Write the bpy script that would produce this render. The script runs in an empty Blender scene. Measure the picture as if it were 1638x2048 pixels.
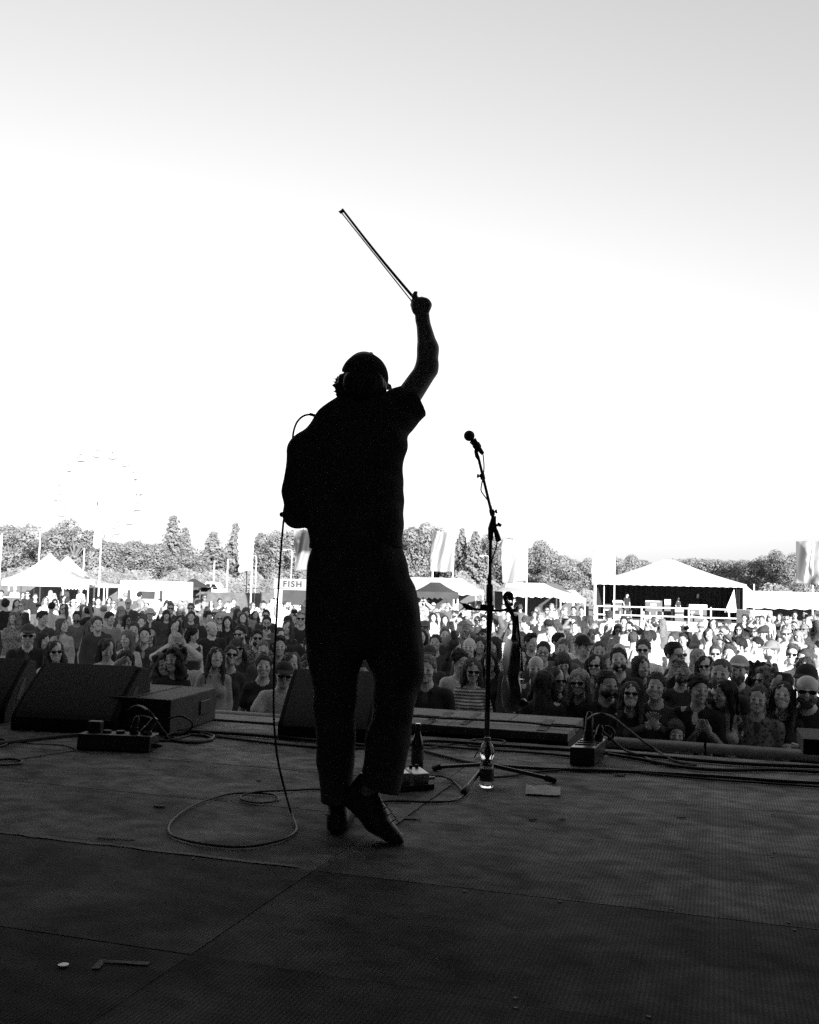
import bpy, math, random
import numpy as np
from mathutils import Vector, Matrix

# ------------------------------------------------------------------ camera, sky, sun, exposure
SC = bpy.context.scene
COL = SC.collection
R = math.radians
DECK = 1.50                                  # stage deck height above the field
CAM = Vector((0, 0, DECK + 0.92))
FPX = 1991.0                                 # focal length in photo pixels (35 mm lens, 36 mm = 2048 px)
PITCH, ROLL = R(4.2), R(1.4)
_f = Vector((0, math.cos(PITCH), math.sin(PITCH)))
_u0 = Vector((0, -math.sin(PITCH), math.cos(PITCH))); _r0 = Vector((1, 0, 0))
_r = _r0 * math.cos(ROLL) + _u0 * math.sin(ROLL)
_u = _u0 * math.cos(ROLL) - _r0 * math.sin(ROLL)
cam_data = bpy.data.cameras.new('camera'); cam = bpy.data.objects.new('camera', cam_data); COL.objects.link(cam)
M = Matrix((_r, _u, -_f)).transposed().to_4x4(); M.translation = CAM
cam.matrix_world = M
cam_data.sensor_fit = 'VERTICAL'; cam_data.sensor_height = 36.0; cam_data.lens = 35.0
cam_data.clip_start = 0.05; cam_data.clip_end = 3000
SC.camera = cam

SUN_EL, SUN_DIR = R(13.6), Vector((0.347, -0.938, 0)).normalized()     # behind the stage, from the right
W = bpy.data.worlds.new('World'); SC.world = W; W.use_nodes = True
nt = W.node_tree; nt.nodes.clear()
sky = nt.nodes.new('ShaderNodeTexSky'); sky.sky_type = 'NISHITA'; sky.sun_disc = False
sky.sun_elevation = SUN_EL; sky.sun_rotation = math.atan2(SUN_DIR.x, SUN_DIR.y)
sky.air_density = 3.0; sky.dust_density = 0.0; sky.ozone_density = 1.0
bw = nt.nodes.new('ShaderNodeRGBToBW')       # a black-and-white photograph: the sky keeps only its luminance
bg = nt.nodes.new('ShaderNodeBackground'); bg.inputs['Strength'].default_value = 0.087
wo = nt.nodes.new('ShaderNodeOutputWorld')
nt.links.new(sky.outputs[0], bw.inputs[0]); nt.links.new(bw.outputs[0], bg.inputs[0]); nt.links.new(bg.outputs[0], wo.inputs[0])
sun_l = bpy.data.lights.new('sun', 'SUN'); sun_l.energy = 5.0; sun_l.angle = R(0.53); sun_l.color = (1, 1, 1)
sun = bpy.data.objects.new('sun', sun_l); COL.objects.link(sun)
_sd = SUN_DIR * math.cos(SUN_EL) + Vector((0, 0, math.sin(SUN_EL)))
sun.rotation_euler = _sd.to_track_quat('Z', 'Y').to_euler(); sun.location = (10, -20, 30)
SC.view_settings.view_transform = 'Standard'; SC.view_settings.look = 'None'
SC.view_settings.exposure = 1.4; SC.view_settings.gamma = 1.0
SC.render.engine = 'CYCLES'
SC.cycles.use_denoising = False; SC.cycles.sample_clamp_indirect = 1.5; SC.cycles.caustics_reflective = False
SC.cycles.max_bounces = 8; SC.cycles.transparent_max_bounces = 12

# ------------------------------------------------------------------ from photo pixels to places
def ray(x, y):
    return _f + _r * ((x - 819) / FPX) + _u * ((1024 - y) / FPX)
def at(x, y, Y):                              # the point seen at pixel x, y that lies Y metres ahead
    d = ray(x, y); return CAM + d * (Y / d.y)
def flr(x, y, z=DECK):                        # the point seen at pixel x, y on the level z
    d = ray(x, y); return CAM + d * ((z - CAM.z) / d.z)
def pix(p):
    d = Vector(p) - CAM; w = d.dot(_f)
    return 819 + FPX * d.dot(_r) / w, 1024 - FPX * d.dot(_u) / w
YAW = R(17.3)
SU = Vector((math.cos(YAW), -math.sin(YAW), 0)); SV = Vector((math.sin(YAW), math.cos(YAW), 0))   # stage right, stage front
def suv(p): return p.x * SU.x + p.y * SU.y, p.x * SV.x + p.y * SV.y
def stg(u, v, z): p = SU * u + SV * v; p.z = z; return p
rng = random.Random(7)

# ------------------------------------------------------------------ materials (a monochrome picture: every colour a grey)
MATS = {}
def mat(name, g, rough=0.6, var=0.0, vscale=8.0, bump=0.0, bscale=60.0, metal=0.0, spec=0.5, objcol=False, trans=0.0, ior=1.45, sheen=0.0, twoside=0.0):
    if name in MATS: return MATS[name]
    m = bpy.data.materials.new(name); m.use_nodes = True; MATS[name] = m
    n = m.node_tree.nodes; l = m.node_tree.links; b = n['Principled BSDF']
    b.inputs['Roughness'].default_value = rough; b.inputs['Metallic'].default_value = metal
    b.inputs['Specular IOR Level'].default_value = spec; b.inputs['IOR'].default_value = ior
    b.inputs['Transmission Weight'].default_value = trans
    b.inputs['Sheen Weight'].default_value = sheen
    b.inputs['Base Color'].default_value = (g, g, g, 1)
    tc = n.new('ShaderNodeTexCoord')
    src = None
    if objcol:
        oi = n.new('ShaderNodeObjectInfo'); src = oi.outputs['Color']
    if var > 0:
        t = n.new('ShaderNodeTexNoise'); t.inputs['Scale'].default_value = vscale; t.inputs['Detail'].default_value = 6
        l.new(tc.outputs['Object'], t.inputs['Vector'])
        mr = n.new('ShaderNodeMapRange'); mr.inputs[1].default_value = 0.3; mr.inputs[2].default_value = 0.7
        mr.inputs[3].default_value = 1 - var; mr.inputs[4].default_value = 1 + var
        l.new(t.outputs['Fac'], mr.inputs[0])
        mx = n.new('ShaderNodeVectorMath'); mx.operation = 'SCALE'
        if src: l.new(src, mx.inputs[0])
        else: mx.inputs[0].default_value = (g, g, g)
        l.new(mr.outputs[0], mx.inputs['Scale']); src = mx.outputs[0]
    if src: l.new(src, b.inputs['Base Color'])
    if bump > 0:
        t2 = n.new('ShaderNodeTexNoise'); t2.inputs['Scale'].default_value = bscale; t2.inputs['Detail'].default_value = 4
        l.new(tc.outputs['Object'], t2.inputs['Vector'])
        bp = n.new('ShaderNodeBump'); bp.inputs['Strength'].default_value = bump; bp.inputs['Distance'].default_value = 0.01
        l.new(t2.outputs['Fac'], bp.inputs['Height']); l.new(bp.outputs[0], b.inputs['Normal'])
    if twoside > 0:                            # thin cloth and leaves let some light through
        tr = n.new('ShaderNodeBsdfTranslucent'); ms = n.new('ShaderNodeMixShader'); ms.inputs[0].default_value = twoside
        if src: l.new(src, tr.inputs[0])
        else: tr.inputs[0].default_value = (g, g, g, 1)
        l.new(b.outputs[0], ms.inputs[1]); l.new(tr.outputs[0], ms.inputs[2]); l.new(ms.outputs[0], n['Material Output'].inputs[0])
    return m

# ------------------------------------------------------------------ object helpers
def prop(o, label=None, cat=None, group=None, kind=None):
    if label: o['label'] = label
    if cat: o['category'] = cat
    if group: o['group'] = group
    if kind: o['kind'] = kind
    return o
def empty(name, loc, label=None, cat=None, group=None, kind=None):
    o = bpy.data.objects.new(name, None); COL.objects.link(o); o.location = loc; o.empty_display_size = 0.1
    return prop(o, label, cat, group, kind)
def attach(o, parent):                         # parent, keeping the child's own coordinates as world coordinates
    o.parent = parent
    if parent is not None:
        if parent.parent is not None: o.matrix_parent_inverse = (parent.parent.matrix_basis @ Matrix.Identity(4)).inverted() if False else WM(parent).inverted()
        else: o.matrix_parent_inverse = WM(parent).inverted()
def WM(o):
    m = o.matrix_basis.copy()
    if o.parent is not None: m = WM(o.parent) @ o.matrix_parent_inverse @ m
    return m
class MB:
    def __init__(s): s.v = []; s.f = []
    def add(s, vs, fs):
        b = len(s.v); s.v += [Vector(p) for p in vs]; s.f += [tuple(i + b for i in q) for q in fs]; return s
    def box(s, c, size, rot=None):
        hx, hy, hz = (q / 2 for q in size); c = Vector(c)
        vs = [Vector((x, y, z)) for x in (-hx, hx) for y in (-hy, hy) for z in (-hz, hz)]
        if rot is not None: vs = [rot @ p for p in vs]
        return s.add([c + p for p in vs], [(0, 1, 3, 2), (4, 6, 7, 5), (0, 4, 5, 1), (2, 3, 7, 6), (0, 2, 6, 4), (1, 5, 7, 3)])
    def hull8(s, q):                           # four bottom corners, four top corners
        return s.add(q, [(3, 2, 1, 0), (4, 5, 6, 7), (0, 1, 5, 4), (1, 2, 6, 5), (2, 3, 7, 6), (3, 0, 4, 7)])
    def tube(s, pts, r, n=8, cap=True):
        pts = [Vector(p) for p in pts]; k = len(pts)
        rs = r if isinstance(r, (list, tuple)) else [r] * k
        vs = []; ref = None
        for i, p in enumerate(pts):
            t = (pts[min(i + 1, k - 1)] - pts[max(i - 1, 0)])
            if t.length < 1e-9: t = Vector((0, 0, 1))
            t.normalize()
            if ref is None:
                ref = t.orthogonal().normalized()
            ref = (ref - t * ref.dot(t))
            if ref.length < 1e-6: ref = t.orthogonal()
            ref.normalize(); w = t.cross(ref)
            for j in range(n):
                a = 2 * math.pi * j / n
                vs.append(p + (ref * math.cos(a) + w * math.sin(a)) * rs[i])
        fs = [(i * n + j, i * n + (j + 1) % n, (i + 1) * n + (j + 1) % n, (i + 1) * n + j) for i in range(k - 1) for j in range(n)]
        if cap: fs += [tuple(range(n - 1, -1, -1)), tuple((k - 1) * n + j for j in range(n))]
        return s.add(vs, fs)
    def bar(s, a, b, r, n=8): return s.tube([a, b], r, n)
    def lathe(s, prof, n, o=(0, 0, 0), mtx=None):
        o = Vector(o); vs = []; k = len(prof)
        for r_, z in prof:
            for j in range(n):
                a = 2 * math.pi * j / n; p = Vector((r_ * math.cos(a), r_ * math.sin(a), z))
                vs.append(o + (mtx @ p if mtx is not None else p))
        fs = [(i * n + j, i * n + (j + 1) % n, (i + 1) * n + (j + 1) % n, (i + 1) * n + j) for i in range(k - 1) for j in range(n)]
        fs += [tuple(range(n - 1, -1, -1)), tuple((k - 1) * n + j for j in range(n))]
        return s.add(vs, fs)
    def prism(s, poly, d):                     # a polygon of 3D points swept along d
        poly = [Vector(p) for p in poly]; d = Vector(d); n = len(poly)
        return s.add(poly + [p + d for p in poly], [tuple(range(n - 1, -1, -1)), tuple(range(n, 2 * n))] + [(i, (i + 1) % n, n + (i + 1) % n, n + i) for i in range(n)])
    def build(s, name, m, parent=None, smooth=False, bevel=0.0, label=None, cat=None, group=None, kind=None, solid=0.0):
        me = bpy.data.meshes.new(name)
        vs = s.v
        off = Vector((0, 0, 0))
        if parent is None and vs:
            xs = [p.x for p in vs]; ys = [p.y for p in vs]; zs = [p.z for p in vs]
            off = Vector(((min(xs) + max(xs)) / 2, (min(ys) + max(ys)) / 2, min(zs)))
        me.from_pydata([tuple(p - off) for p in vs], [], s.f)
        fix_normals(me)
        me.materials.append(m)
        if smooth:
            me.polygons.foreach_set('use_smooth', [True] * len(me.polygons))
        o = bpy.data.objects.new(name, me); COL.objects.link(o)
        if parent is None: o.location = off
        else: attach(o, parent)
        if solid > 0: q = o.modifiers.new('solid', 'SOLIDIFY'); q.thickness = solid; q.offset = 0
        if bevel > 0: q = o.modifiers.new('bevel', 'BEVEL'); q.width = bevel; q.segments = 2; q.limit_method = 'ANGLE'; q.angle_limit = R(40)
        if smooth:
            try: me.set_sharp_from_angle(angle=R(50))
            except Exception: pass
        return prop(o, label, cat, group, kind)
import bmesh
def fix_normals(me):
    bm = bmesh.new(); bm.from_mesh(me); bmesh.ops.recalc_face_normals(bm, faces=bm.faces); bm.to_mesh(me); bm.free()
def spline(pts, sub=6):                        # Catmull-Rom through the points
    pts = [Vector(p) for p in pts]; out = []
    for i in range(len(pts) - 1):
        p0 = pts[max(i - 1, 0)]; p1 = pts[i]; p2 = pts[i + 1]; p3 = pts[min(i + 2, len(pts) - 1)]
        for k in range(sub):
            t = k / sub
            out.append(0.5 * ((2 * p1) + (p2 - p0) * t + (2 * p0 - 5 * p1 + 4 * p2 - p3) * t * t + (3 * p1 - p0 - 3 * p2 + p3) * t ** 3))
    out.append(pts[-1]); return out
def link_copy(o, parent=None):                 # a thing with its parts and sub-parts, sharing mesh data
    c = o.copy(); COL.objects.link(c)
    if parent is not None: c.parent = parent
    for ch in CHILD.get(o.name, []): link_copy(ch, c)
    return c
CHILD = {}
def children_map():
    CHILD.clear()
    for o in bpy.data.objects:
        if o.parent is not None: CHILD.setdefault(o.parent.name, []).append(o)
# ------------------------------------------------------------------ smooth organic shapes: blended tapered limbs turned into one mesh
def grid_axis(lo, hi, step, fine=()):          # coordinates with finer spacing inside the given ranges
    out = [lo]
    while out[-1] < hi:
        s = step
        for a, b, fs in fine:
            if a - fs <= out[-1] <= b: s = min(s, fs)
        out.append(out[-1] + s)
    return np.array(out, dtype=np.float32)
class Field:
    def __init__(s, ax):
        s.ax = ax; s.F = np.full([len(a) for a in ax], 1.0, dtype=np.float32)
    def sub(s, lo, hi):
        sl = tuple(slice(max(0, int(np.searchsorted(a, l)) - 1), int(np.searchsorted(a, h)) + 1) for a, l, h in zip(s.ax, lo, hi))
        return sl, [a[q].reshape([-1 if i == j else 1 for j in range(3)]) for i, (a, q) in enumerate(zip(s.ax, sl))]
    @staticmethod
    def _mix(A, d, k, op):
        if op == 'add':
            h = np.clip(0.5 + 0.5 * (A - d) / k, 0, 1); return A + (d - A) * h - k * h * (1 - h)
        d = -d; h = np.clip(0.5 - 0.5 * (A - d) / k, 0, 1); return A + (d - A) * h + k * h * (1 - h)
    def cone(s, a, b, ra, rb, k=0.03, flat=None, op='add', pad=0.06):
        a = np.array(a, dtype=np.float32); b = np.array(b, dtype=np.float32); m = max(ra, rb) + pad + k
        if s.F[(s._sl(a, b, m))].size == 0: return s
        sl, (X, Y, Z) = s.sub(np.minimum(a, b) - m, np.maximum(a, b) + m)
        px, py, pz = X - a[0], Y - a[1], Z - a[2]; ba = b - a
        if flat is not None:
            d, fa = flat; d = np.array(d, dtype=np.float32); d /= np.linalg.norm(d)
            q = (px * d[0] + py * d[1] + pz * d[2]) * (1 / fa - 1)
            px, py, pz = px + d[0] * q, py + d[1] * q, pz + d[2] * q
            w = float(ba @ d) * (1 / fa - 1); ba = ba + d * w
        L = float(ba @ ba) + 1e-9
        t = np.clip((px * ba[0] + py * ba[1] + pz * ba[2]) / L, 0, 1)
        d = np.sqrt((px - ba[0] * t) ** 2 + (py - ba[1] * t) ** 2 + (pz - ba[2] * t) ** 2) - (ra + (rb - ra) * t)
        if flat is not None: d = d * flat[1] ** 0.5
        s.F[sl] = s._mix(s.F[sl], d, k, op); return s
    def _sl(s, a, b, m): return s.sub(np.minimum(a, b) - m, np.maximum(a, b) + m)[0]
    def ell(s, c, r, k=0.02, rot=None, op='add', pad=0.05):
        c = np.array(c, dtype=np.float32); r = np.array(r, dtype=np.float32); m = float(r.max()) + pad + k
        sl, (X, Y, Z) = s.sub(c - m, c + m)
        if s.F[sl].size == 0: return s
        p = [X - c[0], Y - c[1], Z - c[2]]
        if rot is not None: p = [p[0] * rot[0][i] + p[1] * rot[1][i] + p[2] * rot[2][i] for i in range(3)]
        k0 = np.sqrt(sum((p[i] / r[i]) ** 2 for i in range(3))); k1 = np.sqrt(sum((p[i] / r[i] ** 2) ** 2 for i in range(3))) + 1e-6
        d = k0 * (k0 - 1) / k1
        s.F[sl] = s._mix(s.F[sl], d, k, op); return s
    def plane(s, p, n, k=0.004):                # keep only the side the normal points away from
        X, Y, Z = [a.reshape([-1 if i == j else 1 for j in range(3)]) for i, a in enumerate(s.ax)]
        n = np.array(n, dtype=np.float32); n /= np.linalg.norm(n)
        s.F = np.maximum(s.F, (X - p[0]) * n[0] + (Y - p[1]) * n[1] + (Z - p[2]) * n[2]); return s
    def ripple(s, amp, freq, seed=0, stretch=(1, 1, 1)):
        r = np.random.RandomState(seed); X, Y, Z = [a.reshape([-1 if i == j else 1 for j in range(3)]) * stretch[i] for i, a in enumerate(s.ax)]
        N = 0
        for i in range(5):
            w = r.normal(size=3); w /= np.linalg.norm(w); w *= freq * (0.6 + 0.9 * r.rand()); ph = r.rand(3) * 6
            N = N + np.sin(X * w[0] + ph[0] + 1.3 * np.sin(Y * w[1] * 0.7 + ph[1])) * np.sin(Y * w[1] + Z * w[2] + ph[2])
        s.F = s.F + (N * (amp / 2.2)).astype(np.float32); return s
    def mesh(s):
        F = s.F.copy(); F[0] = F[-1] = 1; F[:, 0] = F[:, -1] = 1; F[:, :, 0] = F[:, :, -1] = 1
        S = F < 0; nx, ny, nz = F.shape
        cnt = np.zeros((nx - 1, ny - 1, nz - 1), dtype=np.int8)
        for i in (0, 1):
            for j in (0, 1):
                for k in (0, 1): cnt += S[i:nx - 1 + i, j:ny - 1 + j, k:nz - 1 + k]
        C = np.argwhere((cnt > 0) & (cnt < 8)); n = len(C)
        ids = np.full(cnt.shape, -1, dtype=np.int32); ids[C[:, 0], C[:, 1], C[:, 2]] = np.arange(n)
        acc = np.zeros((n, 3)); num = np.zeros(n)
        for a in range(3):
            for o in ((0, 0), (0, 1), (1, 0), (1, 1)):
                A = C.copy(); q = [i for i in range(3) if i != a]
                A[:, q[0]] += o[0]; A[:, q[1]] += o[1]; B = A.copy(); B[:, a] += 1
                f0 = F[A[:, 0], A[:, 1], A[:, 2]]; f1 = F[B[:, 0], B[:, 1], B[:, 2]]; cr = (f0 < 0) != (f1 < 0)
                t = np.where(cr, f0 / np.where(cr, f0 - f1, 1), 0)
                P = np.stack([s.ax[i][A[:, i]] for i in range(3)], 1).astype(float)
                P[:, a] += t * (s.ax[a][np.minimum(B[:, a], len(s.ax[a]) - 1)] - s.ax[a][A[:, a]])
                acc += P * cr[:, None]; num += cr
        V = acc / num[:, None]; Q = []
        for a in range(3):
            sl0 = [slice(1, -1)] * 3; sl1 = [slice(1, -1)] * 3; sl0[a] = slice(0, -1); sl1[a] = slice(1, None)
            s0 = S[tuple(sl0)]; E = np.argwhere(s0 != S[tuple(sl1)]); inside = s0[E[:, 0], E[:, 1], E[:, 2]]
            off = [1, 1, 1]; off[a] = 0; E = E + off
            b, c = (a + 1) % 3, (a + 2) % 3
            def cell(db, dc):
                G = E.copy(); G[:, b] -= db; G[:, c] -= dc; return ids[G[:, 0], G[:, 1], G[:, 2]]
            q = np.stack([cell(1, 1), cell(0, 1), cell(0, 0), cell(1, 0)], 1)
            q[~inside] = q[~inside][:, ::-1]; Q.append(q)
        Q = np.concatenate(Q); return V, Q[(Q >= 0).all(1)]
def np_mesh(name, V, Q, m, attr=None, smooth_it=1):
    if smooth_it:                              # one light pass of smoothing takes the grid out of the surface
        for _ in range(smooth_it):
            A = np.zeros_like(V); N = np.zeros(len(V))
            for i in range(4):
                j = (i + 1) % 4
                np.add.at(A, Q[:, i], V[Q[:, j]]); np.add.at(N, Q[:, i], 1)
                np.add.at(A, Q[:, j], V[Q[:, i]]); np.add.at(N, Q[:, j], 1)
            V = V * 0.5 + 0.5 * A / np.maximum(N, 1)[:, None]
    me = bpy.data.meshes.new(name); me.vertices.add(len(V)); me.vertices.foreach_set('co', V.astype(np.float32).ravel())
    me.loops.add(Q.size); me.loops.foreach_set('vertex_index', Q.ravel().astype(np.int32))
    me.polygons.add(len(Q)); me.polygons.foreach_set('loop_start', np.arange(0, Q.size, 4, dtype=np.int32))
    me.update(calc_edges=True); me.polygons.foreach_set('use_smooth', np.ones(len(Q), dtype=bool))
    if attr is not None:
        for k, val in attr.items():
            a = me.attributes.new(k, 'FLOAT', 'POINT'); a.data.foreach_set('value', val.astype(np.float32))
    me.materials.append(m); me.validate(); return me
# ------------------------------------------------------------------ people: one body mesh per pose, clothing and hair as children
def m_skin():
    m = mat('skin', 0.4, rough=0.5, objcol=True, var=0.08, vscale=18)
    n = m.node_tree.nodes; l = m.node_tree.links; b = n['Principled BSDF']
    src = b.inputs['Base Color'].links[0].from_socket
    at_ = n.new('ShaderNodeAttribute'); at_.attribute_name = 'feat'
    sc = n.new('ShaderNodeVectorMath'); sc.operation = 'SCALE'
    l.new(src, sc.inputs[0]); l.new(at_.outputs['Fac'], sc.inputs['Scale']); l.new(sc.outputs[0], b.inputs['Base Color'])
    b.inputs['Subsurface Weight'].default_value = 0.0
    return m
SKIN = m_skin()
CLOTH = mat('cloth', 0.3, rough=0.85, objcol=True, var=0.12, vscale=14, bump=0.15, bscale=220, spec=0.2)
HAIR = mat('hair', 0.05, rough=0.62, objcol=True, var=0.5, vscale=70, bump=0.8, bscale=130, spec=0.22)
GLASSM = mat('dark_lens', 0.012, rough=0.12)
def m_pattern(name, kind):
    m = mat(name, 0.3, rough=0.85, objcol=True)
    n = m.node_tree.nodes; l = m.node_tree.links; b = n['Principled BSDF']; src = b.inputs['Base Color'].links
    oi = [x for x in n if x.type == 'OBJECT_INFO'][0]; tc = [x for x in n if x.type == 'TEX_COORD'][0]
    if kind == 'check': t = n.new('ShaderNodeTexChecker'); t.inputs['Scale'].default_value = 34; fac = t.outputs['Fac']
    elif kind == 'stripe': t = n.new('ShaderNodeTexWave'); t.bands_direction = 'Z'; t.inputs['Scale'].default_value = 9; fac = t.outputs['Fac']
    else: t = n.new('ShaderNodeTexVoronoi'); t.inputs['Scale'].default_value = 26; fac = t.outputs['Distance']
    l.new(tc.outputs['Object'], t.inputs['Vector'])
    mr = n.new('ShaderNodeMapRange'); mr.inputs[1].default_value = 0.45 if kind != 'blotch' else 0.2; mr.inputs[2].default_value = 0.55; mr.inputs[3].default_value = 0.22; mr.inputs[4].default_value = 1.25
    l.new(fac, mr.inputs[0]); sc = n.new('ShaderNodeVectorMath'); sc.operation = 'SCALE'
    l.new(oi.outputs['Color'], sc.inputs[0]); l.new(mr.outputs[0], sc.inputs['Scale']); l.new(sc.outputs[0], b.inputs['Base Color'])
    return m
PATTERN = {'check': m_pattern('cloth_check', 'check'), 'stripe': m_pattern('cloth_stripe', 'stripe'), 'blotch': m_pattern('cloth_blotch', 'blotch')}

def skel(sex, pose, turn=0, nod=0, tilt=0):
    w = 0.172 if sex == 'm' else 0.146
    s = dict(sex=sex, sh={}, el={}, wr={}, hd={}, lean=0.0)
    for q in (-1, 1):
        sh = np.array((q * w, 0.0, 1.398 if sex == 'm' else 1.385)); s['sh'][q] = sh
        el = sh + (q * 0.05, 0.03, -0.285); wr = el + (q * -0.01, -0.09, -0.235)
        if pose == 'clasp': el = sh + (q * 0.07, -0.02, -0.275); wr = np.array((q * 0.04, -0.24, 1.16))
        if pose == 'clap': el = sh + (q * 0.10, -0.10, -0.24); wr = np.array((q * 0.035, -0.30, 1.30))
        if pose == 'phone': el = sh + (q * 0.09, -0.13, -0.22); wr = np.array((q * 0.06, -0.30, 1.43))
        if pose == 'hold' and q == 1: el = sh + (0.06, -0.06, -0.27); wr = el + (-0.05, -0.2, 0.09)
        if pose == 'wave' and q == -1: el = sh + (-0.17, -0.08, -0.12); wr = el + (0.01, -0.06, 0.25)
        if pose == 'reach' and q == 1: el = sh + (0.14, -0.08, 0.20); wr = el + (-0.07, -0.05, 0.24)
        if pose == 'temple': el = sh + (q * 0.16, -0.14, 0.02); wr = np.array((q * 0.11, -0.13, 1.60))
        if pose == 'shade' and q == -1: el = sh + (-0.15, -0.15, 0.0); wr = np.array((-0.11, -0.16, 1.62))
        if pose == 'fold': el = sh + (q * 0.10, -0.08, -0.25); wr = el + (q * -0.20, -0.17, -0.02)
        s['el'][q] = el; s['wr'][q] = wr
        d = wr - el; d = d / np.linalg.norm(d)
        if pose in ('clap', 'temple', 'shade'): d = np.array((-q * 0.45, -0.1, 0.85)) if pose != 'shade' else np.array((0.8, -0.3, 0.45))
        if pose == 'clasp': d = np.array((-q * 0.75, -0.55, 0.2))
        if pose == 'phone': d = np.array((-q * 0.35, -0.3, 0.85))
        if pose == 'wave': d = np.array((0.0, 0.1, 1.0)) if q == -1 else d
        if pose == 'fold': d = np.array((-q * 1.0, 0.0, 0.05))
        s['hd'][q] = d / np.linalg.norm(d)
    hm = Matrix.Translation((0, -0.015, 1.633)) @ Matrix.Rotation(R(turn), 4, 'Z') @ Matrix.Rotation(R(nod), 4, 'X') @ Matrix.Rotation(R(tilt), 4, 'Y')
    s['hm'] = hm
    return s
def hp(s, p): return tuple(s['hm'] @ Vector(p))
def hand_prims(F, wr, d, side, open_=True, k=0.012):
    d = np.array(d); ax = np.array((0, -1.0, 0)); n = ax - d * (ax @ d)          # palm normal towards the viewer
    n = n / (np.linalg.norm(n) + 1e-6); u = np.cross(d, n) * -side             # towards the thumb
    p = wr + d * 0.045
    F.cone(wr, p, 0.026, 0.03, k=0.02, flat=(n, 0.6)); F.cone(p, p + d * 0.04, 0.036, 0.036, k=0.015, flat=(n, 0.5))
    for i, (o, L) in enumerate(((0.028, 0.066), (0.010, 0.075), (-0.009, 0.07), (-0.027, 0.055))):
        a = p + d * 0.045 + u * o; cur = 0.25 if open_ else 1.1
        b = a + (d * math.cos(cur) + n * math.sin(cur) + u * o * 4) * L * 0.55; c = b + (d * math.cos(cur * 2) + n * math.sin(cur * 2) + u * o * 3) * L * 0.5
        F.cone(a, b, 0.0095, 0.0085, k=0.006, pad=0.03); F.cone(b, c, 0.0085, 0.0075, k=0.006, pad=0.03)
    t0 = wr + d * 0.03 + u * 0.022; t1 = t0 + (d * 0.6 + u * 0.8) * 0.045; t2 = t1 + (d * 0.85 + u * 0.45 + n * 0.2) * 0.035
    F.cone(t0, t1, 0.014, 0.011, k=0.012, pad=0.03); F.cone(t1, t2, 0.011, 0.009, k=0.006, pad=0.03)
def head_prims(F, s, sc=1.0):
    hm = s['hm']; rot = [[hm[i][j] for j in range(3)] for i in range(3)]
    def e(c, r, k=0.02, op='add'): F.ell(hp(s, [q * sc for q in c]), [q * sc for q in r], k, rot, op)
    fem = s['sex'] == 'f'
    e((0, 0.014, 0.032), (0.074, 0.095, 0.086), 0.02)
    e((0, -0.028, -0.028), (0.061, 0.066, 0.084), 0.03)
    e((0, -0.05, -0.078), (0.040 if fem else 0.046, 0.042, 0.036), 0.03)
    e((0, -0.088, -0.098), (0.016, 0.012, 0.012), 0.02)
    for q in (-1, 1):
        e((q * 0.03, -0.1, 0.006), (0.017, 0.014, 0.011), 0.012, 'sub')
        e((q * 0.031, -0.083, 0.005), (0.014, 0.012, 0.010), 0.005)
        e((q * 0.040, -0.070, -0.03), (0.02, 0.02, 0.02), 0.02)
        e((q * 0.078, 0.014, -0.008), (0.009, 0.019, 0.03), 0.008)
    F.cone(hp(s, (0, -0.092 * sc, 0.012 * sc)), hp(s, (0, -0.112 * sc, -0.028 * sc)), 0.009 * sc, 0.013 * sc, k=0.012)
    e((0, -0.091, -0.060), (0.021, 0.010, 0.006), 0.008); e((0, -0.090, -0.070), (0.018, 0.010, 0.006), 0.008)
def limb(F, a, b, ra, rb, k=0.03): F.cone(a, b, ra, rb, k=k)
def torso(F, s, inf=0.0, k=0.03):
    m = s['sex'] == 'm'; yx = (0, 1, 0)
    F.cone((0, 0.0, 0.93), (0, 0.0, 1.10), (0.150 if m else 0.158) + inf, (0.136 if m else 0.118) + inf, k=k, flat=(yx, 0.66))
    F.cone((0, 0.0, 1.10), (0, 0.005, 1.31), (0.136 if m else 0.118) + inf, (0.152 if m else 0.130) + inf, k=k, flat=(yx, 0.64))
    for q in (-1, 1):
        sh = s['sh'][q]
        F.cone((q * 0.045, 0.012, 1.415), (sh[0] * 0.9, sh[1] * 0.5, sh[2] - 0.012), 0.052 + inf * 0.6, 0.047 + inf * 0.6, k=0.04)
        if not m: F.ell((q * 0.062, -0.068, 1.24), (0.06 + inf, 0.052 + inf, 0.058 + inf), 0.04)
    F.cone((0, 0.02, 1.41), (0, 0.015, 1.475), 0.07 + inf * 0.6, 0.054 + inf * 0.4, k=0.05)
def fine_ranges(s, hands):
    c = s['hm'].translation; fx = [(c.x - 0.105, c.x + 0.105, 0.0058)]; fy = [(c.y - 0.135, c.y + 0.125, 0.0065)]; fz = [(c.z - 0.13, c.z + 0.14, 0.0058)]
    if hands:
        for q in (-1, 1):
            p = s['wr'][q] + s['hd'][q] * 0.1
            fx.append((p[0] - 0.1, p[0] + 0.1, 0.008)); fy.append((p[1] - 0.09, p[1] + 0.09, 0.009)); fz.append((p[2] - 0.11, p[2] + 0.11, 0.008))
    return fx, fy, fz
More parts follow.
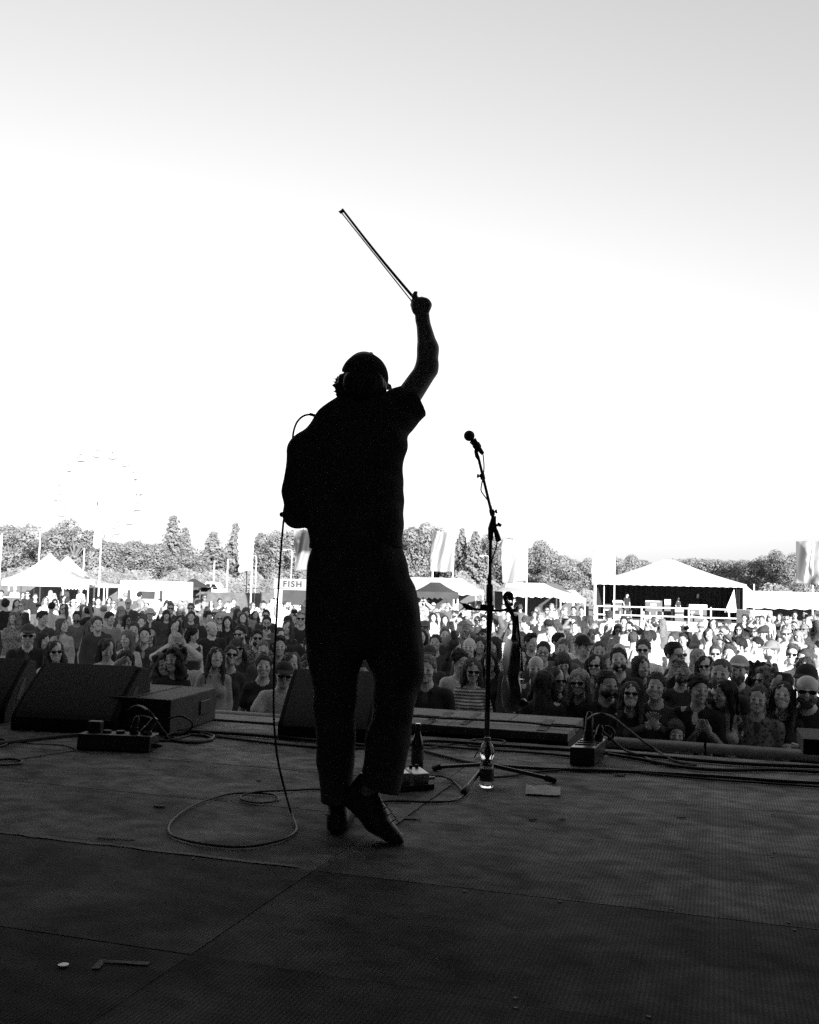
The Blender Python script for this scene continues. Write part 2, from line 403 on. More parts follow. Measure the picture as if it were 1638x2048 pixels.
def body_mesh(name, s, hands=True, headscale=1.0):
    fx, fy, fz = fine_ranges(s, hands)
    pts = np.array([s[j][q] for j in ('sh', 'el', 'wr') for q in (-1, 1)] + [s['wr'][q] + s['hd'][q] * 0.2 for q in (-1, 1)])
    lo = np.minimum(pts.min(0), (-0.25, -0.27, 0)) - 0.09; hi = np.maximum(pts.max(0), (0.25, 0.2, 1.78)) + 0.09
    F = Field([grid_axis(lo[0], hi[0], 0.02, fx), grid_axis(lo[1], hi[1], 0.02, fy), grid_axis(-0.05, hi[2], 0.024, fz)])
    torso(F, s)
    F.cone(hp(s, (0, 0.025, -0.055)), (0, 0.02, 1.44), 0.052, 0.058 if s['sex'] == 'm' else 0.05, k=0.03)
    for q in (-1, 1):
        m = 1.0 if s['sex'] == 'm' else 0.86
        limb(F, s['sh'][q], s['el'][q], 0.048 * m, 0.038 * m, 0.025); limb(F, s['el'][q], s['wr'][q], 0.041 * m, 0.026 * m, 0.02)
        hand_prims(F, s['wr'][q], s['hd'][q], q)
        F.cone((q * 0.09, 0, 0.92), (q * 0.095, -0.01, 0.50), 0.088, 0.056, k=0.04); F.cone((q * 0.095, -0.01, 0.50), (q * 0.10, 0.02, 0.09), 0.058, 0.04, k=0.03)
        F.cone((q * 0.10, 0.03, 0.035), (q * 0.125, -0.17, 0.028), 0.04, 0.032, k=0.03)
    head_prims(F, s, headscale)
    V, Q = F.mesh()
    inv = s['hm'].inverted(); L = V @ np.array([[inv[i][j] for j in range(3)] for i in range(3)]).T + np.array(inv.translation); L = L / headscale
    ax = np.abs(L[:, 0]); front = (L[:, 1] < -0.055) & (L[:, 2] > -0.13) & (L[:, 2] < 0.1)
    def spot(cx, cz, rx, rz): return front * np.clip(1.6 - np.sqrt(((ax - cx) / rx) ** 2 + ((L[:, 2] - cz) / rz) ** 2) * 1.1, 0, 1)
    feat = 1 - 0.72 * spot(0.031, 0.006, 0.013, 0.006) - 0.45 * spot(0.033, 0.027, 0.019, 0.0045) - 0.32 * spot(0.0, -0.064, 0.023, 0.007) - 0.18 * spot(0.008, -0.036, 0.008, 0.004)
    if s.get('smile'): feat = feat + 0.9 * spot(0.0, -0.064, 0.016, 0.004)
    return np_mesh(name, V, Q, SKIN, {'feat': np.clip(feat, 0.08, 1.6)})
def cloth_axes(s, step=0.0165):
    pts = np.array([s[j][q] for j in ('sh', 'el', 'wr') for q in (-1, 1)])
    lo = np.minimum(pts.min(0), (-0.24, -0.17, 0.8)) - 0.1; hi = np.maximum(pts.max(0), (0.24, 0.17, 1.5)) + 0.1
    return [grid_axis(lo[i], hi[i], step) for i in range(3)]
def top_mesh(name, s, kind, seed):
    F = Field(cloth_axes(s)); inf = {'tee': 0.013, 'long': 0.014, 'jacket': 0.026, 'hoodie': 0.028, 'vest': 0.008}[kind]
    torso(F, s, inf, 0.03)
    if kind in ('jacket', 'hoodie', 'long'): F.cone((0, 0.0, 0.86), (0, 0.0, 1.1), 0.165 + inf, 0.15 + inf, k=0.05, flat=((0, 1, 0), 0.68))
    m = 1.0 if s['sex'] == 'm' else 0.86
    for q in (-1, 1):
        a, b, c = s['sh'][q], s['el'][q], s['wr'][q]
        if kind == 'vest': continue
        if kind == 'tee':
            e = a + (b - a) * 0.62; F.cone(a, e, 0.043 * m + inf, 0.050 * m + inf, k=0.025)
        else:
            F.cone(a, b, 0.043 * m + inf, 0.042 * m + inf, k=0.02); F.cone(b, b + (c - b) * 0.88, 0.042 * m + inf, 0.030 * m + inf, k=0.02)
    if kind == 'hoodie': F.cone((-0.07, 0.07, 1.45), (0.07, 0.07, 1.45), 0.06, 0.06, k=0.05); F.cone((-0.09, 0.0, 1.46), (0.09, 0.0, 1.46), 0.04, 0.04, k=0.05)
    if kind == 'jacket':
        for q in (-1, 1): F.cone((q * 0.075, 0.03, 1.475), (q * 0.045, -0.09, 1.43), 0.022, 0.02, k=0.02)
    F.ripple(0.007 if kind != 'vest' else 0.003, 26, seed)
    F.cone((0, -0.01, 1.46), (0, -0.05, 1.60), 0.062 if kind != 'vest' else 0.10, 0.10, k=0.012, op='sub', pad=0.3)
    if kind == 'jacket':
        F.cone((0, -0.15, 1.47), (0, -0.17, 1.18), 0.075, 0.035, k=0.012, op='sub', flat=((0, 1, 0), 1.2))
        F.cone((0, -0.18, 1.2), (0, -0.16, 0.85), 0.035, 0.06, k=0.012, op='sub', flat=((0, 1, 0), 1.5))
    if kind == 'vest':
        for q in (-1, 1): F.cone((q * 0.22, 0, 1.5), (q * 0.20, 0, 1.32), 0.085, 0.06, k=0.012, op='sub')
        F.cone((0, -0.16, 1.5), (0, -0.14, 1.38), 0.1, 0.05, k=0.012, op='sub')
    F.plane((0, 0, 0.90 if kind in ('tee', 'vest') else 0.84), (0, 0, -1))
    V, Q = F.mesh(); return np_mesh(name, V, Q, CLOTH)
def trousers_mesh(name, sex):
    F = Field([grid_axis(-0.28, 0.28, 0.022), grid_axis(-0.22, 0.22, 0.022), grid_axis(-0.02, 1.1, 0.03)])
    F.cone((0, 0.0, 0.90), (0, 0.0, 1.10), 0.172, 0.15, k=0.05, flat=((0, 1, 0), 0.68))
    for q in (-1, 1): F.cone((q * 0.09, 0, 0.92), (q * 0.095, -0.01, 0.50), 0.1, 0.075, k=0.03); F.cone((q * 0.095, -0.01, 0.50), (q * 0.10, 0.02, 0.05), 0.075, 0.068, k=0.03)
    F.ripple(0.006, 22, 3); F.plane((0, 0, 1.0), (0, 0, 1)); F.plane((0, 0, 0.05), (0, 0, -1))
    V, Q = F.mesh(); return np_mesh(name, V, Q, CLOTH)
def hair_mesh(kind, seed=1):                     # in the head's own frame, face towards -y
    big = kind in ('long', 'longer', 'curly', 'fringe', 'wavy')
    F = Field([grid_axis(-0.2, 0.2, 0.0075), grid_axis(-0.17, 0.2, 0.0075), grid_axis(-0.36 if big else -0.2, 0.2, 0.0085)])
    face = lambda z0=-0.04, rz=0.088, rx=0.066: F.ell((0, -0.115, z0), (rx, 0.085, rz), 0.012, op='sub')
    if kind in ('short', 'crop', 'quiff', 'mop'):
        t = {'short': 0.011, 'crop': 0.0075, 'quiff': 0.011, 'mop': 0.014}[kind]; r = np.random.RandomState(seed + 40)
        F.ell((0, 0.022, 0.036), (0.074 + t, 0.093 + t, 0.086 + t), 0.02)
        if kind == 'quiff':
            for i in range(16): F.ell((r.uniform(-.05, .05), r.uniform(-.075, 0.0), 0.10 + r.uniform(-.012, .016)), (0.022, 0.026, 0.02), 0.008)
        if kind in ('mop', 'short'):
            for i in range(44):
                a = r.rand() * 6.28; e_ = r.uniform(0.1, 1.5); q = 0.017 if kind == 'mop' else 0.011
                c = (0.074 * math.cos(a) * math.cos(e_), 0.022 + 0.094 * math.sin(a) * math.cos(e_), 0.036 + 0.088 * math.sin(e_)); F.ell(c, (q * r.uniform(.9, 1.7), q * r.uniform(.9, 1.7), q), 0.006)
        F.ripple(0.005 if kind != 'crop' else 0.002, 150, seed)
        F.plane((0, 0.09, -0.055), (0, -0.55, -1)); F.plane((0, -0.04, 0.01), (0, -0.9, -0.5)); face(-0.024, 0.106 if kind != 'mop' else 0.096, 0.092); F.ripple(0.006, 190, seed + 9)
    elif kind == 'bald':
        F.ell((0, 0.02, 0.02), (0.081, 0.101, 0.08), 0.02); F.plane((0, 0, 0.05), (0, -0.35, 1)); F.plane((0, 0.09, -0.055), (0, -0.5, -1)); F.plane((0, 0.0, 0), (0, -1, -0.1)); F.ripple(0.003, 110, seed)
    elif kind == 'bun':
        F.ell((0, 0.016, 0.034), (0.083, 0.102, 0.094), 0.02); F.ell((0, 0.075, 0.115), (0.04, 0.04, 0.036), 0.02); F.ripple(0.003, 120, seed)
        F.plane((0, 0.09, -0.07), (0, -0.4, -1)); F.plane((0, -0.045, -0.0), (0, -0.9, -0.6)); face(-0.024, 0.108, 0.09); F.ripple(0.004, 170, seed + 9)
    else:
        L = {'long': -0.2, 'longer': -0.30, 'curly': -0.2, 'fringe': -0.24, 'wavy': -0.25}[kind]; w = {'curly': 0.048, 'wavy': 0.036}.get(kind, 0.026)
        F.ell((0, 0.02, 0.034), (0.088, 0.106, 0.096), 0.02)
        for q in (-1, 1):
            F.cone((q * 0.072, 0.01, 0.03), (q * 0.092, -0.005, -0.12), 0.03, w, k=0.03); F.cone((q * 0.092, -0.005, -0.12), (q * 0.105, -0.045, L), w, w * 0.6, k=0.03, flat=((0, 1, 0), 0.6))
        F.cone((0, 0.07, 0.02), (0, 0.085, L), 0.075, 0.07, k=0.03, flat=((0, 1, 0), 0.55))
        if kind == 'curly':
            r = np.random.RandomState(seed)
            for i in range(46):
                a = r.rand() * 6.28; z = 0.12 - 0.3 * r.rand(); F.ell((0.1 * math.cos(a), 0.03 + 0.1 * math.sin(a) if z > -0.05 else 0.04 + 0.07 * abs(math.sin(a)), z), (0.03, 0.03, 0.028), 0.012)
        F.ripple({'curly': 0.014, 'wavy': 0.010}.get(kind, 0.004), 75, seed, (1, 1, 0.35 if kind != 'curly' else 1))
        if kind != 'curly': F.ripple(0.006, 210, seed + 5, (1, 1, 0.07))
        F.cone((0.012, -0.10, 0.128), (0.012, 0.06, 0.15), 0.006, 0.006, k=0.012, op='sub')
        face(-0.030 if kind != 'fringe' else -0.055, 0.112 if kind != 'fringe' else 0.09, 0.068); F.ripple(0.005, 170, seed + 9, (1, 1, 0.4))
        F.cone((0, -0.12, -0.1), (0, -0.10, -0.4), 0.062, 0.055, k=0.012, op='sub')
    V, Q = F.mesh(); return np_mesh('hair', V, Q, HAIR)
def beard_mesh(full):
    F = Field([grid_axis(-0.12, 0.12, 0.007), grid_axis(-0.15, 0.08, 0.007), grid_axis(-0.18, 0.05, 0.007)])
    F.ell((0, -0.04, -0.066), (0.066, 0.066, 0.058 if full else 0.05), 0.02)
    if full: F.ell((0, -0.075, -0.115), (0.038, 0.03, 0.03), 0.03)
    F.ripple(0.004, 130, 2); F.ell((0, -0.115, -0.02), (0.05, 0.05, 0.036), 0.01, op='sub'); F.ell((0, -0.11, -0.064), (0.017, 0.03, 0.006), 0.006, op='sub')
    F.plane((0, 0.02, -0.02), (0, 1, 0.25)); F.plane((0, 0, -0.018), (0, 0.2, 1))
    V, Q = F.mesh(); return np_mesh('beard', V, Q, HAIR)
def shades_mesh():
    F = Field([grid_axis(-0.09, 0.09, 0.0042), grid_axis(-0.13, 0.06, 0.006), grid_axis(-0.04, 0.05, 0.0042)])
    for q in (-1, 1):
        F.ell((q * 0.034, -0.104, 0.002), (0.029, 0.007, 0.021), 0.004); F.cone((q * 0.06, -0.1, 0.012), (q * 0.083, 0.02, 0.012), 0.0045, 0.0045, k=0.004)
    F.cone((-0.02, -0.108, 0.012), (0.02, -0.108, 0.012), 0.0045, 0.0045, k=0.004)
    V, Q = F.mesh(); return np_mesh('sunglasses', V, Q, GLASSM)
def specs_mesh():
    b = MB()
    for q in (-1, 1):
        b.tube([(q * 0.033 + 0.024 * math.cos(t * 0.628), -0.105, 0.003 + 0.018 * math.sin(t * 0.628)) for t in range(11)], 0.003, 5, False)
        b.bar((q * 0.057, -0.103, 0.01), (q * 0.082, 0.02, 0.012), 0.0028, 5)
    b.bar((-0.012, -0.107, 0.008), (0.012, -0.107, 0.008), 0.003, 5)
    o = b.build('spectacles', GLASSM); me = o.data; off = o.location.copy(); bpy.data.objects.remove(o)
    me.transform(Matrix.Translation(off)); return me
def hat_mesh(kind):
    F = Field([grid_axis(-0.24, 0.24, 0.009), grid_axis(-0.26, 0.24, 0.009), grid_axis(-0.05, 0.2, 0.0065)])
    F.ell((0, 0.018, 0.045), (0.09, 0.109, 0.098 if kind != 'beanie' else 0.105), 0.02)
    if kind == 'cap':
        F.plane((0, 0, 0.04), (0, 0, -1)); F.cone((0, -0.07, 0.052), (0, -0.145, 0.04), 0.075, 0.06, k=0.012, flat=((0, 0.15, 1), 0.11))
    elif kind == 'bucket':
        F.plane((0, 0, 0.03), (0, 0, -1)); F.ell((0, 0.015, 0.035), (0.15, 0.165, 0.012), 0.03)
    elif kind == 'brim':
        F.plane((0, 0, 0.035), (0, 0, -1)); F.ell((0, 0.01, 0.045), (0.185, 0.2, 0.010), 0.025)
    else: F.plane((0, 0, 0.03), (0, -0.15, -1)); F.ripple(0.002, 90, 2)
    V, Q = F.mesh(); return np_mesh(kind, V, Q, CLOTH)

POSES = {}                                       # name -> skeleton, body mesh, garments made when first asked for
def pose(name, sex, kind, turn=0, nod=0, tilt=0, hands=True, smile=False, hs=1.0):
    s = skel(sex, kind, turn, nod, tilt); s['smile'] = smile
    POSES[name] = dict(s=s, me=None, tops={}, hands=hands, hs=hs * 1.06, sex=sex)
pose('m', 'm', 'down', 0, 0, 2); pose('mu', 'm', 'down', 0, -14, -3, smile=True); pose('ml', 'm', 'down', -42, 0, 0); pose('mr', 'm', 'down', 38, 4, 0)
pose('mb', 'm', 'down', 155, 0, 0); pose('mclasp', 'm', 'clasp', 8, 2, 0); pose('mhold', 'm', 'hold', -8, -4, 3); pose('mtemple', 'm', 'temple', 20, 8, 0)
pose('mreach', 'm', 'reach', -15, -6, 0); pose('mfold', 'm', 'fold', 6, 6, 0); pose('mclap', 'm', 'clap', 0, -4, 3, smile=True)
pose('f', 'f', 'down', 0, 0, -3, smile=True); pose('fu', 'f', 'down', 6, -14, 4, smile=True); pose('fl', 'f', 'down', -38, 4, 0); pose('fr', 'f', 'down', 36, 0, 4, smile=True)
pose('fb', 'f', 'down', 165, 0, 0); pose('fclasp', 'f', 'clasp', 5, 6, 0); pose('fclap', 'f', 'clap', -6, -6, 5, smile=True); pose('fwave', 'f', 'wave', 4, 0, -4)
pose('fphone', 'f', 'phone', 0, 4, 0); pose('fshade', 'f', 'shade', 4, 6, 6); pose('fdown', 'f', 'down', 14, 24, 0)
pose('kid', 'f', 'down', 10, 4, 3, hs=1.12); pose('kid2', 'f', 'fold', -10, -2, -3, hs=1.12)
ACC = {}
def acc(kind):
    if kind not in ACC:
        ACC[kind] = (shades_mesh() if kind == 'shades' else specs_mesh() if kind == 'specs' else hat_mesh(kind) if kind in ('cap', 'bucket', 'brim', 'beanie') else
                     beard_mesh(kind == 'fullbeard') if kind in ('beard', 'fullbeard') else hair_mesh(kind, len(ACC) + 1))
    return ACC[kind]
TROU = {}
N_PEOPLE = [0]
def kid_obj(name, me, parent, col, mtx=None):
    o = bpy.data.objects.new(name, me); COL.objects.link(o); o.parent = parent
    if mtx is not None: o.matrix_basis = mtx
    if col is not None: o.color = (col, col, col, 1)
    return o
def person(loc, rz, pz, h=1.72, skin=0.42, top='tee', tc=0.3, hair='short', hc=0.05, acs=(), inner=None, leg=0.06, label='', group=None, wide=1.0, pat=None, hatc=0.1):
    P = POSES[pz]; s = P['s']; N_PEOPLE[0] += 1
    if P['me'] is None: P['me'] = body_mesh('person_' + pz, s, P['hands'], P['hs'])
    o = bpy.data.objects.new('person', P['me']); COL.objects.link(o)
    k = h / 1.752; o.location = loc; o.rotation_euler = (rng.uniform(-.05, .07), rng.uniform(-.055, .055), rz); o.scale = (k * wide, k * wide, k); o.color = (skin, skin, skin, 1)
    prop(o, label, 'person', group)
    def garment(kind, col, nm, pat=None):
        key = kind + (pat or '')
        if key not in P['tops']:
            if kind not in P['tops']: P['tops'][kind] = top_mesh('top_' + kind, s, kind, len(P['tops']) + 3)
            if pat:
                me = P['tops'][kind].copy(); me.materials.clear(); me.materials.append(PATTERN[pat]); P['tops'][key] = me
        return kid_obj(nm, P['tops'][key], o, col)
    nm = {'tee': 't_shirt', 'long': 'long_sleeved_top', 'jacket': 'jacket', 'hoodie': 'hooded_top', 'vest': 'sleeveless_top'}[top]
    if top == 'jacket': garment('tee', inner if inner is not None else 0.5, 't_shirt')
    garment(top, tc, nm, pat)
    if P['sex'] not in TROU: TROU[P['sex']] = trousers_mesh('trousers', P['sex'])
    kid_obj('trousers', TROU[P['sex']], o, leg)
    hm = s['hm'] @ Matrix.Scale(P['hs'], 4)
    if hair: kid_obj('hair', acc(hair), o, hc, hm)
    for a in acs:
        nmx = {'shades': 'sunglasses', 'specs': 'spectacles', 'cap': 'cap', 'bucket': 'bucket_hat', 'brim': 'sun_hat', 'beanie': 'beanie', 'beard': 'beard', 'fullbeard': 'beard', 'headshades': 'sunglasses'}[a]
        if a == 'headshades': kid_obj(nmx, acc('shades'), o, None, hm @ Matrix.Translation((0, 0.03, 0.105)) @ Matrix.Rotation(R(-35), 4, 'X'))
        else: kid_obj(nmx, acc(a), o, hatc if a in ('cap', 'bucket', 'brim', 'beanie') else hc, hm)
    return o
# ------------------------------------------------------------------ the field and the stage
def m_ground():
    m = mat('field_ground', 0.2, rough=0.95, var=0.35, vscale=0.6, bump=0.4, bscale=9, spec=0.1); return m
g = MB(); n = 24
for i in range(n + 1):
    for j in range(n + 1): g.v.append(Vector((-900 + 1800 * i / n, -500 + 1800 * j / n, 0)))
g.f = [(i * (n + 1) + j, (i + 1) * (n + 1) + j, (i + 1) * (n + 1) + j + 1, i * (n + 1) + j + 1) for i in range(n) for j in range(n)]
g.build('ground', m_ground(), kind='structure')

def m_deck():                                   # anti-slip ply: fine ribs pressed into the face, scuffed and worn
    m = bpy.data.materials.new('deck_ply'); m.use_nodes = True; n = m.node_tree.nodes; l = m.node_tree.links; b = n['Principled BSDF']
    tc = n.new('ShaderNodeTexCoord'); oi = n.new('ShaderNodeObjectInfo')
    w = n.new('ShaderNodeTexWave'); w.inputs['Scale'].default_value = 27; w.inputs['Distortion'].default_value = 0.4; w.bands_direction = 'X'
    w2 = n.new('ShaderNodeTexWave'); w2.inputs['Scale'].default_value = 18; w2.bands_direction = 'Y'
    ns = n.new('ShaderNodeTexNoise'); ns.inputs['Scale'].default_value = 2.2; ns.inputs['Detail'].default_value = 8; ns.inputs['Roughness'].default_value = 0.62
    ng = n.new('ShaderNodeTexNoise'); ng.inputs['Scale'].default_value = 260; ng.inputs['Detail'].default_value = 3
    mp = n.new('ShaderNodeMapping'); mp.inputs['Scale'].default_value = (1, 1.6, 1)
    sc_ = n.new('ShaderNodeTexNoise'); sc_.inputs['Scale'].default_value = 8; sc_.inputs['Detail'].default_value = 8
    for t in (w, w2, ns, ng): l.new(tc.outputs['Object'], t.inputs['Vector'])
    l.new(tc.outputs['Object'], mp.inputs['Vector']); l.new(mp.outputs[0], sc_.inputs['Vector'])
    def rmp(src, a, b_, c, d):
        q = n.new('ShaderNodeMapRange'); q.inputs[1].default_value = a; q.inputs[2].default_value = b_; q.inputs[3].default_value = c; q.inputs[4].default_value = d; l.new(src, q.inputs[0]); return q.outputs[0]
    def mul(a, b_):
        q = n.new('ShaderNodeMath'); q.operation = 'MULTIPLY'; l.new(a, q.inputs[0])
        if isinstance(b_, float): q.inputs[1].default_value = b_
        else: l.new(b_, q.inputs[1])
        return q.outputs[0]
    c = mul(rmp(ns.outputs['Fac'], 0.3, 0.72, 0.55, 1.5), rmp(w.outputs['Fac'], 0.0, 1.0, 0.66, 1.3))
    c = mul(c, rmp(ng.outputs['Fac'], 0.3, 0.7, 0.75, 1.25)); c = mul(c, rmp(sc_.outputs['Fac'], 0.35, 0.72, 0.62, 1.9))
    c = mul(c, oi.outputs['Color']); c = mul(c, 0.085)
    cc = n.new('ShaderNodeCombineColor'); 
    for i in range(3): l.new(c, cc.inputs[i])
    l.new(cc.outputs[0], b.inputs['Base Color'])
    l.new(rmp(ns.outputs['Fac'], 0.3, 0.7, 0.82, 0.66), b.inputs['Roughness']); b.inputs['Specular IOR Level'].default_value = 0.05
    ad = n.new('ShaderNodeMath'); ad.operation = 'ADD'; l.new(w.outputs['Fac'], ad.inputs[0]); l.new(mul(w2.outputs['Fac'], 0.18), ad.inputs[1])
    bp = n.new('ShaderNodeBump'); bp.inputs['Strength'].default_value = 0.45; bp.inputs['Distance'].default_value = 0.0012
    l.new(ad.outputs[0], bp.inputs['Height']); l.new(bp.outputs[0], b.inputs['Normal'])
    return m
DECKM = m_deck()
BLACK = mat('black_drape', 0.02, rough=0.9, var=0.2, vscale=3)
STEEL = mat('galvanised_steel', 0.45, rough=0.4, metal=0.9, var=0.15, vscale=12)
BLKP = mat('black_plastic', 0.022, rough=0.45, var=0.2, vscale=20, bump=0.1, bscale=300)
BLKM = mat('black_metal', 0.02, rough=0.32, var=0.2, vscale=30)
RUB = mat('black_rubber', 0.018, rough=0.55)
TAPE = mat('cloth_tape', 0.035, rough=0.75, var=0.3, vscale=40, bump=0.3, bscale=120)
PAPER = mat('paper', 0.62, rough=0.9, var=0.06, vscale=10)
WHITEP = mat('white_pvc', 0.82, rough=0.5, var=0.04, vscale=1.5, twoside=0.25)
WHITEM = mat('white_paint', 0.8, rough=0.45, var=0.05, vscale=3)
PALE = mat('pale_grey_paint', 0.55, rough=0.5, var=0.08, vscale=3)
SROT = Matrix.Rotation(-YAW, 4, 'Z')
floor_ = empty('stage_floor', stg(0, 0, DECK), kind='structure')
VS = [5.95, 5.34, 4.585, 3.83, 3.04, 2.26, 1.48, 0.70, -0.08, -0.86, -1.64, -2.4]
US = [-8.56, -6.12, -3.68, -1.24, 1.20, 3.64, 5.28]
PANELS = {}
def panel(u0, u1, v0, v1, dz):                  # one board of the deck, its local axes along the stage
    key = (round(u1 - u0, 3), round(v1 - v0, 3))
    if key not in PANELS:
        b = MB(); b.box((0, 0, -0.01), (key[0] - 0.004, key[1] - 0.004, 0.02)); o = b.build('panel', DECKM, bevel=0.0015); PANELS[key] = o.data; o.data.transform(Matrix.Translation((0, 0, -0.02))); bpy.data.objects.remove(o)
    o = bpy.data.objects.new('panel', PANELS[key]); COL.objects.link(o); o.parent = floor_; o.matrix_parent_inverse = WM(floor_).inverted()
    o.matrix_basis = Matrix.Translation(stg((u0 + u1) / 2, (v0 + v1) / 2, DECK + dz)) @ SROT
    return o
for i in range(len(VS) - 1):
    for j in range(len(US) - 1):
        k = (1.9, 1.8, 1.6, 1.25, 0.52 if US[j] < -1.5 else 0.66, 0.42, 0.4, 0.4, 0.4, 0.4, 0.4)[i] * rng.uniform(0.92, 1.08)     # light falloff painted into the row tones; blacker covering at back left
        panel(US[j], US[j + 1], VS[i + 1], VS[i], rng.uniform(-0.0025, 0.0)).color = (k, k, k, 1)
b = MB()                                        # what the boards lie on, and the fascia under the front edge
b.box((0, 0, 0), (13.4, 8.4, 0.12), SROT.to_3x3()); 
for p in b.v: p += stg(-1.5, 1.75, DECK - 0.105)
b.build('deck_frame', BLKM, floor_)
b = MB(); b.box((0, 0, 0), (13.4, 0.05, DECK - 0.2), SROT.to_3x3())
for p in b.v: p += stg(-1.5, 5.9, (DECK - 0.2) / 2)
b.build('fascia', BLACK, floor_)

shell = empty('stage_canopy', stg(0, -3.2, 0), 'dark roof and walls of the main stage closing in the deck', 'stage canopy')
def sbox(name, m, u0, u1, v0, v1, z0, z1, par=shell):
    b = MB(); b.box((0, 0, 0), (u1 - u0, v1 - v0, z1 - z0), SROT.to_3x3())
    for p in b.v: p += stg((u0 + u1) / 2, (v0 + v1) / 2, (z0 + z1) / 2)
    return b.build(name, m, par)
SCRIM = mat('stage_scrim', 0.34, rough=0.9, var=0.15, vscale=1.5)
sbox('roof', SCRIM, -8.2, 5.55, -3.4, 6.0, 7.4, 7.65)
sbox('back_wall', SCRIM, -8.2, 5.55, -3.5, -3.2, 0.0, 7.4)
sbox('side_wall', SCRIM, -8.45, -8.2, -3.4, 6.0, 0.0, 7.4); sbox('side_wall', SCRIM, 5.3, 5.55, -3.4, 6.0, 0.0, 7.4)

sbox('light_blocker', BLACK, -5.95, -5.85, 0.6, 5.95, DECK, 7.4); sbox('light_blocker', BLACK, 2.15, 2.25, 0.6, 5.95, DECK, 7.4)  # unseen black wings added to keep light off the deck
# screws along the seams of the boards that show
SCREW = MB(); SCREW.lathe([(0.0, 0.0), (0.006, 0.0), (0.0055, 0.0012), (0.002, 0.0008)], 8)
so = SCREW.build('screw', mat('screw_steel', 0.06, rough=0.6)); SCM = so.data; bpy.data.objects.remove(so)
for v in VS[1:7]:
    for u in np.arange(-4.7, 1.3, 0.305):
        for dv in (-0.028, 0.028):
            if rng.random() < 0.6: continue
            o = bpy.data.objects.new('screw', SCM); COL.objects.link(o); o.parent = floor_; o.matrix_parent_inverse = WM(floor_).inverted()
            o.location = stg(u + rng.uniform(-0.02, 0.02), v + dv + rng.uniform(-0.006, 0.006), DECK + 0.0006)
def strip(name, a, bq, w, m, par, z=0.003, jag=0.0, seed=1):     # a strip of tape laid from a to b
    r = random.Random(seed); a = Vector(a); bq = Vector(bq); d = (bq - a); L = d.length; d.normalize(); s = Vector((-d.y, d.x, 0)); k = max(2, int(L / 0.05)); mb = MB(); up = Vector((0, 0, z))
    for i in range(k + 1):
        p = a + d * (L * i / k)
        mb.v += [p + s * (w / 2 + r.uniform(-jag, jag)) + up + Vector((0, 0, r.uniform(0, 0.0012))), p - s * (w / 2 + r.uniform(-jag, jag)) + up]
    mb.f = [(2 * i, 2 * i + 1, 2 * i + 3, 2 * i + 2) for i in range(k)]
    return mb.build(name, m, par, solid=0.0012)
GTAPE = mat('worn_grey_tape', 0.035, rough=0.7, var=0.5, vscale=30, bump=0.3, bscale=150)
strip('tape', stg(-3.9, 3.055, DECK), stg(-1.3, 3.055, DECK), 0.022, GTAPE, floor_, z=0.0012, jag=0.008, seed=3)
strip('tape', stg(-1.21, 3.7, DECK), stg(-1.21, 4.56, DECK), 0.055, GTAPE, floor_, jag=0.003, seed=5)
strip('tape', flr(205, 1924), flr(298, 1928), 0.016, GTAPE, floor_, z=0.001, jag=0.004, seed=8); strip('tape', flr(205, 1920), flr(190, 1938), 0.016, GTAPE, floor_, z=0.001, jag=0.003, seed=9)
strip('tape', stg(-1.5, 3.80, DECK), stg(-1.12, 3.84, DECK), 0.04, TAPE, floor_, jag=0.012, seed=11)
strip('tape', flr(195, 1675), flr(272, 1679), 0.018, GTAPE, floor_, jag=0.003, seed=12)

# the raised lip beyond the front edge, in boards
lip = empty('front_lip', stg(-1, 6.4, 0), 'low raised board platform along the front edge of the stage', 'platform')
LIPM = mat('worn_board', 0.14, rough=0.75, var=0.35, vscale=9, bump=0.3, bscale=90)
def lipbox(u0, u1, v0, v1, zt, th, name='board', m=LIPM, bev=0.004): return_ = sbox(name, m, u0, u1, v0, v1, zt - th, zt, lip); q = return_.modifiers.new('bevel', 'BEVEL'); q.width = bev; q.segments = 2; return return_
LZ = DECK + 0.055
lipbox(-2.6, -1.62, 6.06, 6.40, LZ, 0.05); lipbox(-1.615, -0.86, 6.06, 6.40, LZ, 0.05)
lipbox(-2.6, -1.30, 6.42, 6.78, LZ + 0.008, 0.05); lipbox(-1.295, -0.86, 6.42, 6.78, LZ + 0.008, 0.05)
lipbox(-2.6, -0.86, 6.08, 6.76, LZ - 0.052, LZ - 0.052, 'carcass', BLACK, 0.002)
lipbox(-4.6, -2.75, 5.98, 6.22, DECK + 0.01, 0.05); lipbox(-4.6, -2.75, 5.99, 6.21, DECK - 0.042, DECK - 0.042, 'carcass', BLACK, 0.002)
for x, y, x2, y2, w in ((900, 1425, 885, 1438, 0.06), (1100, 1440, 1082, 1462, 0.06), (868, 1436, 850, 1450, 0.05), (958, 1427, 925, 1450, 0.04)):
    strip('tape', flr(x, y, LZ + 0.008), flr(x2, y2, LZ), w, TAPE, lip, z=0.004, seed=x)

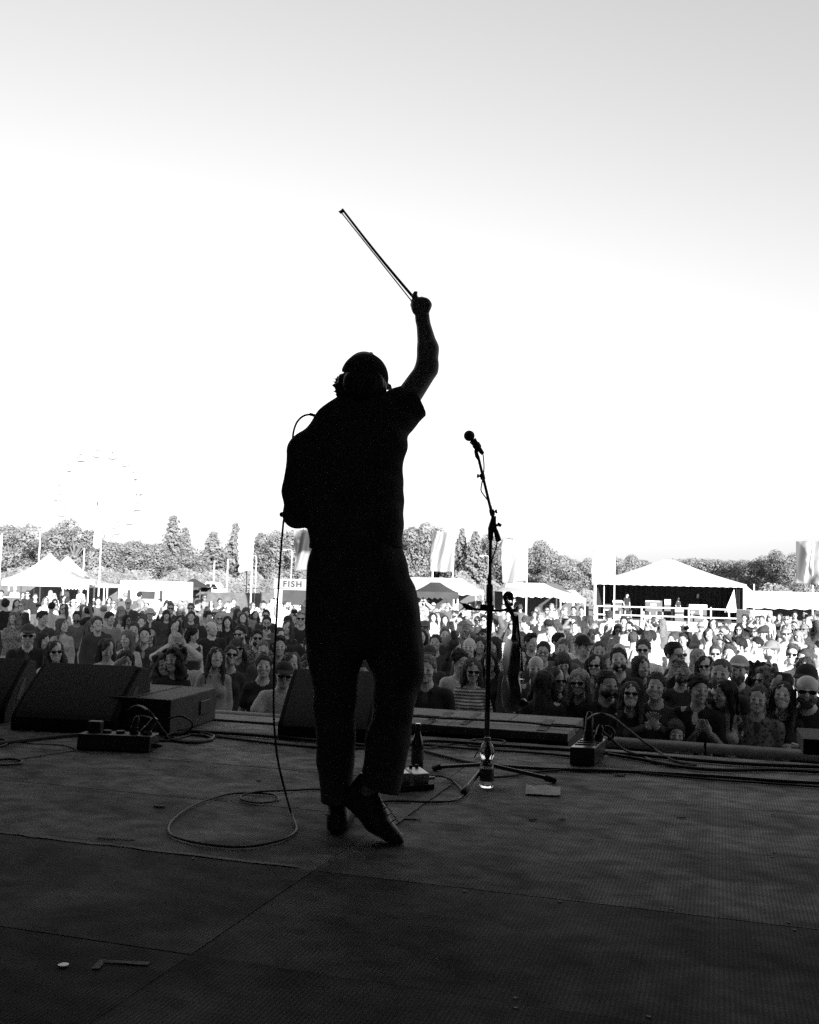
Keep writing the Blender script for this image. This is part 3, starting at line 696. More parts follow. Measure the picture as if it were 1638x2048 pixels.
# crowd barrier: rail, posts, sheet panels and foot plates
bar = empty('crowd_barrier', stg(0, 8.85, 0), 'grey metal crowd barrier with a padded top rail before the front row', 'barrier')
RAILM = mat('barrier_metal', 0.2, rough=0.5, metal=0.2, var=0.2, vscale=15)
for i in range(8):
    u0 = -6.2 + i * 1.22
    b = MB(); b.tube([stg(u0 + 0.005, 8.85, 1.115), stg(u0 + 1.205, 8.85, 1.115)], 0.045, 12); b.build('rail', RAILM, bar, smooth=True)
    b = MB(); b.box((0, 0, 0), (1.14, 0.012, 0.9), SROT.to_3x3())
    for p in b.v: p += stg(u0 + 0.61, 8.85, 0.58)
    b.build('panel', RAILM, bar)
    for du in (0.03, 1.18):
        b = MB(); b.bar(stg(u0 + du, 8.85, 0), stg(u0 + du, 8.85, 1.08), 0.025, 8); b.bar(stg(u0 + du, 8.85, 0.85), stg(u0 + du, 7.95, 0.03), 0.018, 6); b.build('post', RAILM, bar)
# ------------------------------------------------------------------ things on the stage
def profile_box(name, m, par, org, ax, dep, w, prof, bevel=0.008, smooth=False):   # a side profile (depth, height) swept along the width
    mb = MB(); mb.prism([org + dep * d + Vector((0, 0, z)) for d, z in prof], ax * w); return mb.build(name, m, par, bevel=bevel, smooth=smooth)
CAB = mat('textured_cabinet_paint', 0.024, rough=0.75, var=0.25, vscale=25, bump=0.35, bscale=380, spec=0.25)
GRILLE = mat('steel_grille', 0.022, rough=0.65, bump=0.6, bscale=700, var=0.2, vscale=60)
def monitor(fr, ang, w, label, h=0.37, group='stage monitor wedges'):
    fr = Vector(fr); ax = Vector((-math.cos(ang), -math.sin(ang), 0)); dep = Vector((-ax.y, ax.x, 0))
    if dep.y < 0: dep = -dep
    e = empty('stage_monitor', fr + ax * w / 2, label, 'loudspeaker', group)
    s = h / 0.37
    side = [(0.0, 0.0)] + [(0.33 * t ** 1.12, 0.07 + 0.30 * t ** 0.95) for t in [k / 12 for k in range(13)]] + [(0.43, 0.35), (0.46, 0.22), (0.44, 0.0)]
    side = [(d * s, z * s) for d, z in side]
    profile_box('cabinet', CAB, e, fr, ax, dep, w, side, 0.006, True)
    gr = [(d - 0.004, z + 0.006) for d, z in side[1:14]]
    o = profile_box('grille', GRILLE, e, fr + ax * 0.03, ax, dep, w - 0.06, gr + [(d + 0.012, z - 0.012) for d, z in reversed(gr)], 0.002, True)
    for q, ww in ((fr - ax * 0.003, 0.006), (fr + ax * (w - 0.003), 0.006)):     # recessed carrying handle in each side
        hd = [(0.15, 0.13), (0.20, 0.20), (0.25, 0.25), (0.285, 0.26), (0.26, 0.19), (0.20, 0.12)]
        profile_box('handle', BLKP, e, q, ax, dep, ww, [(d * s, z * s) for d, z in hd], 0.002)
    for d in (0.05, 0.40):
        mb = MB(); mb.box(fr + ax * w / 2 + dep * d * s + Vector((0, 0, 0.0)), (0.02, 0.02, 0.008)); mb.build('foot', RUB, e)
    return e
a1 = flr(20, 1458); a0 = flr(228, 1470); ang = math.atan2(a0.y - a1.y, a0.x - a1.x)
monitor(a0, ang, (a0 - a1).length, 'large black stage monitor wedge at left behind the power strip')
monitor(flr(8, 1446) , ang + R(8), 0.62, 'black stage monitor wedge cut off by the left edge of the picture')
m3 = flr(742, 1487); monitor(m3, R(-8), 0.56, 'black stage monitor wedge standing behind the performer\'s legs', 0.38)
# flat box at the front edge beside the left monitor
fb = empty('speaker_box', flr(400, 1452), 'low flat grey speaker box at the stage edge beside the wedge', 'speaker box')
q0 = flr(434, 1442); top = DECK + 0.21
pr = flr(342, 1400, top); pl = flr(262, 1391, top); qr = flr(433, 1376, top); ql = flr(300, 1368, top)
dd = (qr - pr); pl = pr + (ql - qr)
GREYB = mat('grey_box_paint', 0.06, spec=0.25, rough=0.7, var=0.25, vscale=12, bump=0.3, bscale=200)
mb = MB(); bot = lambda p: Vector((p.x, p.y, DECK + 0.004)); mb.hull8([bot(pl), bot(pr), bot(qr), bot(ql), pl, pr, qr, ql]); mb.build('cabinet', GREYB, fb, bevel=0.006)
mid = (pr + pl) / 2; mid2 = (qr + ql) / 2; strip('joint', mid + Vector((0, 0, 0.0)), mid2, 0.012, TAPE, fb, z=0.003)
nrm = (qr - pr).cross(Vector((0, 0, 1))).normalized(); mb = MB()
c = pr + (qr - pr) * 0.72; mb.box(c + nrm * 0.004 - Vector((0, 0, 0.1)), (0.16, 0.012, 0.09), Matrix.Rotation(math.atan2((qr - pr).y, (qr - pr).x), 3, 'Z')); mb.build('handle', BLKP, fb, bevel=0.004)
# black box with rails at the right edge beyond the barrier end
rb = flr(1600, 1512)
mb = MB(); c = flr(1690, 1545) + SV * 0.7; mb.box(Vector((c.x + 0.15, c.y, DECK + 0.05)), (0.62, 0.5, 0.09), SROT.to_3x3()); mb.build('flight_case', CAB, bevel=0.006, label='black flat case on the deck at the right picture edge', cat='case')

def cable(pts, r=0.0045, label='', name='cable', z=None, sub=7, group='cables across the stage floor', m=RUB):
    P = []
    for p in pts:
        if isinstance(p, Vector): P.append(p)
        else:
            f = flr(p[0], p[1], DECK + (p[2] if len(p) > 2 else r + 0.001)); P.append(f)
    mb = MB(); mb.tube(spline(P, sub), r, 7); return mb.build(name, m, smooth=True, label=label, cat='cable', group=group)
cable([(-30, 1490), (150, 1470), (330, 1462), (480, 1468), (640, 1482), (760, 1492), (860, 1482), (1000, 1491), (1140, 1500, 0.006), (1300, 1512), (1480, 1527), (1700, 1537), (2000, 1560)], 0.011, 'thick black cable running along the whole front edge of the stage')
cable([(300, 1466), (420, 1472), (560, 1488), (700, 1497), (820, 1489), (930, 1497), (1060, 1505), (1150, 1513)], 0.007, 'black cable looping from the left monitor towards the right power box')
cable([(830, 1497), (900, 1515), (960, 1528), (1080, 1537), (1250, 1543), (1420, 1552), (1560, 1562), (1700, 1570), (2000, 1592)], 0.009, 'thick black cable crossing the deck behind the set list to the right')
cable([(985, 1555), (1020, 1552), (1080, 1543), (1160, 1540), (1280, 1546), (1440, 1560), (1700, 1578), (2000, 1606)], 0.006, 'thin black cable running from the water bottle to the right edge')
cable([(1216, 1508), (1290, 1520), (1360, 1533), (1440, 1540), (1560, 1540), (1700, 1548), (2000, 1570)], 0.01, 'doubled black cable lying beside the right power box')
cable([(820, 1500), (870, 1494), (930, 1482), (975, 1478), (1010, 1482), (990, 1490), (950, 1492), (930, 1486), (950, 1478)], 0.005, 'small cable loop behind the beer bottle')
cable([flr(250, 1425, DECK + 0.12), flr(275, 1412, DECK + 0.2), flr(300, 1425, DECK + 0.2), flr(318, 1450, DECK + 0.1), (335, 1470), (365, 1482), (405, 1482), (428, 1474), (410, 1466), (370, 1464), (335, 1470), (345, 1480), (390, 1485), (425, 1478), (400, 1468)], 0.008, 'coiled black cable lying by the left power strip')
cable([flr(262, 1430, DECK + 0.1), flr(300, 1436, DECK + 0.13), flr(312, 1458, DECK + 0.08), (305, 1475), (330, 1482), (380, 1470)], 0.006, 'short black cable looping out of the left power strip')
cable([flr(330, 1440, DECK + 0.1), flr(360, 1432, DECK + 0.14), flr(384, 1445, DECK + 0.1), flr(378, 1462, DECK + 0.03), (350, 1470), (320, 1465)], 0.006, 'arched black cable standing above the coil')
cable([(-20, 1496), (10, 1490), (14, 1482), (0, 1478), (-20, 1480)], 0.006, 'short black cable by the left picture edge')
cable([(-10, 1520), (20, 1518), (42, 1521), (40, 1527), (10, 1530), (-10, 1528)], 0.006, 'flat coil of black cable at the left picture edge')
cable([(40, 1518), (90, 1510), (150, 1500), (120, 1490), (60, 1487), (30, 1480)], 0.003, 'thin black wire winding from the left monitor')
cable([flr(1175, 1440, DECK + 0.2), flr(1195, 1428, DECK + 0.3), flr(1225, 1435, DECK + 0.28), flr(1260, 1462, DECK + 0.16), flr(1300, 1492, DECK + 0.05), (1345, 1520), (1392, 1530)], 0.007, 'black cable arching high out of the right power box')
cable([flr(1205, 1462, DECK + 0.16), flr(1225, 1480, DECK + 0.12), flr(1250, 1500, DECK + 0.05), (1285, 1512), (1310, 1524), (1350, 1531), (1388, 1531)], 0.007, 'black cable drooping from the right power box to the deck')
cable([flr(862, 1552, DECK + 0.035), flr(885, 1553, DECK + 0.03), (905, 1562), (922, 1578), (925, 1592), (905, 1602), (860, 1604), (790, 1602), (760, 1604)], 0.0045, 'thin black cable curling out of the effects pedal')
cable([(820, 1432, 0.075), (880, 1436, 0.075), (960, 1440, 0.072), (1050, 1445, 0.072), (1110, 1452, 0.07), (1170, 1456, 0.07), (1200, 1470, 0.02)], 0.007, 'black cable resting on the raised front boards')
# power strips
def plug(c, d, par, r=0.022, L=0.09):
    mb = MB(); d = Vector(d).normalized(); c = Vector(c); mb.tube([c, c + d * L * 0.35, c + d * L * 0.36, c + d * L * 0.8, c + d * L], [r, r, r * 0.8, r * 0.75, r * 0.4], 10); return mb.build('plug', BLKP, par, smooth=True)
pb = empty('power_strip', flr(225, 1500), 'black power distribution strip with plugs in front of the left monitor', 'power strip', 'power boxes on the deck')
c0 = flr(152, 1500); c1 = flr(298, 1506); d_ = (c1 - c0).normalized(); n_ = Vector((-d_.y, d_.x, 0)); L_ = (c1 - c0).length
mb = MB(); Z = Vector((0, 0, 1)); mb.hull8([c0 + Z * .002, c1 + Z * .002, c1 + n_ * .16 + Z * .002, c0 + n_ * .16 + Z * .002, c0 + n_ * .01 + Z * .085, c1 + n_ * .01 + Z * .085, c1 + n_ * .15 + Z * .085, c0 + n_ * .15 + Z * .085]); mb.build('housing', BLKP, pb, bevel=0.006)
for i in range(5):
    mb = MB(); mb.lathe([(0.024, 0), (0.024, 0.012), (0.018, 0.014)], 12, c0 + d_ * (0.06 + i * 0.075) + n_ * 0.08 + Z * 0.086); mb.build('socket', RUB, pb)
plug(c0 + d_ * 0.28 + n_ * 0.08 + Z * 0.09, (0.2, 0.1, 1), pb); plug(c0 + d_ * 0.33 + n_ * 0.1 + Z * 0.08, (0.6, 0, 0.8), pb, 0.026, 0.11); plug(c1 + n_ * 0.06 + Z * 0.03, (1, -0.1, 0), pb, 0.014, 0.05)
mb = MB(); mb.box(c0 + d_ * 0.06 + n_ * 0.1 + Z * 0.115, (0.075, 0.05, 0.055), Matrix.Rotation(math.atan2(d_.y, d_.x), 3, 'Z')); mb.build('adapter', BLKP, pb, bevel=0.005)
pb = empty('power_box', flr(1165, 1530), 'black power box with upright plugs beside the right cables', 'power box', 'power boxes on the deck')
c0 = flr(1139, 1531); c1 = flr(1189, 1533); c3 = flr(1211, 1512); d_ = (c1 - c0).normalized(); n_ = (c3 - c1).normalized(); wd = (c1 - c0).length; dp = (c3 - c1).length
mb = MB(); mb.hull8([c0 + Z * .002, c1 + Z * .002, c1 + n_ * dp + Z * .002, c0 + n_ * dp + Z * .002, c0 + Z * .095, c1 + Z * .095, c1 + n_ * dp + Z * .095, c0 + n_ * dp + Z * .095]); mb.build('housing', BLKM, pb, bevel=0.006)
for k in (0.3, 0.5, 0.7):
    mb = MB(); mb.box((c0 + c1) / 2 + n_ * dp * k + Z * 0.0975, (wd * 0.9, 0.02, 0.005), Matrix.Rotation(math.atan2(d_.y, d_.x), 3, 'Z')); mb.build('ridge', BLKP, pb)
plug(c0 + d_ * 0.05 + n_ * dp * 0.75 + Z * 0.09, (0.05, 0.1, 1), pb, 0.03, 0.16); plug(c1 + n_ * dp * 0.8 + Z * 0.09 - d_ * 0.03, (0.2, 0.2, 1), pb, 0.026, 0.09)
mb = MB(); tt = [c1 + n_ * dp * 0.8 + Z * 0.1 + Vector((0.02 + 0.035 * math.sin(k * .5), 0, 0.035 - 0.035 * math.cos(k * .5))) for k in range(8)]; mb.tube(tt, 0.009, 8); mb.build('plug_lead', RUB, pb, smooth=True)

# pedal, bottles, set list, small litter
pd = empty('effects_pedal', flr(830, 1582), 'small metal effects pedal on a black base beside the right foot', 'effects pedal')
PEDM = mat('pedal_metal', 0.4, rough=0.35, metal=0.8, var=0.2, vscale=40)
c0 = flr(770, 1586); c1 = flr(862, 1580); an = math.atan2(c1.y - c0.y, c1.x - c0.x); RZ = Matrix.Rotation(an, 3, 'Z'); cc = (c0 + c1) / 2 + Vector((0, 0.07, 0))
mb = MB(); mb.box(cc + Z * 0.014, (0.2, 0.14, 0.026), RZ); mb.build('base', BLKP, pd, bevel=0.004)
mb = MB(); mb.box(cc + RZ @ Vector((0.045, 0.005, 0.053)), (0.075, 0.11, 0.05), RZ @ Matrix.Rotation(R(6), 3, 'X')); mb.build('pedal_case', PEDM, pd, bevel=0.006)
mb = MB(); mb.box(cc + RZ @ Vector((-0.045, 0.01, 0.055)), (0.075, 0.11, 0.055), RZ @ Matrix.Rotation(R(6), 3, 'X')); mb.build('pedal_case', PEDM, pd, bevel=0.006)
for k in (-0.06, -0.03, 0.03, 0.06): mb = MB(); mb.lathe([(0.008, 0), (0.008, 0.012), (0.006, 0.014)], 10, cc + RZ @ Vector((k, 0.045, 0.082))); mb.build('knob', BLKP, pd)
mb = MB(); mb.tube([cc + RZ @ Vector((0.08, 0, 0.04)), cc + RZ @ Vector((0.13, 0, 0.04))], 0.007, 8); mb.build('jack_plug', STEEL, pd)
bb = flr(834, 1541)
be = empty('beer_bottle', bb, 'brown glass beer bottle standing behind the effects pedal', 'bottle')
BRN = mat('brown_glass', 0.02, rough=0.06, spec=0.8)
prof = [(0.0, 0.0), (0.027, 0.0), (0.0305, 0.006), (0.0305, 0.125), (0.028, 0.142), (0.019, 0.172), (0.0145, 0.19), (0.0130, 0.217), (0.0145, 0.219), (0.0145, 0.226), (0.0132, 0.228), (0.0132, 0.232), (0.0, 0.232)]
mb = MB(); mb.lathe(prof[1:-1], 24, bb); mb.build('glass', BRN, be, smooth=True)
mb = MB(); mb.lathe([(0.0309, 0.04), (0.0312, 0.041), (0.0312, 0.105), (0.0309, 0.106)], 24, bb); mb.build('label', mat('bottle_label', 0.06, rough=0.6, var=0.4, vscale=70), be, smooth=True)
wb = flr(973, 1574)
we = empty('water_bottle', wb, 'clear plastic water bottle half full beside the microphone stand', 'bottle')
CLR = mat('clear_plastic', 1.0, rough=0.02, trans=1.0, ior=1.34)
prof = [(0.0, 0.006), (0.016, 0.001), (0.028, 0.0), (0.0325, 0.008), (0.0335, 0.02), (0.0335, 0.088), (0.031, 0.102), (0.0245, 0.118), (0.0245, 0.128), (0.0315, 0.142), (0.0335, 0.158), (0.032, 0.176), (0.024, 0.196), (0.0135, 0.207), (0.0125, 0.213), (0.0, 0.213)]
mb = MB(); mb.lathe(prof[1:-1], 28, wb); mb.build('bottle_body', CLR, we, smooth=True)
mb = MB(); mb.lathe([(0.015, 0.209), (0.0155, 0.21), (0.0155, 0.224), (0.0145, 0.226)], 18, wb); mb.build('screw_cap', mat('cap_plastic', 0.18, rough=0.4), we, smooth=True)
mb = MB(); mb.lathe([(0.0338, 0.03), (0.0342, 0.031), (0.0342, 0.086), (0.0338, 0.087)], 28, wb); mb.build('label', mat('bottle_wrap', 0.10, rough=0.5, var=0.4, vscale=60), we, smooth=True)
r_ = random.Random(4); mb = MB(); nx_, ny_ = 12, 6
A, B, C_, D = flr(1050, 1590), flr(1121, 1594), flr(1121, 1577), flr(1052, 1573)
for i in range(nx_ + 1):
    for j in range(ny_ + 1):
        s, t = i / nx_, j / ny_; p = (A * (1 - s) + B * s) * (1 - t) + (D * (1 - s) + C_ * s) * t
        mb.v.append(Vector((p.x, p.y, DECK + 0.004 + 0.006 * abs(math.sin(s * 5 + t * 2)) * (0.4 + t) + r_.uniform(0, 0.002))))
mb.f = [(i * (ny_ + 1) + j, (i + 1) * (ny_ + 1) + j, (i + 1) * (ny_ + 1) + j + 1, i * (ny_ + 1) + j + 1) for i in range(nx_) for j in range(ny_)]
mb.build('set_list', mat('worn_paper', 0.42, rough=0.9, var=0.15, vscale=14), label='small creased paper sheet lying right of the water bottle', cat='paper', smooth=True)
mb = MB(); mb.lathe([(0.0, 0), (0.011, 0), (0.0125, 0.0006), (0.009, 0.0012)], 16, flr(127, 1931) + Z * 0.002); o = mb.build('plectrum', mat('white_plectrum', 0.95, rough=0.3), label='white round plectrum on the dark boards at lower left', cat='plectrum')
litter = [((874, 1921), .004, .5), ((981, 1963), .003, .4), ((1546, 1631), .008, .3), ((318, 1613), .035, .03), ((1365, 1636), .02, .03), ((1240, 1552), .03, .03), ((1064, 1640), .018, .02), ((516, 1562), .02, .02), ((1126, 1640), .016, .03), ((300, 1522), .008, .02), ((1090, 1555), .016, .03)]
for i, ((x, y), s, gq) in enumerate(litter):
    p = flr(x, y); mb = MB(); r_ = random.Random(i); k = 7
    pol = [p + Vector((math.cos(a * 6.283 / k) * s * r_.uniform(.5, 1.3), math.sin(a * 6.283 / k) * s * 0.6 * r_.uniform(.4, 1.3), 0.002)) for a in range(k)]; mb.prism(pol, (0, 0, 0.003))
    wh = ['white scrap on the black boards near the bottom middle', 'tiny pale scrap at the bottom of the deck right of centre', 'pale flake on the boards at far right', 'dark scuffed scrap inside the cable loop', 'dark crumb on the right boards below the cables', 'dark strip of tape right of the power box', 'dark crumb in front of the set list', 'dark crumb between coil and performer', 'dark crumb right of the set list', 'small crumb in front of the left power strip', 'dark shred between stand foot and set list'][i]
    mb.build('litter', mat('litter%d' % int(gq * 100), gq, rough=0.8), label=wh, cat='litter', group='litter on the deck')

# microphone stand
L1, L2, L3 = flr(870, 1541), flr(1107, 1566), flr(928, 1590)
BC = (L1 + L2 + L3) / 3; YB = BC.y
tp = at(984, 1066, YB); BC = Vector((at(977, 1300, YB).x, YB, DECK))
ms = empty('microphone_stand', BC, 'black tripod microphone boom stand right of the performer', 'microphone stand')
pt = lambda x, y, dy=0.0: at(x, y, YB + dy)
zt = pt(984, 1066).z
mb = MB(); mb.tube([BC + Z * 0.05, Vector((BC.x, YB, pt(978, 1180).z))], 0.0125, 12); mb.build('lower_tube', BLKM, ms, smooth=True)
mb = MB(); mb.tube([Vector((BC.x, YB, pt(978, 1185).z)), Vector((BC.x, YB, zt))], 0.0085, 12); mb.build('upper_tube', BLKM, ms, smooth=True)
for y0, y1, r in ((1168, 1205, 0.0165), (1062, 1080, 0.0135)):
    mb = MB(); mb.tube([Vector((BC.x, YB, pt(978, y).z)) for y in (y0, y0 + 3, y1 - 3, y1)], [r * .7, r, r, r * .8], 12); mb.build('clutch', BLKP, ms, smooth=True)
hub = BC + Z * 0.085
mb = MB(); mb.tube([BC + Z * 0.035, BC + Z * 0.045, BC + Z * 0.12, BC + Z * 0.13], [0.014, 0.026, 0.026, 0.014], 12); mb.build('hub', BLKP, ms, smooth=True)
for E in (L1, L2, L3):
    d = (E - hub).normalized(); mb = MB(); mb.tube([hub, E + Z * 0.016], 0.0095, 10); lg = mb.build('leg', BLKM, ms, smooth=True)
    mb = MB(); e2 = E + Z * 0.014; mb.tube([e2 - d * 0.045, e2 - d * 0.04, e2 + d * 0.008, e2 + d * 0.014], [0.011, 0.0155, 0.0155, 0.009], 10); mb.build('rubber_foot', RUB, lg, smooth=True)
JT = pt(985, 1050); mb = MB(); mb.tube([Vector((BC.x, YB, zt - 0.01)), pt(982, 1058), pt(986, 1045), pt(988, 1032)], [0.012, 0.016, 0.016, 0.011], 10); mb.build('boom_clamp', BLKP, ms, smooth=True)
mb = MB(); mb.tube([pt(984, 1051), pt(1000, 1050)], 0.006, 8); mb.tube([pt(997, 1052), pt(1000, 1047)], 0.011, 8); mb.build('clamp_knob', BLKP, ms, smooth=True)
mb = MB(); mb.tube([pt(995, 1075), pt(956, 912)], 0.0072, 10); mb.build('boom', BLKM, ms, smooth=True)
mb = MB(); mb.tube([pt(990, 1056), pt(992, 1063), pt(997, 1081), pt(998, 1083)], [0.007, 0.012, 0.015, 0.01], 10); mb.build('counterweight', BLKP, ms, smooth=True)
for (x, y), (kx, ky) in (((965, 953), (956, 952)), ((984, 1025), (992, 1023))):
    mb = MB(); d = (pt(956, 912) - pt(995, 1075)).normalized(); c = pt(x, y); mb.tube([c - d * 0.014, c + d * 0.014], 0.0125, 10); mb.build('boom_collar', BLKP, ms, smooth=True)
    mb = MB(); k_ = pt(kx, ky); mb.tube([c, k_], 0.005, 8); mb.tube([k_ - (c - k_) * 0.25, k_ + (c - k_) * 0.15], 0.0095, 8); mb.build('thumb_screw', BLKP, ms, smooth=True)
mb = MB(); mb.tube([pt(957, 918), pt(954, 912), pt(952, 903), pt(951, 899)], [0.008, 0.0105, 0.0095, 0.006], 10); mb.build('clip_mount', BLKP, ms, smooth=True)
mc = empty('microphone', pt(952, 890), 'black ball-head vocal microphone clipped on top of the boom', 'microphone')
a, b_ = pt(966, 908), pt(938, 871); d = (b_ - a).normalized(); L_ = (b_ - a).length
mb = MB(); mb.tube([a, a + d * .01, a + d * L_ * .3, a + d * L_ * .75], [0.009, 0.0105, 0.013, 0.019], 14); mb.build('handle', BLKM, mc, smooth=True)
mb = MB(); mb.tube([a + d * L_ * .28, a + d * L_ * .33, a + d * L_ * .52, a + d * L_ * .56], [0.014, 0.019, 0.021, 0.016], 12); mb.build('clip', BLKP, mc, smooth=True)
bc = b_ - d * 0.002; mb = MB(); mb.tube([bc + d * 0.0265 * math.cos(t) for t in [math.pi - k * math.pi / 12 for k in range(13)]], [max(0.001, 0.0265 * math.sin(k * math.pi / 12)) for k in range(13)], 18); mb.build('grille_ball', GRILLE, mc, smooth=True)
def acable(pts, r, label, Y=YB): return cable([pt(*p) for p in pts], r, label)
o = acable([(966, 908), (968, 930, -.01), (967, 948, -.02), (964, 965, -.02), (962, 980, .0), (966, 988, .02), (975, 1000, .02), (982, 1012, -.02), (985, 1024, -.02), (990, 1040, -.02), (994, 1070, -.02), (993, 1092, -.01), (986, 1115, .0), (979, 1140, -.02), (976, 1165, -.02), (983, 1190, -.02), (984, 1225, -.02), (983, 1255, -.02), (978, 1300, -.02), (975, 1360, .02), (974, 1440, -.02), (969, 1490, .0), (958, 1500, .03), (948, 1515, .0)] , 0.0032, 'thin black cable winding down the microphone stand from the microphone')

# instrument hanger on the stand and the violin hanging from it
hz = pt(977, 1216)
hg = empty('instrument_hanger', hz, 'black two-armed instrument hanger clamped to the microphone stand', 'instrument hanger')
mb = MB(); mb.box(hz, (0.05, 0.04, 0.03)); mb.box(pt(966, 1213), (0.03, 0.035, 0.022)); mb.build('clamp', BLKP, hg, bevel=0.004)
mb = MB(); mb.tube(spline([pt(975, 1219), pt(955, 1219, -.02), pt(938, 1215, -.03), pt(927, 1209, -.04), pt(918, 1204, -.05)], 5), [0.006] * 8 + [0.009, 0.012, 0.0135, 0.0135, 0.013, 0.012, 0.011, 0.008, 0.004, 0.003, 0.003, 0.002, 0.002][:13], 8); mb.build('arm', BLKM, hg, smooth=True)
mb = MB(); mb.tube(spline([pt(980, 1221), pt(1000, 1221, -.01), pt(1012, 1219, -.02), pt(1019, 1214, -.02)], 5), 0.006, 8); mb.build('arm', BLKM, hg, smooth=True)
mb = MB(); mb.tube(spline([pt(1012, 1221, .03), pt(1022, 1221, .035), pt(1031, 1218, .03), pt(1036, 1212, .02)], 5), 0.006, 8); mb.build('arm', BLKM, hg, smooth=True)
VARN = mat('violin_varnish', 0.07, rough=0.22, var=0.3, vscale=30, spec=0.6); EBON = mat('ebony', 0.02, rough=0.3)
vo = pt(1021, 1424); vtop = pt(1026, 1186)
vi = empty('violin', vo, 'varnished violin hanging scroll-up from the hanger on the microphone stand', 'violin')
zx = (vtop - vo).normalized(); nrm = Vector((0.975, 0.21, 0)); nrm = (nrm - zx * nrm.dot(zx)).normalized(); wx = zx.cross(nrm).normalized()
VL = (vtop - vo).length; k = VL / 0.585
def vp(w, z, t): return vo + (wx * w + zx * z + nrm * t) * k
half = [(0.0, 0.0), (0.045, 0.004), (0.08, 0.022), (0.102, 0.06), (0.103, 0.10), (0.088, 0.13), (0.066, 0.15), (0.056, 0.175), (0.058, 0.205), (0.072, 0.222), (0.080, 0.245), (0.083, 0.28), (0.074, 0.32), (0.05, 0.346), (0.02, 0.355), (0.0, 0.356)]
out = half + [(-w, z) for w, z in half[-2:0:-1]]; N_ = len(out)
def plate(t0, dome, s=1.0):
    rings = [(1.0, 0.0), (0.94, 0.25), (0.75, 0.7), (0.45, 0.95), (0.15, 1.0)]; mb = MB()
    for q, hgt in rings: mb.v += [vp(w * q * s, 0.178 + (z - 0.178) * (0.25 * (1 - q) * 0 + q) * s, t0 + dome * hgt) for w, z in out]
    for i in range(len(rings) - 1): mb.f += [(i * N_ + j, i * N_ + (j + 1) % N_, (i + 1) * N_ + (j + 1) % N_, (i + 1) * N_ + j) for j in range(N_)]
    mb.f.append(tuple((len(rings) - 1) * N_ + j for j in range(N_))); return mb
plate(0.017, 0.014, 1.02).build('front_plate', VARN, vi, smooth=True); plate(-0.017, -0.014, 1.02).build('back_plate', VARN, vi, smooth=True)
mb = MB(); mb.prism([vp(w, z, -0.017) for w, z in out], nrm * 0.034 * k); mb.build('ribs', VARN, vi, smooth=True)
mb = MB(); mb.tube(spline([vp(0, 0.33, 0.006), vp(0, 0.40, 0.010), vp(0, 0.455, 0.008), vp(0, 0.49, -0.006), vp(0, 0.52, -0.024), vp(0, 0.545, -0.038)], 4), [0.014 * k] * 3 + [0.011 * k] * 9 + [0.013 * k] * 6 + [0.011 * k] * 3, 10); mb.build('neck', VARN, vi, smooth=True)
mb = MB(); sp = [vp(0, 0.545, -0.038)] + [vp(0, 0.567 + 0.019 * math.sin(a) * (1 - i * .02), -0.022 + 0.021 * math.cos(a) * (1 - i * .02)) for i, a in enumerate([3.5 - x * 0.33 for x in range(16)])]
mb.tube(sp, [0.010 * k] * 6 + [0.0095 * k] * 5 + [0.009 * k] * 4 + [0.0085 * k, 0.008 * k], 10); mb.tube([vp(-0.018, 0.567, -0.021), vp(0.018, 0.567, -0.021)], 0.011 * k, 10); mb.build('scroll', VARN, vi, smooth=True)
for z_, sd in ((0.485, 1), (0.50, -1), (0.515, 1), (0.53, -1)):
    tq = -0.004 - (z_ - 0.485) * 0.6; mb = MB(); mb.tube([vp(-0.012 * sd, z_, tq), vp(0.03 * sd, z_, tq + 0.008)], 0.004 * k, 7); mb.tube([vp(0.03 * sd, z_, tq + 0.008), vp(0.045 * sd, z_, tq + 0.012)], 0.009 * k, 7); mb.build('peg', EBON, vi, smooth=True)
mb = MB(); mb.hull8([vp(-0.021, 0.20, 0.047), vp(0.021, 0.20, 0.047), vp(0.012, 0.475, 0.016), vp(-0.012, 0.475, 0.016), vp(-0.021, 0.20, 0.055), vp(0.021, 0.20, 0.055), vp(0.012, 0.475, 0.024), vp(-0.012, 0.475, 0.024)]); mb.build('fingerboard', EBON, vi)
mb = MB(); mb.hull8([vp(-0.02, 0.158, 0.029), vp(0.02, 0.158, 0.029), vp(0.02, 0.162, 0.029), vp(-0.02, 0.162, 0.029), vp(-0.018, 0.159, 0.064), vp(0.018, 0.159, 0.064), vp(0.018, 0.161, 0.064), vp(-0.018, 0.161, 0.064)]); mb.build('bridge', VARN, vi)
mb = MB(); mb.hull8([vp(-0.008, 0.01, 0.034), vp(0.008, 0.01, 0.034), vp(0.02, 0.115, 0.044), vp(-0.02, 0.115, 0.044), vp(-0.008, 0.01, 0.042), vp(0.008, 0.01, 0.042), vp(0.02, 0.115, 0.052), vp(-0.02, 0.115, 0.052)]); mb.build('tailpiece', EBON, vi, bevel=0.002)
mb = MB(); mb.tube([vp(-0.02, 0.035, 0.03), vp(-0.05, 0.05, 0.05), vp(-0.07, 0.05, 0.055)], [0.012 * k, 0.024 * k, 0.012 * k], 10); mb.build('chin_rest', EBON, vi, smooth=True)
for w_ in (-0.012, -0.004, 0.004, 0.012):
    mb = MB(); mb.tube([vp(w_, 0.11, 0.053), vp(w_, 0.16, 0.066), vp(w_ * 0.5, 0.478, 0.027)], 0.0008, 4); mb.build('string', STEEL, vi)
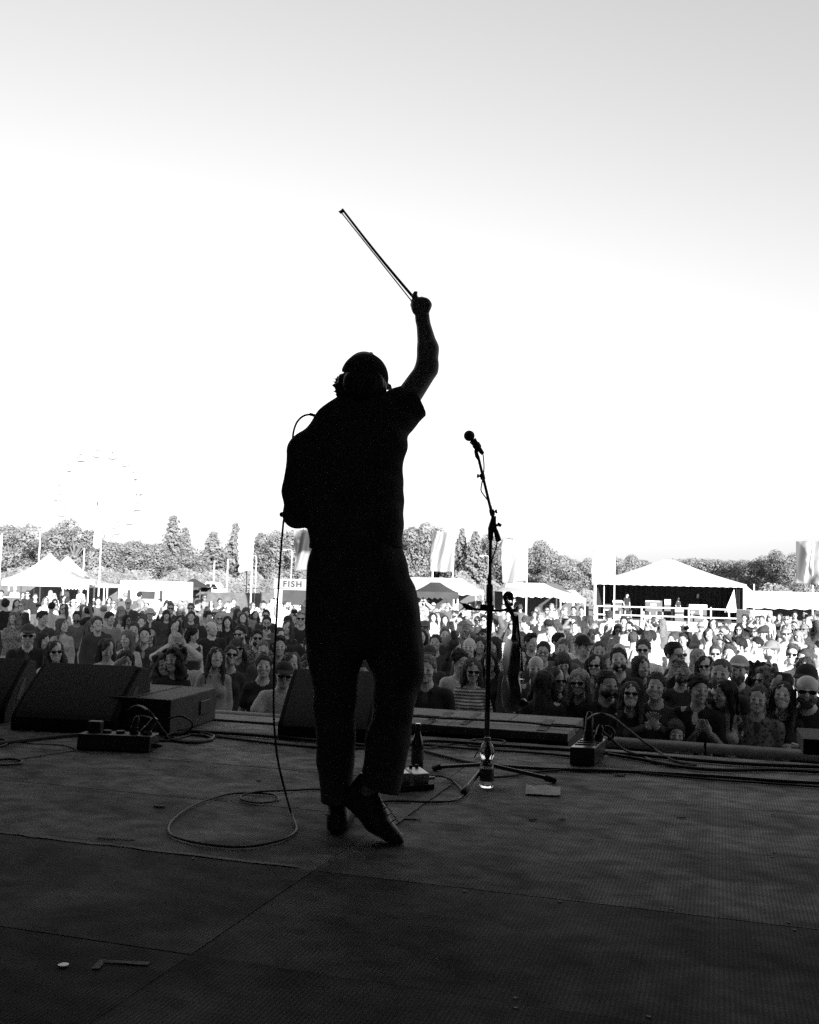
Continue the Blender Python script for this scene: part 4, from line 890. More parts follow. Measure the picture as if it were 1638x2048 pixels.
# ------------------------------------------------------------------ the performer, seen from behind, bow raised
YP = 3.80; PX = YP / FPX
def q_(x, y, dy=0.0): return tuple(at(x, y, YP + dy))
def axes_for(px0, px1, py0, py1, dy0, dy1, step, fine=((), (), ())):
    a = at(px0, py1, YP); b = at(px1, py0, YP)
    return [grid_axis(a.x, b.x, step, fine[0]), grid_axis(YP + dy0, YP + dy1, step, fine[1]), grid_axis(a.z, b.z, step, fine[2])]
def pc(F, a, b, ra, rb, k=0.02, flat=None, op='add'): F.cone(q_(*a), q_(*b), ra * PX, rb * PX, k=k, flat=flat, op=op)
def pe(F, c, r, k=0.02, op='add', rot=None): F.ell(q_(*c), [q * PX for q in r], k, rot, op)
DPT = (0, 1, 0)
PSKIN = mat('performer_skin', 0.26, rough=0.5, var=0.1, vscale=20)
PSHIRT = mat('performer_shirt', 0.09, rough=0.9, var=0.2, vscale=9, bump=0.2, bscale=150, spec=0.15)
PTROU = mat('performer_trousers', 0.085, rough=0.9, var=0.25, vscale=9, bump=0.2, bscale=180, spec=0.15)
PCAP = mat('performer_cap', 0.085, rough=0.9, var=0.2, vscale=30, spec=0.15); PHAIR = mat('performer_hair', 0.05, rough=0.5, var=0.3, vscale=80)
PSHOE = mat('performer_shoe', 0.035, rough=0.4, var=0.3, vscale=30, bump=0.2, bscale=60)
# body: torso, neck, head, arms, hands and legs in one skin
h_ = at(843, 605, YP); hx = (h_.x - 0.06, h_.x + 0.06, 0.0045); hz2 = (h_.z - 0.08, h_.z + 0.08, 0.0045)
F = Field(axes_for(545, 895, 560, 1690, -0.25, 0.42, 0.011, ((hx,), ((YP + 0.03, YP + 0.2, 0.006),), (hz2,))))
pc(F, (712, 900, 0), (712, 1100, 0), 78, 72, 0.03, (DPT, 0.62)); pc(F, (700, 1110, 0), (735, 1110, 0), 70, 70, 0.03, (DPT, 0.7))
pc(F, (640, 880, 0), (775, 862, 0), 34, 38, 0.04); pc(F, (722, 775, 0.0), (716, 850, 0), 33, 38, 0.03)
pe(F, (728, 752, 0.02), (42, 52, 50), 0.02); pe(F, (735, 780, 0.07), (30, 30, 36), 0.03); pe(F, (748, 790, 0.09), (16, 16, 14), 0.02); pe(F, (752, 772, 0.11), (8, 12, 10), 0.01)
pe(F, (676, 762, 0.02), (5, 10, 12), 0.008); pe(F, (771, 772, 0.02), (5, 10, 12), 0.008)
pc(F, (785, 840, 0), (853, 740, 0.07), 28, 23, 0.015); pc(F, (854, 733, 0.07), (856, 698, 0.078), 23.5, 21.5, 0.015); pc(F, (856, 698, 0.078), (845, 638, 0.11), 21.5, 13.5, 0.015)
pe(F, (869, 727, 0.06), (8, 9, 9), 0.01)
# right hand: palm, four fingers closed on the stick, index lying along it
pc(F, (845, 640, 0.11), (843, 614, 0.115), 13, 17, 0.015, (DPT, 0.75)); pc(F, (840, 612, 0.115), (848, 610, 0.115), 17, 16, 0.012, (DPT, 0.8))
for (kx, ky), (mx, my), (tx, ty) in (((836, 600), (829, 604), (833, 613)), ((844, 599), (834, 606), (838, 615)), ((852, 603), (840, 611), (843, 619)), ((858, 610), (846, 617), (848, 624))):
    pc(F, (kx, ky, 0.125), (kx - 1, ky + 1, 0.155), 6.5, 6, 0.006); pc(F, (kx - 1, ky + 1, 0.155), (mx, my, 0.165), 6, 5.6, 0.006); pc(F, (mx, my, 0.165), (tx, ty, 0.15), 5.4, 5, 0.006)
pc(F, (829, 604, 0.12), (829, 592, 0.13), 6.5, 5.5, 0.008); pc(F, (829, 592, 0.13), (833, 579, 0.135), 5.4, 3.8, 0.006)
pc(F, (832, 622, 0.12), (826, 610, 0.13), 7.5, 6, 0.01)
# left arm: elbow low, forearm reaching forward
pc(F, (612, 900, 0), (592, 1030, -0.01), 27, 20, 0.02); pc(F, (594, 1036, -0.005), (640, 1000, 0.23), 21, 13, 0.02); pc(F, (640, 1000, 0.23), (652, 990, 0.29), 13, 17, 0.015)
for i in range(4): pc(F, (652 + i * 4, 982 + i * 5, 0.29), (660 + i * 4, 976 + i * 5, 0.35), 5.5, 5, 0.006); pc(F, (660 + i * 4, 976 + i * 5, 0.35), (670 + i * 4, 984 + i * 5, 0.37), 5, 4.5, 0.006)
pc(F, (645, 980, 0.28), (655, 962, 0.33), 7, 5, 0.01)
LEGL = [(668, 1170, 0.0), (668, 1370, -0.01), (674, 1615, 0.02)]; LEGR = [(772, 1180, 0.0), (800, 1345, 0.03), (735, 1580, -0.10)]
for G in (LEGL, LEGR): pc(F, G[0], G[1], 50, 32, 0.03); pc(F, G[1], G[2], 32, 18, 0.03)
V, Q = F.mesh(); me = np_mesh('performer_body', V, Q, PSKIN)
performer = bpy.data.objects.new('person', me); COL.objects.link(performer)
base = flr(690, 1662); me.transform(Matrix.Translation(-base)); performer.location = base
prop(performer, 'performer in dark shirt, wide trousers and cap, back turned, raising a bow', 'person')
def wear(name, F, m, it=1):
    V, Q = F.mesh(); o = bpy.data.objects.new(name, np_mesh(name, V, Q, m, None, it)); COL.objects.link(o); attach(o, performer); return o
# shirt: boxy short-sleeved, hanging loose
F = Field(axes_for(545, 870, 735, 1125, -0.26, 0.26, 0.0075))
pc(F, (709, 880, 0), (709, 1000, 0), 92, 93, 0.03, (DPT, 0.62)); pc(F, (709, 1000, 0), (712, 1125, -0.01), 93, 93, 0.03, (DPT, 0.64))
pc(F, (628, 901, 0), (703, 846, 0), 42, 27, 0.03); pc(F, (702, 838, 0), (752, 838, 0), 29, 40, 0.04); pc(F, (680, 880, 0), (750, 880, 0), 60, 58, 0.05, (DPT, 0.8))
pc(F, (700, 806, 0.0), (745, 806, 0.0), 21, 22, 0.03, (DPT, 1.3))                                    # collar
pc(F, (762, 846, 0), (832, 790, 0.055), 50, 34, 0.03, (DPT, 0.85)); pc(F, (800, 838, 0.02), (836, 800, 0.055), 31, 31, 0.03)
pc(F, (776, 868, 0), (775, 960, 0), 29, 28, 0.03)
pc(F, (613, 908, 0), (596, 985, -0.005), 41, 29, 0.03); pc(F, (596, 985, -0.005), (595, 1030, -0.01), 27, 24, 0.02)  # left sleeve
pc(F, (593, 1032, -0.005), (606, 1030, 0.06), 22, 22, 0.02)
F.ripple(0.0055, 24, 5); F.ripple(0.004, 55, 9)
s0 = Vector(q_(830, 785, 0.055)); dirn = (Vector(q_(855, 738, 0.07)) - Vector(q_(785, 840, 0))).normalized(); sp_ = Vector(q_(833, 783, 0.055))
X, Yg, Z_ = [a.reshape([-1 if i == j else 1 for j in range(3)]) for i, a in enumerate(F.ax)]
e1 = Vector(q_(813, 748, .055)); e2 = Vector(q_(849, 822, .055)); cd = (e2 - e1); nn = Vector((cd.z, 0, -cd.x)).normalized(); nn = -nn if nn.dot(dirn) < 0 else nn
cut = (X - e1.x) * nn.x + (Z_ - e1.z) * nn.z
F.F = np.where(X > q_(806, 850)[0], np.maximum(F.F, cut), F.F)
F.plane(q_(700, 1097, 0), (0.03, 0, -1)); F.cone(q_(722, 790, 0), q_(722, 750, 0), 0.075, 0.085, k=0.01, op='sub')
wear('shirt', F, PSHIRT)
# trousers: high waist, wide legs, the right knee bent out
F = Field(axes_for(595, 865, 1075, 1625, -0.3, 0.3, 0.0085))
pc(F, (716, 1095, 0), (718, 1150, 0), 84, 100, 0.03, (DPT, 0.66)); pc(F, (718, 1150, 0), (722, 1215, 0), 102, 98, 0.03, (DPT, 0.66))
pc(F, (668, 1175, 0), (671, 1310, -0.005), 56, 55, 0.012); pc(F, (671, 1310, -0.005), (669, 1400, -0.01), 55, 42, 0.012); pc(F, (669, 1400, -0.01), (672, 1520, 0.0), 42, 38, 0.02); pc(F, (672, 1520, 0.0), (672, 1635, 0.015), 37, 35, 0.02)
pc(F, (776, 1190, 0), (790, 1310, 0.02), 60, 57, 0.012); pc(F, (790, 1310, 0.02), (797, 1345, 0.02), 57, 50, 0.012); pc(F, (798, 1345, 0.02), (776, 1470, -0.04), 48, 38, 0.02); pc(F, (776, 1470, -0.04), (752, 1600, -0.09), 38, 39, 0.02)
F.ripple(0.007, 17, 8); F.ripple(0.0045, 40, 2)
F.plane(q_(716, 1082, 0), (0, 0, 1)); F.plane(q_(670, 1608, 0), (0, 0, -1))
X, Yg, Z_ = [a.reshape([-1 if i == j else 1 for j in range(3)]) for i, a in enumerate(F.ax)]
c1_ = Vector(q_(716, 1560, -.05)); c2_ = Vector(q_(795, 1585, -.05)); cd = c2_ - c1_; nn = Vector((cd.z, 0, -cd.x)).normalized(); nn = -nn if nn.z > 0 else nn
F.F = np.where((X > q_(712, 1500)[0]) & (Z_ < q_(712, 1530)[2]), np.maximum(F.F, (X - c1_.x) * nn.x + (Z_ - c1_.z) * nn.z), F.F)
wear('trousers', F, PTROU)
mb = MB(); ring = [Vector(q_(716, 1088, 0)) + Vector((math.cos(a) * 76 * PX, math.sin(a) * 76 * PX * 0.66, 0)) for a in [x * 0.2618 for x in range(25)]]
mb.tube(ring, 0.013, 6, False); mb.build('belt', mat('leather_belt', 0.02, rough=0.4), performer, smooth=True)
# shoes
def sole_clip(F, z): F.plane((0, 0, z), (0, 0, -1))
F = Field(axes_for(670, 835, 1535, 1715, -0.34, 0.08, 0.0065))
pc(F, (735, 1560, -0.09), (712, 1596, -0.05), 20, 22, 0.015); pc(F, (712, 1598, -0.045), (752, 1640, -0.115), 22, 23, 0.02); pc(F, (752, 1640, -0.115), (790, 1676, -0.18), 23, 15, 0.02); pc(F, (728, 1580, -0.08), (756, 1630, -0.115), 22, 20, 0.02)
pc(F, (705, 1612, -0.03), (758, 1662, -0.12), 9, 9, 0.01); pc(F, (758, 1662, -0.12), (800, 1685, -0.185), 9, 8, 0.01)
sole_clip(F, DECK + 0.003); o = wear('shoe', F, PSHOE)
for i in range(4):
    mb = MB(); mb.tube([q_(755 + i * 9, 1608 + i * 12, -0.12 - i * 0.016), q_(765 + i * 9, 1602 + i * 12, -0.13 - i * 0.016), q_(775 + i * 8, 1612 + i * 12, -0.115 - i * 0.016)], 0.0022, 5); mb.build('lace', RUB, o)
F = Field(axes_for(635, 735, 1590, 1690, -0.12, 0.3, 0.0065))
pc(F, (677, 1600, 0.02), (677, 1632, 0.0), 20, 20, 0.015); pc(F, (677, 1640, -0.015), (684, 1628, 0.12), 22, 22, 0.02); pc(F, (684, 1632, 0.12), (690, 1620, 0.2), 21, 16, 0.02); pc(F, (676, 1652, -0.02), (690, 1630, 0.2), 22, 20, 0.01)
sole_clip(F, DECK + 0.003); wear('shoe', F, PSHOE)
# cap, hair, spectacles
F = Field(axes_for(655, 810, 690, 800, -0.16, 0.30, 0.006))
pe(F, (729, 757, 0.015), (49, 57, 52), 0.02); F.plane(q_(729, 757, 0.0), (-0.28, 0.15, -1))
pc(F, (748, 762, 0.10), (758, 772, 0.19), 38, 30, 0.012, ((0.25, -0.3, 1), 0.12)); pe(F, (742, 707, 0.01), (5, 5, 4), 0.004)
wear('cap', F, PCAP)
F = Field(axes_for(650, 800, 730, 840, -0.16, 0.12, 0.0055))
pe(F, (726, 772, -0.012), (47, 50, 44), 0.02); F.ripple(0.005, 110, 3, (1, 1, 0.4)); F.plane(q_(725, 745, 0), (0.25, 0, 1)); F.plane(q_(725, 770, 0.035), (0, 1, 0))
rr_ = random.Random(5); pe(F, (683, 763, 0.0), (9, 20, 16), 0.01)
for i in range(34):
    y0 = 764 + i * 1.2; x0 = 688; L_ = rr_.uniform(14, 25) * (1 if i < 20 else 0.7)
    pc(F, (x0, y0, rr_.uniform(-0.03, 0.02)), (x0 - L_, y0 - 4 + rr_.uniform(-5, 8), rr_.uniform(-0.04, 0.01)), 5, 1.3, 0.004)
for i in range(8): pc(F, (700 + i * 7, 800, -0.05), (697 + i * 7 + rr_.uniform(-3, 3), 812, -0.065), 7, 2, 0.008)
wear('hair', F, PHAIR)
mb = MB(); mb.tube([q_(773, 768, 0.02), q_(768, 772, 0.09), q_(764, 776, 0.13)], 0.003, 6); mb.tube([q_(764, 776, .13), q_(768, 788, .13), q_(757, 792, .13), q_(754, 780, .13)], 0.003, 6); mb.build('spectacles', RUB, performer)
# bow: stick, hair, frog, tip
tipP = Vector(q_(683, 420, 0.62)); hand = Vector(q_(832, 604, 0.14)); axb = (hand - tipP).normalized(); ax_p = Vector(q_(700, 410, 0.62)) - tipP; pr_ = (ax_p - axb * ax_p.dot(axb)).normalized()
endP = hand + axb * 0.035
bw_ = empty('violin_bow', hand, 'dark violin bow pointing up left from the raised hand', 'violin bow')
mb = MB(); n_ = 14; mb.tube([tipP + (endP - tipP) * (i / n_) + pr_ * (0.005 - 0.005 * math.sin(math.pi * i / n_)) for i in range(n_ + 1)], [0.0052 + 0.0012 * i / n_ for i in range(n_ + 1)], 8); mb.build('stick', mat('bow_wood', 0.03, rough=0.3), bw_, smooth=True)
mb = MB(); mb.hull8([tipP - pr_ * 0.016 + Vector((0, -.004, 0)), tipP + pr_ * 0.008 + Vector((0, -.004, 0)), tipP + pr_ * 0.008 + Vector((0, .004, 0)), tipP - pr_ * 0.016 + Vector((0, .004, 0)), tipP - pr_ * 0.014 + axb * .022 + Vector((0, -.004, 0)), tipP + pr_ * 0.008 + axb * .022 + Vector((0, -.004, 0)), tipP + pr_ * 0.008 + axb * .022 + Vector((0, .004, 0)), tipP - pr_ * 0.014 + axb * .022 + Vector((0, .004, 0))]); mb.build('tip', EBON, bw_)
mb = MB(); a = tipP - pr_ * 0.006 + axb * 0.012; b_ = endP - pr_ * 0.010 - axb * 0.03; mb.hull8([a + Vector((0, -.005, 0)), a + Vector((0, .005, 0)), b_ + Vector((0, .005, 0)), b_ + Vector((0, -.005, 0)), a + Vector((0, -.005, 0)) - pr_ * .0035, a + Vector((0, .005, 0)) - pr_ * .0035, b_ + Vector((0, .005, 0)) - pr_ * .0035, b_ + Vector((0, -.005, 0)) - pr_ * .0035]); mb.build('bow_hair', mat('bow_horsehair', 0.06, rough=0.6), bw_)
mb = MB(); mb.box(endP - axb * 0.03 - pr_ * 0.009, (0.012, 0.012, 0.05), axb.to_track_quat('Z', 'Y').to_matrix()); mb.build('frog', EBON, bw_, bevel=0.002)
# the lead from shoulder to floor
P = [Vector(q_(x, y, dy)) for x, y, dy in ((650, 838, .13), (638, 833, .13), (622, 829, .12), (607, 832, .11), (595, 843, .1), (588, 860, .1), (585, 882, .1), (582, 920, .12), (578, 980, .1), (569, 1030, .04), (565, 1065, .02), (560, 1130, .01), (553, 1240, 0), (548, 1350, -.02), (548, 1440, -.04), (555, 1515, -.06), (567, 1570, -.06))]
P += [flr(580, 1618, DECK + 0.03), flr(592, 1650, DECK + 0.006), flr(590, 1664, DECK + 0.006), flr(565, 1679, DECK + 0.006), flr(500, 1693, DECK + 0.006), flr(430, 1691, DECK + 0.006), flr(365, 1679, DECK + 0.006), flr(338, 1664, DECK + 0.006), flr(346, 1640, DECK + 0.006), flr(385, 1612, DECK + 0.006), flr(440, 1592, DECK + 0.006), flr(490, 1586, DECK + 0.007), flr(545, 1589, DECK + 0.006), flr(556, 1600, DECK + 0.006), flr(520, 1606, DECK + 0.006), flr(486, 1600, DECK + 0.006), flr(484, 1591, DECK + 0.012), flr(520, 1583, DECK + 0.014), flr(580, 1581, DECK + 0.006), flr(640, 1579, DECK + 0.006), flr(730, 1588, DECK + 0.006), flr(790, 1572, DECK + 0.02)]
ld = cable(P, 0.0042, 'black instrument lead hanging from the performer\'s shoulder and looping on the boards', 'instrument_lead', sub=8)
for a, b_ in (((619, 828, .12), (642, 835, .13)), ):
    mb = MB(); mb.tube([q_(*a), q_(*b_)], 0.0062, 8); mb.build('jack_plug', BLKM, ld, smooth=True)
mb = MB(); c_ = Vector(q_(564, 1029, .03)); mb.tube([c_ + Vector((0, 0.0, 0.010 * math.cos(k * math.pi / 8))) for k in range(9)], [max(.001, 0.010 * math.sin(k * math.pi / 8)) for k in range(9)], 10); mb.build('strain_relief', BLKP, ld, smooth=True)
# ------------------------------------------------------------------ trees, tents, flags and the second stage beyond the crowd
LEAF = mat('leaves', 0.3, rough=0.6, var=0.25, vscale=0.9, twoside=0.4); NEEDLE = mat('needles', 0.24, rough=0.6, var=0.3, vscale=1.2, twoside=0.3); BARK = mat('bark', 0.12, rough=0.9, var=0.3, vscale=5)
def leaf_quad(mb, c, nrm, s, r):
    nrm = nrm.normalized(); a = nrm.orthogonal().normalized(); a.rotate(Matrix.Rotation(r.uniform(0, 6.28), 3, nrm)); b = nrm.cross(a)
    i = len(mb.v); w = s * r.uniform(0.5, 0.9); mb.v += [c - a * s, c + b * w + nrm * s * 0.25, c + a * s, c - b * w + nrm * s * 0.25]; mb.f.append((i, i + 1, i + 2, i + 3))
def fast(mb, name, m):
    me = bpy.data.meshes.new(name); me.from_pydata([tuple(p) for p in mb.v], [], mb.f); me.materials.append(m); return me
def tree_proto(seed, kind):
    r = random.Random(seed); cr = MB(); tr = MB()
    if kind == 'leafy':                          # unit tree: height 1, crown width about 0.9
        tr.tube([(0, 0, 0), (0.01, 0.0, 0.2), (-0.01, 0.01, 0.45), (0.0, 0, 0.7)], [0.035, 0.026, 0.018, 0.006], 7)
        lobes = []
        for i in range(26):
            z = r.uniform(0.16, 0.93); env = 0.44 * math.sin(min(1.0, (z - 0.02) / 0.55) * 1.57) * math.sqrt(max(0.05, 1 - ((z - 0.5) / 0.52) ** 2 if z > 0.5 else 1)); a = r.uniform(0, 6.28); q = env * math.sqrt(r.random()) * 0.8
            lobes.append((Vector((q * math.cos(a), q * math.sin(a), z)), r.uniform(0.09, 0.17)))
        for c, R_ in lobes:
            tr.tube([(0, 0, max(0.12, c.z - 0.25)), tuple(c * 0.5 + Vector((0, 0, c.z * 0.42))), tuple(c)], [0.012, 0.008, 0.003], 5)
            for k in range(int(2900 * R_)):
                d = Vector((r.gauss(0, 1), r.gauss(0, 1), r.gauss(0, 1) + 0.25)).normalized()
                p = c + d * R_ * r.uniform(0.72, 1.12); leaf_quad(cr, p, d + Vector((r.gauss(0, .22), r.gauss(0, .22), r.gauss(0, .22))), r.uniform(0.009, 0.021), r)
    else:
        tr.tube([(0, 0, 0), (0, 0, 0.5), (0, 0, 0.99)], [0.03, 0.018, 0.002], 7)
        for i in range(34):
            z = 0.08 + 0.9 * (i / 34) ** 0.9; L = (0.42 if kind == 'conifer' else 0.32) * (1 - z) ** 1.15 + 0.006
            for k in range(7):
                a = k * 0.9 + i * 1.7 + r.uniform(-.3, .3); LL = L * r.uniform(0.7, 1.15); d = Vector((math.cos(a), math.sin(a), 0)); tipz = z - LL * 0.25
                nt_ = max(3, int(LL * 70))
                for t in range(nt_):
                    f = (t + 1) / nt_; p = Vector((0, 0, z)) + d * LL * f + Vector((0, 0, -LL * 0.25 * f + LL * 0.35 * f * f))
                    for w_ in range(2): leaf_quad(cr, p + Vector((r.gauss(0, .01), r.gauss(0, .01), r.gauss(0, .008))), d * 1.2 + Vector((r.gauss(0, .4), r.gauss(0, .4), 0.6)), r.uniform(0.012, 0.026), r)
    return fast(tr, 'trunk', BARK), fast(cr, 'crown', LEAF if kind == 'leafy' else NEEDLE)
TP = {'leafy': [tree_proto(s, 'leafy') for s in (1, 2, 3, 4, 5)], 'conifer': [tree_proto(s, 'conifer') for s in (6, 7)], 'spire': [tree_proto(8, 'spire')]}
def tree(x, ytop, d, kind, label, wk=1.0, seed=0):
    tp = at(x, ytop, d); h = tp.z; r = random.Random(seed * 77 + int(x)); t, c = TP[kind][r.randrange(len(TP[kind]))]
    e = empty('tree', (tp.x, d, 0), label, 'tree', 'trees behind the field'); e.rotation_euler = (0, 0, r.uniform(0, 6.28)); e.scale = (h * wk * 1.2, h * wk * 1.2, h)
    for nm, me in (('trunk', t), ('crown', c)):
        o = bpy.data.objects.new(nm, me); COL.objects.link(o); o.parent = e
    return e
TREES = [(-25, 1060, 96, 'leafy', 1.0, 'leafy tree cut off by the left picture edge'), (22, 1052, 92, 'leafy', 1.0, 'broad leafy tree above the left white marquee peak'), (60, 1075, 108, 'conifer', 1.0, 'small pointed tree behind the pale pole at far left'), (100, 1064, 100, 'leafy', 0.95, 'rounded leafy tree behind the two marquee peaks'),
    (150, 1044, 94, 'leafy', 0.85, 'tall leafy tree under the ferris wheel'), (196, 1085, 104, 'leafy', 1.1, 'leafy tree behind the thick white pole'), (238, 1086, 96, 'leafy', 1.1, 'leafy tree above the white food trailer\'s left end'), (285, 1090, 98, 'leafy', 1.1, 'leafy tree above the middle of the white food trailer'),
    (347, 1028, 108, 'spire', 1.0, 'tallest pointed conifer standing above the left trees'), (371, 1052, 112, 'conifer', 0.9, 'dark conifer just right of the tallest one'), (330, 1098, 94, 'leafy', 1.2, 'rounded leafy tree below the tallest conifer'), (385, 1112, 92, 'leafy', 1.2, 'low leafy tree above the small white truck'),
    (427, 1060, 100, 'conifer', 1.15, 'broad conifer left of the white scalloped flag'), (472, 1043, 104, 'conifer', 0.8, 'slender conifer touching the white scalloped flag'), (522, 1062, 102, 'conifer', 0.95, 'conifer right of the white scalloped flag'), (560, 1066, 98, 'leafy', 0.9, 'leafy tree just left of the hanging lead'), (600, 1066, 102, 'leafy', 0.9, 'leafy tree behind the dark printed flag'), (655, 1060, 100, 'leafy', 0.9, 'leafy tree hidden behind the performer on the left'), (720, 1062, 100, 'leafy', 1.0, 'leafy tree hidden behind the performer\'s hips'), (785, 1058, 100, 'leafy', 1.0, 'leafy tree at the performer\'s right hip'),
    (836, 1052, 96, 'leafy', 0.85, 'leafy tree left of the pale flag'), (885, 1075, 106, 'conifer', 1.0, 'conifer behind the pale flag'), (924, 1055, 100, 'conifer', 0.75, 'slim conifer right of the pale flag'), (951, 1060, 98, 'conifer', 0.95, 'conifer just left of the microphone stand'), (995, 1075, 102, 'leafy', 0.85, 'tree half hidden by the microphone stand'), (1030, 1090, 106, 'leafy', 1.0, 'tree behind the wide white flag'),
    (1076, 1086, 98, 'leafy', 0.8, 'dark topped tree right of the wide white flag'), (1105, 1110, 98, 'leafy', 1.1, 'sloping leafy tree above the white marquee'), (1130, 1130, 92, 'leafy', 1.2, 'low leafy tree above the marquee\'s right end'), (1163, 1119, 120, 'leafy', 0.9, 'dark round tree left of the tall white banner'), (1195, 1140, 118, 'leafy', 1.2, 'tree hidden by the tall white banner'),
    (1242, 1111, 112, 'leafy', 0.9, 'bright leafy tree right of the tall white banner'), (1278, 1122, 124, 'leafy', 1.1, 'small tree over the left roof slope of the second stage'), (1310, 1122, 128, 'leafy', 1.1, 'tree behind the roof ridge of the second stage'), (1365, 1120, 128, 'leafy', 1.0, 'first round tree right of the second stage ridge'), (1398, 1122, 126, 'leafy', 1.1, 'second round tree over the right roof slope'), (1435, 1122, 124, 'leafy', 1.1, 'dark round tree over the second stage\'s right eave'),
    (1470, 1126, 122, 'leafy', 1.1, 'round tree right of the second stage roof'), (1505, 1122, 118, 'leafy', 1.1, 'bushy tree above the long white marquee'), (1535, 1116, 112, 'leafy', 1.0, 'bushy tree left of the taller dark tree'), (1568, 1105, 108, 'leafy', 0.9, 'tall dark tree left of the crumpled flag'), (1605, 1118, 112, 'leafy', 1.0, 'dark tree behind the crumpled flag'), (1645, 1125, 110, 'leafy', 1.1, 'tree cut off by the right picture edge')]
for i, (x, y, d, k, w, lb) in enumerate(TREES): tree(x, y, d, k, lb, w, i)
# low scrub along the foot of the trees and the clipped hedge
def leaf_mass(name, p0, p1, h0, h1, th, seed, label, cat, m=LEAF, n=5200, kind=None, s=(0.12, 0.26)):
    r = random.Random(seed); mb = MB(); p0 = Vector(p0); p1 = Vector(p1); core = MB()
    for i in range(n):
        t = r.random(); h = (h0 + (h1 - h0) * t) * (0.82 + 0.18 * math.sin(t * 31 + seed) * math.sin(t * 11)); z = h * math.sqrt(r.random()); p = p0.lerp(p1, t)
        sd = -1 if r.random() < 0.8 else 1; y = sd * th * 0.5 * (1 - 0.3 * (z / h) ** 3) * r.uniform(0.8, 1.1)
        if r.random() < 0.15: z = h * r.uniform(0.97, 1.08); y = r.uniform(-0.4, 0.4) * th
        leaf_quad(mb, Vector((p.x, p.y + y, z)), Vector((r.gauss(0, .5), sd + r.gauss(0, .4), r.gauss(0.3, .5))), r.uniform(*s), r)
    for k in range(60):
        t = (k + .5) / 60; h = (h0 + (h1 - h0) * t) * 0.72; p = p0.lerp(p1, t); w = (p1 - p0).length / 60
        mb.box((p.x, p.y, h / 2), (w * 1.02, th * 0.6, h))
    o = bpy.data.objects.new(name, fast(mb, name, m)); COL.objects.link(o); o.location = (0, 0, 0)
    return prop(o, label, cat, kind=kind)
leaf_mass('scrub', at(-60, 1160, 88), at(480, 1160, 88), 2.9, 3.4, 3.0, 2, 'low leafy scrub along the foot of the left trees', 'scrub', n=9000, kind='stuff')
leaf_mass('scrub', at(880, 1160, 88), at(1210, 1160, 96), 3.6, 2.6, 3.0, 4, 'low leafy scrub behind the middle marquees', 'scrub', n=7000, kind='stuff')
leaf_mass('scrub', at(1200, 1160, 104), at(1700, 1160, 100), 2.8, 3.4, 3.0, 5, 'low leafy scrub behind the right marquee', 'scrub', n=8000, kind='stuff')
leaf_mass('hedge', at(440, 1160, 80), at(830, 1160, 80), 3.15, 3.2, 1.6, 3, 'long clipped hedge behind the fish stall', 'hedge', n=8000, s=(0.08, 0.16))

def zat(x, y, d): return at(x, y, d).z
def xat(x, d): return at(x, 1170, d).x
# marquees
CLOTHD = mat('dark_tent_cloth', 0.05, rough=0.8, var=0.2, vscale=2, twoside=0.1)
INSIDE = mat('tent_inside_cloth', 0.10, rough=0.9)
def posts(par, xs, ys, z0, z1, m=WHITEM, r=0.04):
    for x in xs:
        for y in ys: mb = MB(); mb.bar((x, y, z0), (x, y, z1), r, 8); mb.build('post', m, par, smooth=True)
def hip_tent(name, x0, x1, d, dep, ze, zr, label, ridge=0.3, m=WHITEP, val=0.3, back=True, cat='marquee', walls=None, inner=INSIDE):
    X0, X1 = xat(x0, d), xat(x1, d); cx = (X0 + X1) / 2; w = X1 - X0; y0, y1 = d, d + dep; e = empty(name, (cx, d + dep / 2, 0), label, cat, 'tents around the field')
    mb = MB(); n = 8; rx = w / 2 * ridge
    rows = []
    for i in range(n + 1):
        t = i / n; s = t - 0.10 * math.sin(math.pi * t); z = ze + (zr - ze) * s; fx = w / 2 + (rx - w / 2) * t; fy = (dep / 2) * (1 - t)
        rows.append([Vector((cx - fx, d + dep / 2 - fy, z)), Vector((cx + fx, d + dep / 2 - fy, z)), Vector((cx + fx, d + dep / 2 + fy, z)), Vector((cx - fx, d + dep / 2 + fy, z))])
    for rw in rows: mb.v += rw
    for i in range(n): mb.f += [(i * 4 + j, i * 4 + (j + 1) % 4, (i + 1) * 4 + (j + 1) % 4, (i + 1) * 4 + j) for j in range(4)]
    rf = mb.build('roof', m, e, smooth=True)
    mb = MB(); k = 24
    for i in range(k + 1): x = X0 + w * i / k; mb.v += [Vector((x, y0 - 0.02, ze)), Vector((x, y0 - 0.03, ze - val * (0.85 + 0.15 * math.sin(i * 2.1))))]
    mb.f = [(2 * i, 2 * i + 1, 2 * i + 3, 2 * i + 2) for i in range(k)]; mb.build('valance', m, rf, solid=0.01)
    posts(e, (X0 + 0.05, X1 - 0.05), (y0 + 0.05, y1 - 0.05), 0, ze)
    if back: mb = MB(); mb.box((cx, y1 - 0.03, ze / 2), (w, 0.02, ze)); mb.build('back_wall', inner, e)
    return e
